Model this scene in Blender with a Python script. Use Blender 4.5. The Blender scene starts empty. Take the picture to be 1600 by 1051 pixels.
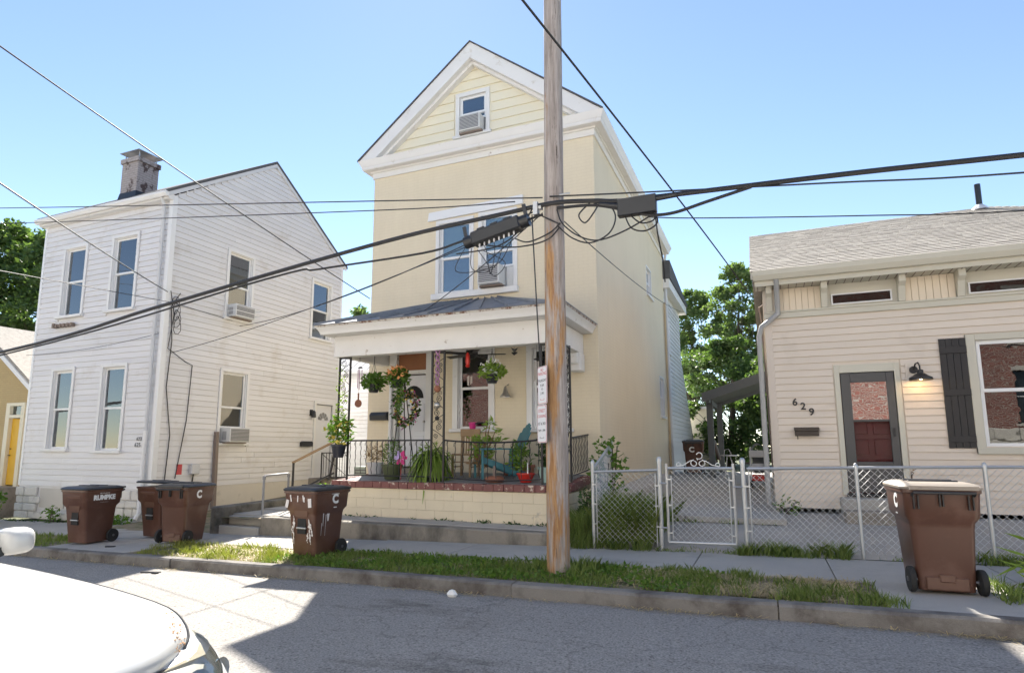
import bpy, bmesh, math, random
import numpy as np
from mathutils import Vector, Matrix

random.seed(7); RNG = np.random.default_rng(7)
sc = bpy.context.scene
C = sc.collection
RAD = math.radians

# ------------------------------------------------------------------ camera
cam = bpy.data.cameras.new('camera'); camo = bpy.data.objects.new('camera', cam); C.objects.link(camo)
cam.sensor_width = 36; cam.lens = 967/1600*36; cam.shift_x = .0156; cam.shift_y = .0197
cam.clip_start = .05; cam.clip_end = 2000
camo.location = (0, 0, 1.47)
camo.rotation_euler = (RAD(90+8.41), 0, RAD(23.5))
sc.camera = camo

# ------------------------------------------------------------------ sky, sun, exposure
SUN_EL, SUN_AZ = RAD(44.7), RAD(-30.5)          # azimuth from +Y towards +X
world = bpy.data.worlds.new('World'); sc.world = world; world.use_nodes = True
wn = world.node_tree; wn.nodes.clear()
sky = wn.nodes.new('ShaderNodeTexSky'); sky.sky_type = 'NISHITA'; sky.sun_disc = False
sky.sun_elevation = SUN_EL; sky.sun_rotation = SUN_AZ
sky.air_density = 0.85; sky.dust_density = 0.03; sky.ozone_density = 0.0; sky.altitude = 200
wbg = wn.nodes.new('ShaderNodeBackground'); wbg.inputs['Strength'].default_value = .05
wo = wn.nodes.new('ShaderNodeOutputWorld')
wn.links.new(sky.outputs[0], wbg.inputs[0]); wn.links.new(wbg.outputs[0], wo.inputs[0])
sun = bpy.data.lights.new('sun', 'SUN'); suno = bpy.data.objects.new('sun', sun); C.objects.link(suno)
sun.energy = 2.8; sun.angle = RAD(.53); sun.color = (1, .94, .84)
sdir = Vector((math.sin(SUN_AZ)*math.cos(SUN_EL), math.cos(SUN_AZ)*math.cos(SUN_EL), math.sin(SUN_EL)))
suno.rotation_euler = sdir.to_track_quat('Z', 'Y').to_euler(); suno.location = (-20, 40, 40)
sc.view_settings.view_transform = 'Standard'; sc.view_settings.look = 'None'
sc.view_settings.gamma = 1; sc.view_settings.use_curve_mapping = False
sc.view_settings.exposure = 2.3

G = .025                                         # the street climbs to the right
def zs(x): return G*x                            # sidewalk level
def yc(x): return 6.78-.039*x                    # face of the kerb

# ------------------------------------------------------------------ object helpers
ORG = {}
def org(o): return ORG.get(o.name, Vector((0, 0, 0)))
def tag(o, label, cat, group=None):
    o['label'] = label; o['category'] = cat
    if group: o['group'] = group
    return o
def thing(name, label, cat, loc=(0, 0, 0), group=None):
    o = bpy.data.objects.new(name, None); C.objects.link(o); o.location = loc; o.empty_display_size = .1
    ORG[o.name] = Vector(loc); return tag(o, label, cat, group)
def link(name, me, parent=None, loc=None):
    o = bpy.data.objects.new(name, me); C.objects.link(o)
    if parent: o.parent = parent
    if loc is not None: o.location = loc
    return o
def copy_tree(o, parent=None):
    c = o.copy(); C.objects.link(c); c.parent = parent
    ORG[c.name] = org(o)
    for ch in o.children: copy_tree(ch, c)
    return c

class MB:
    def __init__(s): s.v = []; s.f = []
    def add(s, vs, fs):
        b = len(s.v); s.v += [tuple(v) for v in vs]; s.f += [tuple(i+b for i in f) for f in fs]; return s
    def box(s, x0, x1, y0, y1, z0, z1):
        return s.add([(x0,y0,z0),(x1,y0,z0),(x1,y1,z0),(x0,y1,z0),(x0,y0,z1),(x1,y0,z1),(x1,y1,z1),(x0,y1,z1)],
                     [(0,3,2,1),(4,5,6,7),(0,1,5,4),(1,2,6,5),(2,3,7,6),(3,0,4,7)])
    def obox(s, c, size, rot=None):
        hx, hy, hz = [k/2 for k in size]; c = Vector(c); m = rot or Matrix.Identity(3)
        vs = [c+m @ Vector(p) for p in [(-hx,-hy,-hz),(hx,-hy,-hz),(hx,hy,-hz),(-hx,hy,-hz),(-hx,-hy,hz),(hx,-hy,hz),(hx,hy,hz),(-hx,hy,hz)]]
        return s.add(vs, [(0,3,2,1),(4,5,6,7),(0,1,5,4),(1,2,6,5),(2,3,7,6),(3,0,4,7)])
    def bar(s, a, b, w, h, up=(0, 0, 1)):
        a = Vector(a); b = Vector(b); d = (b-a); L = d.length; d.normalize(); up = Vector(up)
        if abs(d.dot(up)) > .99: up = Vector((0, 1, 0))
        sx = d.cross(up).normalized(); uz = sx.cross(d)
        return s.obox((a+b)/2, (L, w, h), Matrix((d, sx, uz)).transposed())
    def tube(s, pts, r, n=6, cap=True):
        pts = [Vector(p) for p in pts]; rr = r if isinstance(r, (list, tuple)) else [r]*len(pts); b = len(s.v); prev = None
        for i, p in enumerate(pts):
            t = (pts[min(i+1, len(pts)-1)]-pts[max(i-1, 0)])
            if t.length < 1e-9: t = Vector((0, 0, 1))
            t.normalize()
            if prev is None:
                a = Vector((0, 0, 1)) if abs(t.z) < .9 else Vector((1, 0, 0)); u = t.cross(a).normalized()
            else:
                u = (prev-t*prev.dot(t))
                u = u.normalized() if u.length > 1e-6 else t.orthogonal().normalized()
            prev = u; w = t.cross(u)
            for k in range(n):
                an = 2*math.pi*k/n; s.v.append(tuple(p+(u*math.cos(an)+w*math.sin(an))*rr[i]))
        for i in range(len(pts)-1):
            for k in range(n):
                k2 = (k+1) % n; s.f.append((b+i*n+k, b+i*n+k2, b+(i+1)*n+k2, b+(i+1)*n+k))
        if cap:
            s.f.append(tuple(b+k for k in reversed(range(n)))); s.f.append(tuple(b+(len(pts)-1)*n+k for k in range(n)))
        return s
    def lathe(s, prof, c=(0, 0, 0), n=16, sx=1, sy=1):
        b = len(s.v); cx, cy, cz = c
        for r, z in prof:
            for k in range(n):
                a = 2*math.pi*k/n; s.v.append((cx+r*math.cos(a)*sx, cy+r*math.sin(a)*sy, cz+z))
        for i in range(len(prof)-1):
            for k in range(n):
                k2 = (k+1) % n; s.f.append((b+i*n+k, b+i*n+k2, b+(i+1)*n+k2, b+(i+1)*n+k))
        s.f.append(tuple(b+k for k in reversed(range(n)))); s.f.append(tuple(b+(len(prof)-1)*n+k for k in range(n)))
        return s
    def prism(s, poly, axis, a0, a1):
        n = len(poly)
        def P(p, a): return {'x': (a, p[0], p[1]), 'y': (p[0], a, p[1]), 'z': (p[0], p[1], a)}[axis]
        return s.add([P(p, a0) for p in poly]+[P(p, a1) for p in poly],
                     [tuple(reversed(range(n))), tuple(range(n, 2*n))]+[(i, (i+1) % n, n+(i+1) % n, n+i) for i in range(n)])
    def loft(s, rings, cap=True):
        b = len(s.v); n = len(rings[0])
        for r in rings: s.v += [tuple(p) for p in r]
        for i in range(len(rings)-1):
            for k in range(n):
                k2 = (k+1) % n; s.f.append((b+i*n+k, b+i*n+k2, b+(i+1)*n+k2, b+(i+1)*n+k))
        if cap:
            s.f.append(tuple(b+k for k in reversed(range(n)))); s.f.append(tuple(b+(len(rings)-1)*n+k for k in range(n)))
        return s
    def leaves(s, pts, L, W, up=.3, seed=0, jit=.4):
        rg = np.random.default_rng(seed)
        for p in pts:
            d = rg.normal(size=3); d[2] = d[2]*.6+up; d /= np.linalg.norm(d); q = np.cross(d, rg.normal(size=3)); q /= np.linalg.norm(q)+1e-9
            l = L*(1+jit*rg.uniform(-1, 1)); w = W*(1+jit*rg.uniform(-1, 1)); p = np.array(p)
            s.add([p, p+d*l*.45+q*w*.5, p+d*l, p+d*l*.45-q*w*.5], [(0, 1, 2, 3)])
        return s
    def mesh(s, name, mat, o=Vector((0, 0, 0)), slope=False, skew=False, smooth=False, bevel=0, seg=1):
        vs = np.array(s.v, dtype=float)
        if skew: vs[:, 1] -= .039*vs[:, 0]
        if slope: vs[:, 2] += G*vs[:, 0]
        vs = vs-np.array(o)
        me = bpy.data.meshes.new(name); me.from_pydata(vs.tolist(), [], s.f)
        if bevel or smooth:
            bm = bmesh.new(); bm.from_mesh(me)
            bmesh.ops.recalc_face_normals(bm, faces=bm.faces)
            if bevel:
                bmesh.ops.bevel(bm, geom=[e for e in bm.edges if len(e.link_faces) == 2 and e.calc_face_angle(0) > .5], offset=bevel, segments=seg, affect='EDGES', clamp_overlap=True)
            bm.to_mesh(me); bm.free()
        me.materials.append(mat)
        if smooth:
            me.polygons.foreach_set('use_smooth', [True]*len(me.polygons))
            try: me.set_sharp_from_angle(angle=RAD(38))
            except Exception: pass
        return me
    def build(s, name, mat, parent=None, **k):
        if parent: o = org(parent); me = s.mesh(name, mat, o, **k); ob = link(name, me, parent)
        else:
            v = np.array(s.v); o = Vector(((v[:, 0].min()+v[:, 0].max())/2, (v[:, 1].min()+v[:, 1].max())/2, v[:, 2].min()))
            if k.get('skew'): o.y -= .039*o.x
            if k.get('slope'): o.z += G*o.x
            me = s.mesh(name, mat, o, **k); ob = link(name, me, None, o)
        ORG[ob.name] = o; return ob
def struct(ob): ob['kind'] = 'structure'; return ob
def stuff(ob): ob['kind'] = 'stuff'; return ob
def np_mesh(name, verts, nper, mat, parent=None, o=(0, 0, 0)):
    """verts (N*nper,3): N separate polygons of nper corners each"""
    verts = np.asarray(verts, dtype=np.float32)-np.asarray(o, dtype=np.float32)
    n = len(verts)//nper; me = bpy.data.meshes.new(name)
    me.vertices.add(len(verts)); me.vertices.foreach_set('co', verts.ravel())
    me.loops.add(len(verts)); me.loops.foreach_set('vertex_index', np.arange(len(verts), dtype=np.int32))
    me.polygons.add(n); me.polygons.foreach_set('loop_start', np.arange(0, len(verts), nper, dtype=np.int32))
    me.polygons.foreach_set('loop_total', np.full(n, nper, dtype=np.int32))
    me.update(calc_edges=True); me.materials.append(mat)
    ob = link(name, me, parent, None if parent else o)
    ORG[ob.name] = Vector(o); return ob

_dg = None
def text(parent, name, body, size, mat, pos, facing='front', ext=.002, rot=0, sx=1, font_bold=0):
    cu = bpy.data.curves.new('t', 'FONT'); cu.body = body; cu.size = size; cu.align_x = 'CENTER'; cu.align_y = 'CENTER'
    cu.extrude = ext; cu.offset = font_bold; cu.resolution_u = 3
    t = bpy.data.objects.new('t', cu); C.objects.link(t); bpy.context.view_layer.update()
    me = bpy.data.meshes.new_from_object(t.evaluated_get(bpy.context.evaluated_depsgraph_get()))
    bpy.data.objects.remove(t); bpy.data.curves.remove(cu)
    m = {'front': Matrix(((1,0,0),(0,0,-1),(0,1,0))), 'right': Matrix(((0,0,1),(1,0,0),(0,1,0))), 'left': Matrix(((0,0,-1),(-1,0,0),(0,1,0))), 'back': Matrix(((-1,0,0),(0,0,1),(0,1,0)))}[facing].to_4x4()
    me.transform(Matrix.Translation(Vector(pos)-(org(parent) if parent else Vector())) @ m @ Matrix.Rotation(rot, 4, 'Z') @ Matrix.Diagonal((sx, 1, 1, 1)))
    me.materials.clear(); me.materials.append(mat); me.name = name
    o = link(name, me, parent)
    if parent: ORG[o.name] = org(parent)
    return o

def spline(P, k=6):
    P = [Vector(p) for p in P]; Q = []
    for i in range(len(P)-1):
        a, b, c, d_ = P[max(i-1, 0)], P[i], P[i+1], P[min(i+2, len(P)-1)]
        for j in range(k):
            t_ = j/k; Q.append(.5*((2*b)+(c-a)*t_+(2*a-5*b+4*c-d_)*t_*t_+(3*b-a-3*c+d_)*t_**3))
    return Q+[P[-1]]
# ------------------------------------------------------------------ materials
def nt(name):
    m = bpy.data.materials.new(name); m.use_nodes = True; t = m.node_tree; b = t.nodes['Principled BSDF']; return m, t, b
def N(t, typ, **k):
    n = t.nodes.new(typ)
    for a, v in k.items():
        if a.startswith('i_'): n.inputs[a[2:].replace('_', ' ')].default_value = v
        else: setattr(n, a, v)
    return n
def mixc(t, fac, a, b, typ='MIX'):
    n = t.nodes.new('ShaderNodeMix'); n.data_type = 'RGBA'; n.blend_type = typ
    for s, v in ((n.inputs[0], fac), (n.inputs[6], a), (n.inputs[7], b)):
        if isinstance(v, bpy.types.NodeSocket): t.links.new(v, s)
        elif isinstance(v, (int, float)): s.default_value = v
        else: s.default_value = (*v, 1) if len(v) == 3 else v
    return n.outputs[2]
def ramp(t, src, lo, hi, c0=(0, 0, 0), c1=(1, 1, 1)):
    r = t.nodes.new('ShaderNodeValToRGB'); r.color_ramp.elements[0].position = lo; r.color_ramp.elements[1].position = hi
    r.color_ramp.elements[0].color = (*c0, 1); r.color_ramp.elements[1].color = (*c1, 1); t.links.new(src, r.inputs[0]); return r.outputs[0]
def coords(t, scale=(1, 1, 1), kind='world'):
    if kind == 'world': s = t.nodes.new('ShaderNodeNewGeometry').outputs['Position']
    else: s = t.nodes.new('ShaderNodeTexCoord').outputs['Object']
    mp = t.nodes.new('ShaderNodeMapping'); mp.inputs['Scale'].default_value = scale; t.links.new(s, mp.inputs[0]); return mp.outputs[0]
def noise(t, vec, scale, detail=4, rough=.55):
    n = N(t, 'ShaderNodeTexNoise'); n.inputs['Scale'].default_value = scale; n.inputs['Detail'].default_value = detail; n.inputs['Roughness'].default_value = rough
    t.links.new(vec, n.inputs['Vector']); return n.outputs['Fac']
def bumpn(t, b, h, strength=.3, dist=.01):
    n = N(t, 'ShaderNodeBump'); n.inputs['Strength'].default_value = strength; n.inputs['Distance'].default_value = dist
    t.links.new(h, n.inputs['Height']); t.links.new(n.outputs[0], b.inputs['Normal']); return n
def M(name, col, rough=.6, var=.12, vs=3., dirt=None, ds=2., dlo=.55, dhi=.75, bump=0, bs=60., metal=0, rnd=0, stretch=(1, 1, 1), kind='world', spec=None, fine=0):
    """painted / cast surface: base colour with soft mottling, optional patches of a second colour, fine relief"""
    m, t, b = nt(name); v = coords(t, stretch, kind)
    lo = tuple(c*(1-var) for c in col); hi = tuple(min(1, c*(1+var)) for c in col)
    c = mixc(t, noise(t, v, vs, 5), lo, hi)
    if dirt: c = mixc(t, ramp(t, noise(t, v, ds, 8, .65), dlo, dhi), c, dirt)
    if fine: c = mixc(t, ramp(t, noise(t, v, 180, 2), .35, .65), c, mixc(t, 1., c, (1-fine,)*3, 'MULTIPLY'))
    if rnd:
        oi = t.nodes.new('ShaderNodeObjectInfo'); c = mixc(t, 1., c, ramp(t, oi.outputs['Random'], 0, 1, (1-rnd,)*3, (1, 1, 1)), 'MULTIPLY')
    t.links.new(c, b.inputs['Base Color']); b.inputs['Roughness'].default_value = rough; b.inputs['Metallic'].default_value = metal
    if spec is not None: b.inputs['Specular IOR Level'].default_value = spec
    if bump: bumpn(t, b, noise(t, v, bs, 3), bump)
    return m
def brickmat(name, c1, c2, mortar, w=.21, h=.073, mort=.012, paint=None, strength=.5, wear=None, wlo=.66, whi=.7, rough=.8):
    m, t, b = nt(name)
    p = t.nodes.new('ShaderNodeNewGeometry').outputs['Position']; sp = N(t, 'ShaderNodeSeparateXYZ'); t.links.new(p, sp.inputs[0])
    ad = N(t, 'ShaderNodeMath', operation='ADD'); t.links.new(sp.outputs[0], ad.inputs[0]); t.links.new(sp.outputs[1], ad.inputs[1])
    cb = N(t, 'ShaderNodeCombineXYZ'); t.links.new(ad.outputs[0], cb.inputs[0]); t.links.new(sp.outputs[2], cb.inputs[1])
    br = N(t, 'ShaderNodeTexBrick'); t.links.new(cb.outputs[0], br.inputs['Vector'])
    br.inputs['Scale'].default_value = 1; br.inputs['Brick Width'].default_value = w; br.inputs['Row Height'].default_value = h
    br.inputs['Mortar Size'].default_value = mort; br.inputs['Mortar Smooth'].default_value = .4
    br.inputs['Color1'].default_value = (*c1, 1); br.inputs['Color2'].default_value = (*c2, 1); br.inputs['Mortar'].default_value = (*mortar, 1)
    c = br.outputs['Color']
    v = coords(t)
    c = mixc(t, .8, c, mixc(t, noise(t, v, .9, 7, .65), (.88, .87, .85), (1.03, 1.03, 1.03)), 'MULTIPLY')
    c = mixc(t, .22, c, mixc(t, ramp(t, noise(t, coords(t, (1, 1, .12)), 5., 6, .6), .35, .7), (1.0, 1.0, 1.0), (.86, .84, .80)), 'MULTIPLY')
    if wear: c = mixc(t, ramp(t, noise(t, v, 2.3, 9, .7), wlo, whi), c, wear)
    t.links.new(c, b.inputs['Base Color']); b.inputs['Roughness'].default_value = rough
    iv = N(t, 'ShaderNodeMath', operation='SUBTRACT'); iv.inputs[0].default_value = 1; t.links.new(br.outputs['Fac'], iv.inputs[1])
    a2 = N(t, 'ShaderNodeMath', operation='MULTIPLY_ADD'); t.links.new(noise(t, v, 40, 4), a2.inputs[0]); a2.inputs[1].default_value = .35; t.links.new(iv.outputs[0], a2.inputs[2])
    bumpn(t, b, a2.outputs[0], strength, .008); return m
def glassmat(name, tint=(.75, .8, .8), refl=.12, rough=.005):
    m = bpy.data.materials.new(name); m.use_nodes = True; t = m.node_tree; t.nodes.clear()
    o = N(t, 'ShaderNodeOutputMaterial'); tr = N(t, 'ShaderNodeBsdfTransparent'); tr.inputs[0].default_value = (*tint, 1)
    gl = N(t, 'ShaderNodeBsdfGlossy'); gl.inputs['Roughness'].default_value = rough; gl.inputs['Color'].default_value = (.95, .97, 1, 1)
    fr = N(t, 'ShaderNodeFresnel'); fr.inputs[0].default_value = 1.5
    ad = N(t, 'ShaderNodeMath', operation='ADD', use_clamp=True); ad.inputs[1].default_value = refl; t.links.new(fr.outputs[0], ad.inputs[0])
    v = coords(t, (1, 1, 1)); bp = N(t, 'ShaderNodeBump'); bp.inputs['Strength'].default_value = .04; bp.inputs['Distance'].default_value = .02
    t.links.new(noise(t, v, 3.5, 2), bp.inputs['Height']); t.links.new(bp.outputs[0], gl.inputs['Normal'])
    mx = N(t, 'ShaderNodeMixShader'); t.links.new(ad.outputs[0], mx.inputs[0]); t.links.new(tr.outputs[0], mx.inputs[1]); t.links.new(gl.outputs[0], mx.inputs[2])
    t.links.new(mx.outputs[0], o.inputs[0]); return m
def leafmat(name, c1, c2, trans=.35, rough=.5):
    m = bpy.data.materials.new(name); m.use_nodes = True; t = m.node_tree; t.nodes.clear()
    o = N(t, 'ShaderNodeOutputMaterial'); g = t.nodes.new('ShaderNodeNewGeometry')
    c = mixc(t, g.outputs['Random Per Island'], c1, c2)
    c = mixc(t, noise(t, coords(t), 1.3, 3), c, mixc(t, .5, c, tuple(x*1.3 for x in c2)))
    d = N(t, 'ShaderNodeBsdfPrincipled'); t.links.new(c, d.inputs['Base Color']); d.inputs['Roughness'].default_value = rough; d.inputs['Specular IOR Level'].default_value = .3
    tl = N(t, 'ShaderNodeBsdfTranslucent'); t.links.new(mixc(t, 1., c, (1.3, 1.5, .6), 'MULTIPLY'), tl.inputs[0])
    mx = N(t, 'ShaderNodeMixShader'); mx.inputs[0].default_value = trans
    t.links.new(d.outputs[0], mx.inputs[1]); t.links.new(tl.outputs[0], mx.inputs[2]); t.links.new(mx.outputs[0], o.inputs[0]); return m

mt = {}
mt['lh_siding'] = M('white siding paint', (.74, .725, .725), .45, .05, .8, dirt=(.56, .51, .45), ds=1.3, dlo=.56, dhi=.85, rnd=.08)
mt['white'] = M('white paint', (.76, .75, .74), .45, .05, 4, dirt=(.5, .46, .4), ds=5, dlo=.62, dhi=.8)
mt['vinyl'] = M('white vinyl', (.8, .8, .8), .35, .03)
mt['oldwhite'] = M('peeling white paint', (.76, .74, .71), .6, .06, 3, dirt=(.46, .40, .34), ds=5.5, dlo=.64, dhi=.69, bump=.2, bs=30)
mt['corn'] = M('cornice paint', (.78, .76, .74), .5, .06, 2, dirt=(.56, .5, .42), ds=3, dlo=.6, dhi=.75)
mt['cream_brick'] = brickmat('cream painted brick', (.80, .70, .525), (.795, .695, .52), (.775, .675, .505), strength=.16, wear=(.34, .17, .10), wlo=.715, whi=.73)
mt['cream_board'] = M('cream gable boards', (.80, .74, .58), .5, .04, 1)
mt['block'] = M('cream painted block', (.77, .67, .49), .75, .07, 2, dirt=(.42, .38, .33), ds=2.2, dlo=.62, dhi=.70, bump=.3, bs=40, rnd=.02)
mt['redpaint'] = M('chipped oxide red paint', (.20, .075, .065), .6, .15, 6, dirt=(.62, .52, .42), ds=9, dlo=.585, dhi=.62, bump=.3, bs=40)
mt['stone_w'] = M('whitewashed stone', (.70, .67, .62), .85, .12, 5, dirt=(.38, .34, .29), ds=4, dlo=.55, dhi=.75, bump=.6, bs=18, rnd=.12)
mt['rh_siding'] = M('beige vinyl siding', (.72, .63, .53), .45, .04, 1, dirt=(.60, .52, .43), ds=1.5, dlo=.55, dhi=.8, rnd=.05)
mt['rh_trim'] = M('khaki trim', (.56, .53, .44), .5, .05, 2)
mt['rh_panel'] = M('pale tan panel', (.76, .65, .50), .5, .05, 2, rnd=.05)
mt['black'] = M('black paint', (.018, .018, .02), .45, .2, 8)
mt['iron'] = M('black wrought iron', (.022, .02, .02), .5, .3, 12, dirt=(.10, .05, .03), ds=14, dlo=.62, dhi=.75)
mt['darkgrey'] = M('dark grey storm door', (.075, .075, .075), .4, .05)
mt['maroon'] = M('maroon door', (.20, .035, .04), .4, .1)
mt['plast'] = M('black plastic', (.02, .021, .024), .35, .2, 10)
mt['cable'] = M('cable sheath', (.022, .022, .024), .5, .2, 5)
mt['pane'] = glassmat('window glass', (.72, .78, .78), .16)
mt['pane_r'] = glassmat('reflective storm glass', (.5, .5, .5), .07)
mt['screen'] = glassmat('insect screen glass', (.30, .32, .34), .0)
mt['galv'] = M('galvanised steel', (.52, .53, .54), .42, .12, 9, metal=.75)
mt['wire'] = M('galvanised wire', (.60, .61, .62), .45, .1, 9, metal=.5)
mt['alum'] = M('painted aluminium', (.62, .62, .63), .4, .06)
mt['conc'] = M('weathered concrete', (.47, .445, .405), .85, .12, 1.5, dirt=(.30, .28, .25), ds=1.3, dlo=.55, dhi=.8, bump=.25, bs=90, rnd=.09, fine=.18)
mt['conc_old'] = M('stained old concrete', (.33, .295, .25), .9, .2, 2.5, dirt=(.14, .12, .10), ds=2.2, dlo=.5, dhi=.7, bump=.6, bs=25, fine=.2)
mt['kerb'] = M('worn kerb stone', (.25, .235, .215), .85, .2, 2, dirt=(.10, .085, .075), ds=2.4, dlo=.42, dhi=.66, bump=.5, bs=40, rnd=.12, fine=.2)
mt['mossy'] = M('dark mossy concrete', (.20, .185, .16), .9, .25, 2.5, dirt=(.075, .075, .06), ds=2.4, dlo=.42, dhi=.62, bump=.7, bs=22, fine=.2)
mt['pipe'] = M('dull grey pipe', (.26, .26, .27), .5, .15, 9, metal=.3)
mt['floor_p'] = M('grey porch floor paint', (.24, .24, .25), .6, .15, 3, dirt=(.34, .31, .28), ds=3, dlo=.55, dhi=.7)
mt['soil'] = M('dry soil', (.24, .19, .125), .95, .25, 6, dirt=(.11, .12, .05), ds=3, dlo=.45, dhi=.6, bump=.6, bs=50)
mt['earth'] = M('yard earth', (.11, .12, .06), .95, .3, 3, bump=.5, bs=30)
mt['roofgrey'] = M('dark shingle roof', (.10, .10, .105), .9, .2, 6, bump=.4, bs=60)
mt['shingle'] = M('grey brown shingle', (.34, .315, .28), .9, .12, 40, dirt=(.24, .22, .2), ds=9, dlo=.45, dhi=.7, bump=.5, bs=200)
mt['metalroof'] = M('blue grey metal roof', (.20, .215, .245), .45, .12, 2.5, dirt=(.12, .13, .145), ds=4, dlo=.5, dhi=.7, metal=.1)
mt['wood'] = M('bare timber', (.33, .22, .12), .75, .2, 4, stretch=(1, 1, .1), bump=.3, bs=30)
mt['woodgrey'] = M('weathered timber', (.24, .19, .16), .85, .2, 5, stretch=(1, 1, .1), bump=.4, bs=30)
mt['bin'] = M('brown bin plastic', (.105, .050, .034), .32, .15, 3, dirt=(.15, .082, .06), ds=2.5, dlo=.5, dhi=.7, kind='obj')
mt['binscuff'] = M('scuffed bin plastic', (.14, .075, .052), .42, .2, 4, kind='obj')
mt['lid'] = M('black bin lid', (.03, .032, .036), .4, .15, 5, kind='obj')
mt['lidtan'] = M('sun bleached bin lid', (.30, .26, .22), .5, .15, 5, kind='obj')
mt['tyre'] = M('wheel rubber', (.02, .02, .02), .8, .2, 10, kind='obj')
mt['whitelet'] = M('white lettering', (.8, .8, .78), .5, .03)
mt['drip'] = M('dried white paint drips', (.70, .67, .66), .6, .1, 30)
mt['redlet'] = M('red lettering', (.55, .06, .07), .5, .03)
mt['signw'] = M('sign white', (.78, .78, .80), .35, .03)
mt['door_w'] = M('white door', (.72, .72, .74), .4, .03)
mt['door_y'] = M('yellow door', (.72, .42, .03), .45, .04)
mt['yell_w'] = brickmat('tan painted brick', (.50, .38, .19), (.48, .36, .18), (.45, .34, .17), strength=.35)
mt['ac'] = M('air conditioner plastic', (.66, .66, .65), .45, .05)
mt['acgrille'] = M('air conditioner grille', (.16, .16, .17), .5, .2, 30)
mt['curt_g'] = M('pale green curtain', (.62, .66, .46), .8, .08, 9, stretch=(4, 4, .3))
mt['curt_b'] = M('beige lace curtain', (.46, .40, .33), .8, .3, 12, stretch=(3, 3, .6))
mt['curt_p'] = M('peach curtain', (.55, .30, .26), .8, .2, 3, stretch=(1, 1, 3))
mt['blind_t'] = M('teal grey blind', (.42, .50, .50), .7, .1, 2)
mt['blind_l'] = M('lavender blind', (.55, .60, .72), .7, .06, 2)
mt['blind_o'] = M('olive blind', (.20, .24, .20), .7, .1, 2)
mt['dark'] = M('dark interior', (.02, .02, .022), .9, .1)  # flat black in place of the unlit rooms behind glass
mt['orange_t'] = M('brown transom board', (.30, .12, .05), .6, .15, 6)
mt['carp'] = M('white car paint', (.56, .56, .545), .25, .03, 1.5, dirt=(.52, .51, .48), ds=3, dlo=.5, dhi=.8)
mt['carp'].node_tree.nodes['Principled BSDF'].inputs['Coat Weight'].default_value = .6
mt['rust'] = M('rust', (.42, .22, .09), .8, .3, 60)
mt['chrome'] = M('chrome', (.7, .7, .7), .12, .03, metal=1)
mt['carglass'] = M('car glass', (.02, .025, .03), .05, .05)
mt['lens'] = M('hazy headlamp lens', (.30, .275, .21), .08, .25, 6, dirt=(.42, .38, .28), ds=5, dlo=.4, dhi=.7)
mt['terra'] = M('terracotta', (.30, .12, .07), .8, .15, 8)
mt['redpot'] = M('red glazed pot', (.55, .03, .02), .35, .05)
mt['pink'] = M('pink plastic', (.62, .03, .22), .4, .05)
mt['bluewood'] = M('blue green chair paint', (.05, .19, .23), .5, .12, 6)
mt['mint'] = M('mint pot', (.40, .56, .50), .5, .05)
mt['bluepot'] = M('blue grey planter', (.33, .42, .46), .5, .06)
mt['whitepot'] = M('white pot', (.62, .62, .62), .5, .06)
mt['greenpot'] = M('green pot', (.075, .095, .04), .5, .15)
mt['navy'] = M('navy pot', (.02, .022, .035), .4, .1)
mt['brass'] = M('silver bell', (.55, .52, .48), .3, .1, metal=.8)
mt['purple'] = M('purple foil', (.42, .20, .36), .4, .1)
mt['lilac'] = M('lilac foil', (.55, .40, .75), .5, .05)
mt['orangefl'] = M('orange petals', (.80, .36, .14), .6, .15, 30)
mt['yellowfl'] = M('yellow petals', (.80, .62, .12), .6, .15, 30)
mt['whitefl'] = M('white petals', (.80, .80, .76), .6, .05)
mt['leaf'] = leafmat('leaf', (.06, .13, .02), (.13, .22, .04))
mt['leaf_d'] = leafmat('dark leaf', (.025, .06, .015), (.06, .11, .03), .25)
mt['leaf_y'] = leafmat('light leaf', (.16, .25, .04), (.24, .33, .07))
mt['leaf_r'] = leafmat('dried leaf', (.20, .11, .06), (.28, .18, .09), .2)
mt['tree1'] = leafmat('tree leaf', (.05, .095, .035), (.13, .18, .07), .42)
mt['tree2'] = leafmat('tree leaf light', (.085, .135, .055), (.18, .23, .105), .45)
mt['grass'] = leafmat('grass', (.085, .14, .03), (.21, .26, .08), .3)
mt['grass_y'] = leafmat('sunburnt grass', (.16, .20, .04), (.30, .30, .09), .3)
mt['straw'] = leafmat('straw', (.38, .29, .16), (.50, .40, .24), .15)
mt['bark'] = M('bark', (.11, .085, .065), .9, .3, 6, stretch=(1, 1, .2), bump=.6, bs=20)
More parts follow.
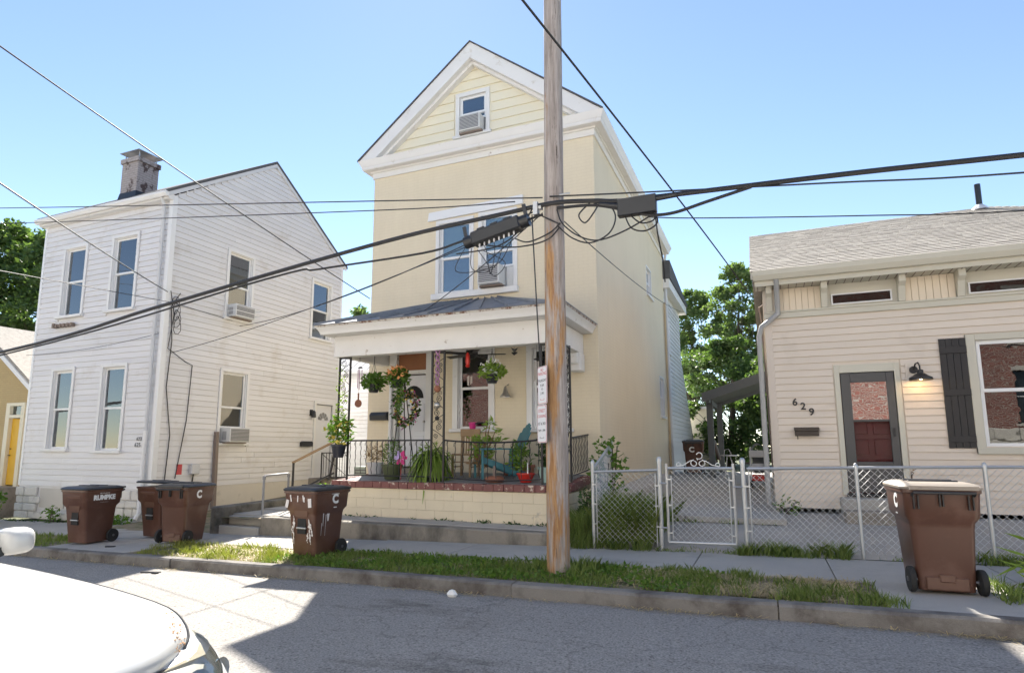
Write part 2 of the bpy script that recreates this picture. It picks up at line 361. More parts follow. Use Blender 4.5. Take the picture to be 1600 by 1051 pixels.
# asphalt with aggregate, darker patches and thin cracks
def asphalt():
    m, t, b = nt('worn asphalt'); v = coords(t)
    c = mixc(t, noise(t, v, .7, 5), (.19, .182, .172), (.262, .250, .234))
    c = mixc(t, ramp(t, noise(t, v, 55, 2), .42, .62), c, mixc(t, 1., c, (1.55, 1.52, 1.5), 'MULTIPLY'))
    c = mixc(t, ramp(t, noise(t, v, 38, 2), .58, .66), c, mixc(t, 1., c, (.55, .54, .53), 'MULTIPLY'))
    vd = coords(t, (.38, 1.1, 1)); c = mixc(t, ramp(t, noise(t, vd, .8, 9, .75), .54, .68), c, mixc(t, 1., c, (.45, .43, .41), 'MULTIPLY'))
    wp = N(t, 'ShaderNodeVectorMath', operation='ADD'); t.links.new(v, wp.inputs[0])
    nz = N(t, 'ShaderNodeTexNoise'); nz.inputs['Scale'].default_value = 1.3; nz.inputs['Detail'].default_value = 5; t.links.new(v, nz.inputs['Vector']); t.links.new(nz.outputs['Color'], wp.inputs[1])
    vo = N(t, 'ShaderNodeTexVoronoi', feature='DISTANCE_TO_EDGE'); vo.inputs['Scale'].default_value = .28; t.links.new(wp.outputs[0], vo.inputs['Vector'])
    c = mixc(t, ramp(t, vo.outputs['Distance'], .0015, .0045, (.40,)*3, (0, 0, 0)), c, (.07, .066, .062))
    t.links.new(c, b.inputs['Base Color']); b.inputs['Roughness'].default_value = .9
    bumpn(t, b, noise(t, v, 110, 3), .55, .006); return m
mt['asphalt'] = asphalt()
mt['redbrick'] = brickmat('red brick', (.26, .10, .075), (.19, .075, .06), (.34, .30, .26), strength=.6)
def polewood():
    m, t, b = nt('weathered pole wood'); v = coords(t, (1, 1, .07))
    g = noise(t, v, 22, 8, .7)
    c = mixc(t, ramp(t, g, .3, .7), (.22, .185, .165), (.52, .465, .43))
    sp = N(t, 'ShaderNodeSeparateXYZ'); t.links.new(coords(t), sp.inputs[0])
    h = ramp(t, sp.outputs[2], .02, .05)                     # unused low band keeps the foot slightly stained
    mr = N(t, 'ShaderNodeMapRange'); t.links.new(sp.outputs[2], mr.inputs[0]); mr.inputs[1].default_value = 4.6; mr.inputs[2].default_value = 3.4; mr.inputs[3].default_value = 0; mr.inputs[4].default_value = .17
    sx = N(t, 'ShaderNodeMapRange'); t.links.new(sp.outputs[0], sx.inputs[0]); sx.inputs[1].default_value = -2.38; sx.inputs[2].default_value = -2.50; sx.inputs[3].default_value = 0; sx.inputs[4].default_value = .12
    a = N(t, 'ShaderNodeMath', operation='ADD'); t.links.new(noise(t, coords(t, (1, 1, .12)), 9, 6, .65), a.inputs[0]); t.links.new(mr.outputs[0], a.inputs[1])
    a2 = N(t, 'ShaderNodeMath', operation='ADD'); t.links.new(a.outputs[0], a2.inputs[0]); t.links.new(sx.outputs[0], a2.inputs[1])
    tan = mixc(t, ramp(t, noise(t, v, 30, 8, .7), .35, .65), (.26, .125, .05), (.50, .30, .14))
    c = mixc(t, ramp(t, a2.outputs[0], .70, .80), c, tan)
    c = mixc(t, ramp(t, noise(t, coords(t, (1, 1, .05)), 28, 6, .75), .60, .66), c, (.07, .05, .04))
    t.links.new(c, b.inputs['Base Color']); b.inputs['Roughness'].default_value = .85
    bumpn(t, b, g, .8, .02); return m
mt['pole'] = polewood()

# ------------------------------------------------------------------ the ground and the street
mb = MB(); xs = [-600, -60, -30, -20, -12, -6, 0, 6, 20, 60, 600]
def gz(x): return G*max(-60, min(60, x))
for a, b in zip(xs[:-1], xs[1:]):
    mb.add([(a, -600, gz(a)-.62), (b, -600, gz(b)-.62), (b, 900, gz(b)-.62), (a, 900, gz(a)-.62)], [(0, 1, 2, 3)])
struct(mb.build('ground', mt['earth']))
mb = MB()
def sheet(mb, x0, x1, y0, y1, z0, z1=None, nx=8):
    z1 = z0 if z1 is None else z1
    for i in range(nx):
        a = x0+(x1-x0)*i/nx; b = x0+(x1-x0)*(i+1)/nx
        mb.add([(a, y0, z0), (b, y0, z0), (b, y1, z1), (a, y1, z1)], [(0, 1, 2, 3)])
sheet(mb, -60, 40, -1.3, 6.80, -.15, nx=2)
struct(mb.build('road', mt['asphalt'], slope=True, skew=True))
nearwalk = struct(MB().box(-60, 40, -4.7, -1.3, -.5, -.02).build('near_sidewalk', mt['conc'], slope=True, skew=True))

kerb = struct(MB().box(-60, 40, 6.83, 6.90, -.5, -.06).build('kerb', mt['conc_old'], slope=True, skew=True))
x = -26.; k = 0
kl = [3.0, 2.4, 3.3, 2.75, 3.05, 2.9, 2.6, 3.2, 2.8, 3.0, 2.5, 3.1]
while x < 9:
    L = kl[k % len(kl)]; k += 1
    dz = random.uniform(-.012, .008); dy = random.uniform(-.012, .012)
    mb = MB(); n = 6; rings = []
    for i in range(n+1):
        xx = x+.006+(L-.012)*i/n; j = random.uniform(-.006, .006); j2 = random.uniform(-.008, .006)
        rings.append([(xx, 6.78+dy+j, -.4), (xx, 6.775+dy+j, -.02+dz+j2), (xx, 6.80+dy+j, .005+dz+j2), (xx, 6.945, .004+dz), (xx, 6.945, -.4)])
    mb.loft(rings); mb.build('kerb_stone', mt['kerb'], kerb, slope=True, skew=True); x += L

sidewalk = struct(MB().box(-60, 40, 8.22, 9.70, -.6, -.055).build('sidewalk', mt['conc_old'], slope=True, skew=True))
xj = [-26, -23.8, -21.7, -19.6, -17.5, -15.4, -13.3, -11.4, -9.9, -8.05, -6.35, -4.55, -2.9, -.97, .62, 2.35, 4.1, 6, 8]
for a, b in zip(xj[:-1], xj[1:]):
    t0 = random.uniform(-.006, .006); t1 = random.uniform(-.006, .006)
    back = 9.68 if a > -11.5 else 10.0
    mb = MB(); mb.add([(a+.006, 8.2, -.1), (b-.006, 8.2, -.1), (b-.006, back, -.1), (a+.006, back, -.1), (a+.006, 8.2, t0), (b-.006, 8.2, t1), (b-.006, back+.0, t1), (a+.006, back, t0)],
                     [(0,3,2,1),(4,5,6,7),(0,1,5,4),(1,2,6,5),(2,3,7,6),(3,0,4,7)])
    mb.build('paving_slab', mt['conc'], sidewalk, slope=True, skew=True, bevel=.006)
# concrete aprons between verge stretches
for a, b in ((-12.25, -9.95), (.95, 2.6), (2.615, 4.3), (4.315, 6.2)):
    mb = MB().box(a, b, 6.952, 8.192, -.12, -.002+random.uniform(-.004, .004))
    mb.build('paving_slab', mt['conc'], sidewalk, slope=True, skew=True, bevel=.006)
verge = struct(MB().box(-26, -12.26, 6.95, 8.19, -.3, -.02).box(-9.94, .94, 6.95, 8.19, -.3, -.02).build('verge', mt['soil'], slope=True, skew=True))

# yards: ground that climbs from the sidewalk to the houses
yard = MB()
# between fence and right house / driveway apron
yard.add([(-3.0, 9.72, -.08), (7, 9.72, .16), (7, 12.1, .42), (0, 12.1, .40), (0, 10.9, .28), (-3.0, 10.9, .27)], [(0, 1, 2, 3, 4, 5)])
struct(yard.build('front_yard_paving', mt['conc']))
dr = struct(MB().add([(-3.2, 10.9, .1), (.2, 10.9, .1), (.2, 10.9, .37), (-3.2, 10.9, .37), (.2, 24, .64), (-3.2, 24, .64)], [(0, 1, 2, 3), (3, 2, 4, 5)]).build('driveway', mt['conc']))
for (xa, xb, ya, yb) in ((-2.55, -1.33, 10.86, 14.5), (-1.31, .15, 10.86, 13.6), (-2.55, -1.33, 14.52, 19.2), (-1.31, .15, 13.62, 18.4), (-2.55, -1.33, 19.22, 23.9), (-1.31, .15, 18.42, 23.9)):
    za = .375+(ya-10.9)*.0206; zb = .375+(yb-10.9)*.0206
    MB().add([(xa, ya, za-.09), (xb, ya, za-.09), (xb, yb, zb-.09), (xa, yb, zb-.09), (xa, ya, za), (xb, ya, za), (xb, yb, zb), (xa, yb, zb)],
             [(0,3,2,1),(4,5,6,7),(0,1,5,4),(1,2,6,5),(2,3,7,6),(3,0,4,7)]).build('concrete_slab', mt['conc'], dr, bevel=.008)
# walkway and ground between the left and the middle house
struct(MB().add([(-14.2, 9.75, -.36), (-10.5, 9.75, -.26), (-10.5, 9.75, .06), (-8.3, 9.77, .10), (-8.3, 18, .3), (-10.5, 18, .28), (-14.2, 18, .12)],
                [(0, 1, 5, 6), (2, 3, 4, 5)]).build('side_yard', mt['soil']))
struct(MB().box(-10.40, -9.3, 10.05, 10.9, -.25, .118).box(-10.40, -8.4, 10.915, 13.2, -.2, .145).box(-10.40, -8.4, 13.215, 17.5, -.2, .175).build('walkway', mt['conc'], bevel=.008))
struct(MB().add([(-3.6, 23.9, .55), (8, 23.9, .55), (8, 70, 1.0), (-3.6, 70, 1.0), (-60, 18, -.2), (-8, 18, .3), (-8, 70, .8), (-60, 70, -.2)], [(0, 1, 2, 3), (4, 5, 6, 7)]).build('back_yards', mt['earth']))

# low retaining kerb wall with two steps, in front of the porch
rw = thing('retaining_wall', 'low stained concrete wall along the sidewalk below the yellow porch', 'wall', (-6.2, 9.9, -.15))
MB().box(-9.36, -3.05, 9.74, 10.02, -.4, .115).build('wall_face', M('streaked retaining wall concrete', (.30, .27, .225), .9, .2, 2.5, dirt=(.10, .09, .075), ds=1.6, dlo=.46, dhi=.66, bump=.6, bs=25, fine=.2, stretch=(1, 1, .5)), rw, bevel=.02)
for a, b in ((-9.3, -7.3), (-7.29, -5.2), (-5.19, -3.05)):
    MB().box(a, b, 10.03, 10.62, -.2, .125+random.uniform(-.01, .008)).build('paving_slab', mt['conc'], rw, bevel=.008)
st = thing('entrance_steps', 'two worn concrete steps rising from the sidewalk beside the low wall', 'steps', (-9.9, 9.8, -.25))
MB().box(-10.42, -9.37, 9.70, 10.04, -.4, -.085).build('step', mt['conc'], st, bevel=.015)
MB().box(-10.40, -9.37, 9.93, 10.06, -.09, .085).build('step', mt['conc'], st, bevel=.015)
sw = thing('side_wall', 'dark mossy concrete wall with rounded end beside the entrance steps', 'wall', (-10.6, 10.5, -.2))
mb = MB(); rings = []
for i in range(9):
    a = math.pi*i/8
    rings.append((-10.57-.16*math.cos(a), 9.84-.16*math.sin(a)))
pl = rings+[(-10.41, 13.4), (-10.73, 13.4)]
mb.add([(x, y, -.4) for x, y in pl]+[(x, y, .27+.014*(y-9.7)) for x, y in pl], [tuple(range(len(pl))), tuple(reversed(range(len(pl), 2*len(pl))))]+[(i, (i+1) % len(pl), len(pl)+(i+1) % len(pl), len(pl)+i) for i in range(len(pl))])
mb.build('wall_body', mt['mossy'], sw, bevel=.02)

# ------------------------------------------------------------------ building helpers
def uv(axis, plane, u, d, z): return (u, plane-d, z) if axis == 'f' else ((plane+d, u, z) if axis == 's' else (plane-d, u, z))
def ub(mb, axis, plane, u0, u1, d0, d1, z0, z1):
    if axis == 'f': mb.box(u0, u1, plane-d1, plane-d0, z0, z1)
    elif axis == 's': mb.box(plane+d0, plane+d1, u0, u1, z0, z1)
    else: mb.box(plane-d1, plane-d0, u0, u1, z0, z1)
    return mb
def holes_wall(mb, axis, plane, th, u0, u1, z0, z1, holes):
    zz = sorted({z0, z1, *[min(max(h[2], z0), z1) for h in holes], *[min(max(h[3], z0), z1) for h in holes]})
    for a, b in zip(zz[:-1], zz[1:]):
        zm = (a+b)/2; cuts = sorted((h[0], h[1]) for h in holes if h[2] < zm < h[3]); u = u0
        for c0, c1 in cuts:
            if c0 > u: ub(mb, axis, plane, u, c0, -th, 0, a, b)
            u = max(u, c1)
        if u < u1: ub(mb, axis, plane, u, u1, -th, 0, a, b)
    return mb
_board = {}
def board_mesh(h, mat, thick=.028):
    key = (round(h, 4), mat.name, thick)
    if key not in _board:
        mb = MB(); o = .012
        prof = [(-.002, o), (-.004, h+o), (.004, h+o), (-.0, 0)]
        gp = .10*h; y = [(.0, 0), (-thick, 0), (-thick*.45, h-gp), (.0, h-gp)]
        mb.add([(0, p[0], p[1]) for p in y]+[(1, p[0], p[1]) for p in y], [(0, 1, 2, 3), (7, 6, 5, 4), (0, 4, 5, 1), (1, 5, 6, 2), (2, 6, 7, 3), (3, 7, 4, 0)])
        _board[key] = mb.mesh('siding_board', mat)
    return _board[key]
def siding(parent, axis, plane, u0, u1, z0, z1, h, mat, holes=(), lim=None, thick=.028, name='siding_board', joints=0, minl=.04):
    me = board_mesh(h, mat, thick); n = int(round((z1-z0)/h)); o = org(parent)
    for i in range(n):
        z = z0+i*h; zm = z+h*.5
        a0, a1 = (u0, u1) if lim is None else lim(zm)
        if a1-a0 < .05: continue
        cuts = sorted((q[0], q[1]) for q in holes if q[2] < zm < q[3]); spans = []; u = a0
        for c0, c1 in cuts:
            if c0 > u: spans.append((u, min(c0, a1)))
            u = max(u, c1)
        if u < a1: spans.append((u, a1))
        for s0, s1 in spans:
            parts = [(s0, s1)]
            if joints and s1-s0 > 3:
                c = s0+(s1-s0)*random.uniform(.25, .75); parts = [(s0, c-.002), (c+.002, s1)]
            for p0, p1 in parts:
                if p1-p0 < minl: continue
                b = link(name, me, parent)
                if axis == 'f': b.location = Vector((p0, plane, z))-o
                elif axis == 's': b.location = Vector((plane, p0, z))-o; b.rotation_euler = (0, 0, math.pi/2)
                else: b.location = Vector((plane, p1, z))-o; b.rotation_euler = (0, 0, -math.pi/2)
                b.scale = (p1-p0, 1, 1)
def window(parent, axis, plane, u0, u1, z0, z1, casing=.1, proud=.035, split=.5, back=None, back_up=None, sill=True, frame='white', pane='pane', head=0., recess=.06, lower=True, curtain_from=0., low_open=0):
    """double hung window in an opening u0..u1, z0..z1: casing, two sashes with a pane each, sill, what hangs behind"""
    mb = MB(); c = casing
    if c:
        ub(mb, axis, plane, u0-c, u0, -.02, proud, z0, z1); ub(mb, axis, plane, u1, u1+c, -.02, proud, z0, z1)
        ub(mb, axis, plane, u0-c, u1+c, -.02, proud+.004, z1, z1+c+head)
    jb = .02
    ub(mb, axis, plane, u0, u0+jb, -.16, -.005, z0, z1); ub(mb, axis, plane, u1-jb, u1, -.16, -.005, z0, z1); ub(mb, axis, plane, u0+jb, u1-jb, -.16, -.005, z1-jb, z1)
    w = mb.build('window', mt[frame], parent, bevel=.004)
    if sill: ub(MB(), axis, plane, u0-c-.05, u1+c+.05, -.03, proud+.06, z0-.075, z0-.002).build('sill', mt[frame], w, bevel=.006)
    zm = z0+(z1-z0)*split; s = .045
    for lo, hi, d in ((z0+low_open, zm+.02, -recess-.025), (zm-.02, z1-jb, -recess)):
        a, b = u0+jb, u1-jb
        if hi-lo < .15: continue
        m2 = MB(); ub(m2, axis, plane, a, a+s, d-.03, d, lo, hi); ub(m2, axis, plane, b-s, b, d-.03, d, lo, hi)
        ub(m2, axis, plane, a+s, b-s, d-.03, d, lo, lo+s*1.1); ub(m2, axis, plane, a+s, b-s, d-.03, d, hi-s, hi)
        sa = m2.build('sash', mt['vinyl'], w)
        ub(MB(), axis, plane, a+s, b-s, d-.018, d-.012, lo+s*1.1, hi-s).build('pane', mt[pane], w)
    for bk, lo, hi, dd in ((back, z0+.02, z1, -.125), (back_up, zm, z1, -.118)):
        if bk:
            m3 = MB(); n = 14; L = u1-u0-.05; pts = []
            for i in range(n*2+1):
                uu = u0+.025+L*i/(n*2); pts.append((uu, dd+(.010 if i % 2 else -.004)*(1 if bk.startswith('curt') else 0)))
            for (p, q) in zip(pts[:-1], pts[1:]):
                m3.add([uv(axis, plane, p[0], p[1], lo), uv(axis, plane, q[0], q[1], lo), uv(axis, plane, q[0], q[1], hi), uv(axis, plane, p[0], p[1], hi)], [(0, 1, 2, 3)])
            m3.build('curtain' if bk.startswith('curt') else 'blind', mt[bk], w)  # in the dark material this is a black sheet painted as the unlit room
    return w
def aircon(label, axis, plane, u0, u1, z0, z1, d=.3):
    c = uv(axis, plane, (u0+u1)/2, d/2, z0); t = thing('window_air_conditioner', label, 'air conditioner', c, 'air conditioners in windows')
    ub(MB(), axis, plane, u0, u1, -.12, d, z0, z1).build('casing', mt['ac'], t, bevel=.012)
    ub(MB(), axis, plane, u0+.03, u1-.03, d-.002, d+.004, z0+.03, z1-.03).build('coil', mt['acgrille'], t)
    for i in range(9):
        z = z0+.05+(z1-z0-.1)*i/8; ub(MB(), axis, plane, u0+.03, u1-.03, d+.003, d+.012, z-.004, z+.004).build('grille_slat', mt['ac'], t)
    if axis == 's':
        for i in range(5): 
            y = .06+.03*i; MB().box(plane+y, plane+y+.014, u0-.003, u0, z0+.06, z1-.1).build('louvre', mt['acgrille'], t)
    ub(MB(), axis, plane, u0-.02, u1+.02, -.02, d*.6, z0-.035, z0-.002).build('support_tray', mt['woodgrey'], t)
    return t
# ================================================================== white clapboard house on the left
LX0, LX1, LY0, LY1, LZ0, LZE, LZA, LYA = -19.27, -13.98, 10.85, 18.03, .46, 8.06, 10.50, 14.42
lh = thing('clapboard_house', 'two-storey white clapboard house with brick chimney, left of the yellow house', 'house', ((LX0+LX1)/2, LY0, -.4))
lhf = [(-18.20, -17.38, 1.46, 3.60), (-16.12, -15.26, 1.42, 3.60), (-18.20, -17.32, 5.16, 7.12), (-16.14, -15.22, 5.16, 7.16)]
lhs = [(12.82, 13.72, 1.62, 3.62), (12.82, 13.68, 5.18, 7.12), (16.44, 17.36, 5.20, 7.16), (16.82, 17.74, .62, 2.98)]
mb = MB(); holes_wall(mb, 'f', LY0+.02, .16, LX0, LX1-.18, -.4, LZE+.05, [(-18.28, -17.22, -.10, .38)]+lhf)
holes_wall(mb, 's', LX1-.02, .16, LY0+.02, LY1, -.4, LZE, lhs)
mb.box(LX0, LX0+.16, LY0+.18, LY1, -.4, LZE); mb.box(LX0+.16, LX1-.18, LY1-.16, LY1, -.4, LZE)
mb.prism([(LY0+.02, LZE), (LY1, LZE), (LYA, LZA-.08)], 'x', LX1-.18, LX1-.02); mb.prism([(LY0+.02, LZE), (LY1, LZE), (LYA, LZA-.08)], 'x', LX0, LX0+.16)
mb.build('wall', mt['lh_siding'], lh)
cs = lambda hs, c=.1: [(a-c, b+c, z0-.075, z1+c) for a, b, z0, z1 in hs]
siding(lh, 'f', LY0+.02, LX0+.07, LX1-.11, LZ0, LZE, .152, mt['lh_siding'], cs(lhf), joints=1)
def gl(z):
    if z < LZE: return (LY0+.12, LY1-.1)
    k = (z-LZE)/(LZA-LZE); return (LY0+(LYA-LY0)*k+.05, LY1-(LY1-LYA)*k-.05)
siding(lh, 's', LX1-.02, 0, 0, LZ0, LZA-.1, .152, mt['lh_siding'], cs(lhs), lim=gl, joints=1)
MB().box(LX0-.01, LX0+.08, LY0-.012, LY0+.03, LZ0, LZE).build('corner_board', mt['vinyl'], lh); MB().add([(LX1-.12, LY0-.014, LZ0), (LX1+.008, LY0-.014, LZ0), (LX1+.008, LY0+.13, LZ0), (LX1-.02, LY0+.13, LZ0), (LX1-.02, LY0+.02, LZ0), (LX1-.12, LY0+.02, LZ0)]+[(LX1-.12, LY0-.014, LZE), (LX1+.008, LY0-.014, LZE), (LX1+.008, LY0+.13, LZE), (LX1-.02, LY0+.13, LZE), (LX1-.02, LY0+.02, LZE), (LX1-.12, LY0+.02, LZE)], [(5, 4, 3, 2, 1, 0), (6, 7, 8, 9, 10, 11)]+[(i, (i+1) % 6, 6+(i+1) % 6, 6+i) for i in range(6)]).build('corner_board', mt['vinyl'], lh); MB().box(LX1-.02, LX1+.008, LY1-.11, LY1, LZ0, LZE).build('corner_board', mt['vinyl'], lh)
backs = [('blind_o', None), ('curt_b', None), ('blind_l', None), ('dark', 'blind_l')]
for h, (b, bu) in zip(lhf, backs): window(lh, 'f', LY0+.0, *h, casing=.09, back=b, back_up=bu)
window(lh, 's', LX1, *lhs[0], casing=.09, back='curt_g', low_open=.42); window(lh, 's', LX1, *lhs[1], casing=.09, back='curt_p', low_open=.36); window(lh, 's', LX1, *lhs[2], casing=.09, back='blind_t')
# side door with fan light
d = ub(MB(), 's', LX1, 16.86, 17.70, -.09, -.05, .62, 2.94).build('door', mt['door_w'], lh)
mb = MB(); ub(mb, 's', LX1, 16.74, 16.84, -.02, .03, .5, 3.06); ub(mb, 's', LX1, 17.72, 17.82, -.02, .03, .5, 3.06); ub(mb, 's', LX1, 16.84, 17.72, -.02, .034, 2.96, 3.06); mb.build('door_frame', mt['white'], d)
for i in range(5):
    a0 = math.pi*(i+.08)/5; a1 = math.pi*(i+.92)/5; P = lambda r, a: uv('s', LX1, 17.28+r*math.cos(a), -.045, 2.42+r*math.sin(a))
    am = (a0+a1)/2
    MB().add([P(.08, a0), P(.26, a0), P(.275, am), P(.26, a1), P(.08, a1)], [(0, 1, 2, 3, 4)]).build('fanlight_pane', mt['pane_r'], d)
MB().box(LX1-.02, LX1+.55, 16.6, 17.9, .12, .50).build('door_step', mt['conc_old'], lh, bevel=.02)
# foundation
mb = MB(); fs = []
z = -.42
for row, h in enumerate((.20, .21, .19, .25)):
    x = LX0
    while x < LX1-.02:
        L = min(random.uniform(.28, .62), LX1-x)
        if LX1-(x+L) < .15: L = LX1-x
        cx = x+L/2
        if not (-18.30 < cx < -17.18 and z+h/2 > -.14):
            mb = MB().box(x+.008, x+L-.008, LY0-.055+random.uniform(-.015, .02), LY0+.02, z+.008, z+h-.008)
            mb.build('foundation_stone', mt['stone_w'], lh, bevel=.018)
        x += L
    z += h
MB().box(-18.26, -17.24, LY0-.01, LY0+.03, -.11, .40).build('basement_hatch', M('hatch board', (.55, .52, .47), .7, .08, 3), lh)
MB().box(LX1-.03, LX1+.006, LY0+.1, LY1, -.4, LZ0-.01).build('foundation', M('beige stucco', (.66, .61, .53), .85, .08, 2, dirt=(.4, .37, .33), ds=2), lh)
# roof, fascia, gutter
sl = (LZA-LZE-.05)/(LYA-LY0+.15)
rf = MB().prism([(LY0-.22, LZE+.02), (LYA, LZA), (LY1+.2, LZE-.02), (LY1+.2, LZE+.06), (LYA, LZA+.09), (LY0-.22, LZE+.10)], 'x', LX0-.12, LX1+.045).build('roof', mt['roofgrey'], lh)
mb = MB(); mb.prism([(LY0-.2, LZE-.10), (LY0-.2, LZE+.02), (LYA, LZA-.005), (LYA, LZA-.12)], 'x', LX1+.0, LX1+.035); mb.prism([(LYA, LZA-.12), (LYA, LZA-.005), (LY1+.15, LZE+.0), (LY1+.15, LZE-.12)], 'x', LX1+.0, LX1+.035)
mb.build('rake_board', mt['alum'], lh)
MB().box(LX0-.1, LX1+.02, LY0-.16, LY0+.02, LZE-.13, LZE+.01).build('fascia', mt['white'], lh)
MB().prism([(LY0-.17, LZE+.03), (LY0-.17, LZE-.08), (LY0-.24, LZE-.09), (LY0-.29, LZE-.02), (LY0-.29, LZE+.04)], 'x', LX0-.14, LX1+.04).build('gutter', mt['white'], lh)
MB().tube([(LX1-.22, LY0-.2, LZE-.05), (LX1-.22, LY0-.09, LZE-.25), (LX1-.22, LY0-.09, 1.9)], .045, 8).build('downspout', mt['alum'], lh, smooth=True)
MB().tube([(LX1-.22, LY0-.09, 1.9), (LX1-.22, LY0-.09, -.1), (LX1-.22, LY0-.2, -.25)], .055, 8).build('downspout', mt['white'], lh, smooth=True)
# chimney
mt['chim'] = brickmat('peeling grey painted chimney brick', (.42, .37, .36), (.38, .33, .32), (.30, .27, .26), w=.2, h=.07, wear=(.09, .06, .055), wlo=.55, whi=.6)
ch = MB().box(-16.95, -16.27, 11.4, 12.06, 8.3, 9.72).box(-16.99, -16.23, 11.36, 12.1, 9.722, 9.86).build('chimney', mt['chim'], lh)
MB().loft([[(-17.03, 11.32, 8.4), (-16.19, 11.32, 8.4), (-16.19, 12.14, 8.4), (-17.03, 12.14, 8.4)], [(-16.96, 11.39, 8.82), (-16.26, 11.39, 8.82), (-16.26, 12.07, 8.86), (-16.96, 12.07, 8.86)]]).build('flashing', mt['plast'], ch)
mb = MB().box(-17.02, -16.2, 11.33, 12.13, 10.04, 10.055)
for xx in (-16.9, -16.32):
    for yy in (11.45, 12.0): mb.box(xx-.012, xx+.012, yy-.012, yy+.012, 9.86, 10.04)
mb.build('rain_cap', mt['galv'], ch)
# numbers, sensor bracket under the window
text(lh, 'house_number', '623', .13, mt['black'], (-14.52, LY0-.012, 1.70)); text(lh, 'house_number', '625', .15, mt['black'], (-14.56, LY0-.012, 1.55))
mb = MB().box(-18.35, -18.28, LY0-.12, LY0, 4.82, 4.95).box(-18.28, -17.45, LY0-.1, LY0-.06, 4.86, 4.9)
for i in range(5): mb.box(-18.2+i*.16, -18.13+i*.16, LY0-.12, LY0-.02, 4.82, 4.92)
mb.build('old_bracket', mt['woodgrey'], lh)
aircon('air conditioner with railing in upper side window of the white house', 's', LX1, 12.86, 13.58, 5.20, 5.56, .32)
aircon('air conditioner in lower side window of the white house', 's', LX1, 12.90, 13.62, 1.64, 2.04, .34)
mb = MB()
for z in (5.2, 5.34, 5.48): mb.tube([(LX1, 12.78, z), (LX1+.42, 12.78, z), (LX1+.42, 13.72, z), (LX1, 13.72, z)], .009, 5)
tag(mb.build('window_guard', mt['vinyl']), 'thin white guard rails round upper side window air conditioner', 'guard rail')
tag(MB().prism([(16.10, 1.53), (16.10, 1.66), (16.16, 1.70), (16.58, 1.70), (16.62, 1.66), (16.62, 1.53)], 'x', LX1+.01, LX1+.13).build('mailbox', mt['plast'], bevel=.01), 'black mailbox by the side door of the white clapboard house', 'mailbox')
wl = thing('wall_lamp', 'small black porch lamp beside the side door of the white house', 'lamp', (LX1, 16.60, 2.5))
MB().box(LX1+.0, LX1+.03, 16.53, 16.67, 2.55, 2.75).build('back_plate', mt['plast'], wl)
MB().lathe([(.02, .22), (.06, .18), (.08, 0), (.05, -.02)], (LX1+.12, 16.6, 2.5), 10).build('lamp_shade', mt['plast'], wl, smooth=True)
eb = thing('electric_box', 'grey electric box with red tag on the white house side wall', 'electric box', (LX1, 12.05, .8))
MB().box(LX1+.01, LX1+.11, 11.92, 12.18, .80, 1.06).build('box_body', mt['alum'], eb, bevel=.012)
MB().tube([(LX1+.05, 12.03, .8), (LX1+.05, 12.0, .55), (LX1+.03, 12.02, .3)], .02, 6).build('conduit', mt['plast'], eb)
MB().box(LX1+.0, LX1+.012, 11.54, 11.70, .80, 1.06).build('red_tag', mt['redlet'], eb)
tag(MB().bar((LX1+.10, 12.70, -.15), (LX1+.05, 12.70, 1.92), .10, .09, (0, 1, 0)).build('timber_post', mt['woodgrey']), 'brown timber post standing against the white house side wall', 'post')
# service cables stapled to the corner
mb = MB()
mb.tube([(LX1+.03, 11.25, 5.5), (LX1+.04, 11.0, 5.1), (LX1+.03, 11.1, 4.2), (LX1+.02, 11.05, 3.0), (LX1+.03, 11.25, 1.8), (LX1+.02, 11.2, .6)], .012, 5)
mb.tube([(LX1+.04, 10.95, 5.5), (LX1+.06, 11.08, 4.9), (LX1+.03, 11.0, 4.0), (LX1+.03, 11.55, 3.72), (LX1+.02, 11.78, 3.66), (LX1+.02, 11.72, 2.2), (LX1+.02, 11.5, .7)], .011, 5)
for i in range(4):
    pts = []
    for j in range(11):
        a = 2*math.pi*j/10; pts.append((LX1+.05+.03*math.sin(a*2+i), 11.12+.10*math.cos(a)+.03*i, 5.15-.17*i+.24*math.sin(a)))
    mb.tube(pts, .008, 5)
tag(mb.build('service_cables', mt['cable']), 'looped black service cables stapled to the white house corner', 'cable')

# ================================================================== tan house with yellow door at the far left
yh = thing('tan_brick_house', 'tan brick house with yellow door at the left edge', 'house', (-23.2, 12.0, -.5))
YX1 = -20.55
mb = MB(); holes_wall(mb, 'f', 12.0, .2, -27.6, YX1, -.6, 3.1, [(-22.28, -21.36, .30, 2.88)])
mb.prism([(-27.6, 3.1), (YX1, 3.1), (-24.1, 5.55)], 'y', 12.0, 12.2); mb.box(YX1-.2, YX1, 12.2, 20, -.6, 3.1); mb.box(-27.6, -27.4, 12.2, 20, -.6, 3.1); mb.box(-27.4, YX1-.2, 19.8, 20, -.6, 3.1)
mb.build('wall', mt['yell_w'], yh)
mb = MB(); mb.prism([(-24.1, 5.5), (YX1+.3, 2.95), (YX1+.3, 3.08), (-24.1, 5.64)], 'y', 11.8, 20.2); mb.prism([(-27.9, 2.95), (-24.1, 5.5), (-24.1, 5.64), (-27.9, 3.08)], 'y', 11.8, 20.2); mb.build('roof', mt['shingle'], yh)
MB().prism([(-24.1, 5.36), (YX1+.3, 2.80), (YX1+.3, 2.96), (-24.1, 5.53)], 'y', 11.76, 11.8).build('rake_board', mt['white'], yh)
MB().prism([(15.0, 4.3), (18.5, 6.6), (18.5, 6.75), (14.9, 4.42)], 'x', -32, YX1+.25).build('rear_roof', mt['shingle'], yh)
MB().box(-32, YX1+.1, 18.3, 18.5, 3, 6.62).build('rear_wall', mt['yell_w'], yh)
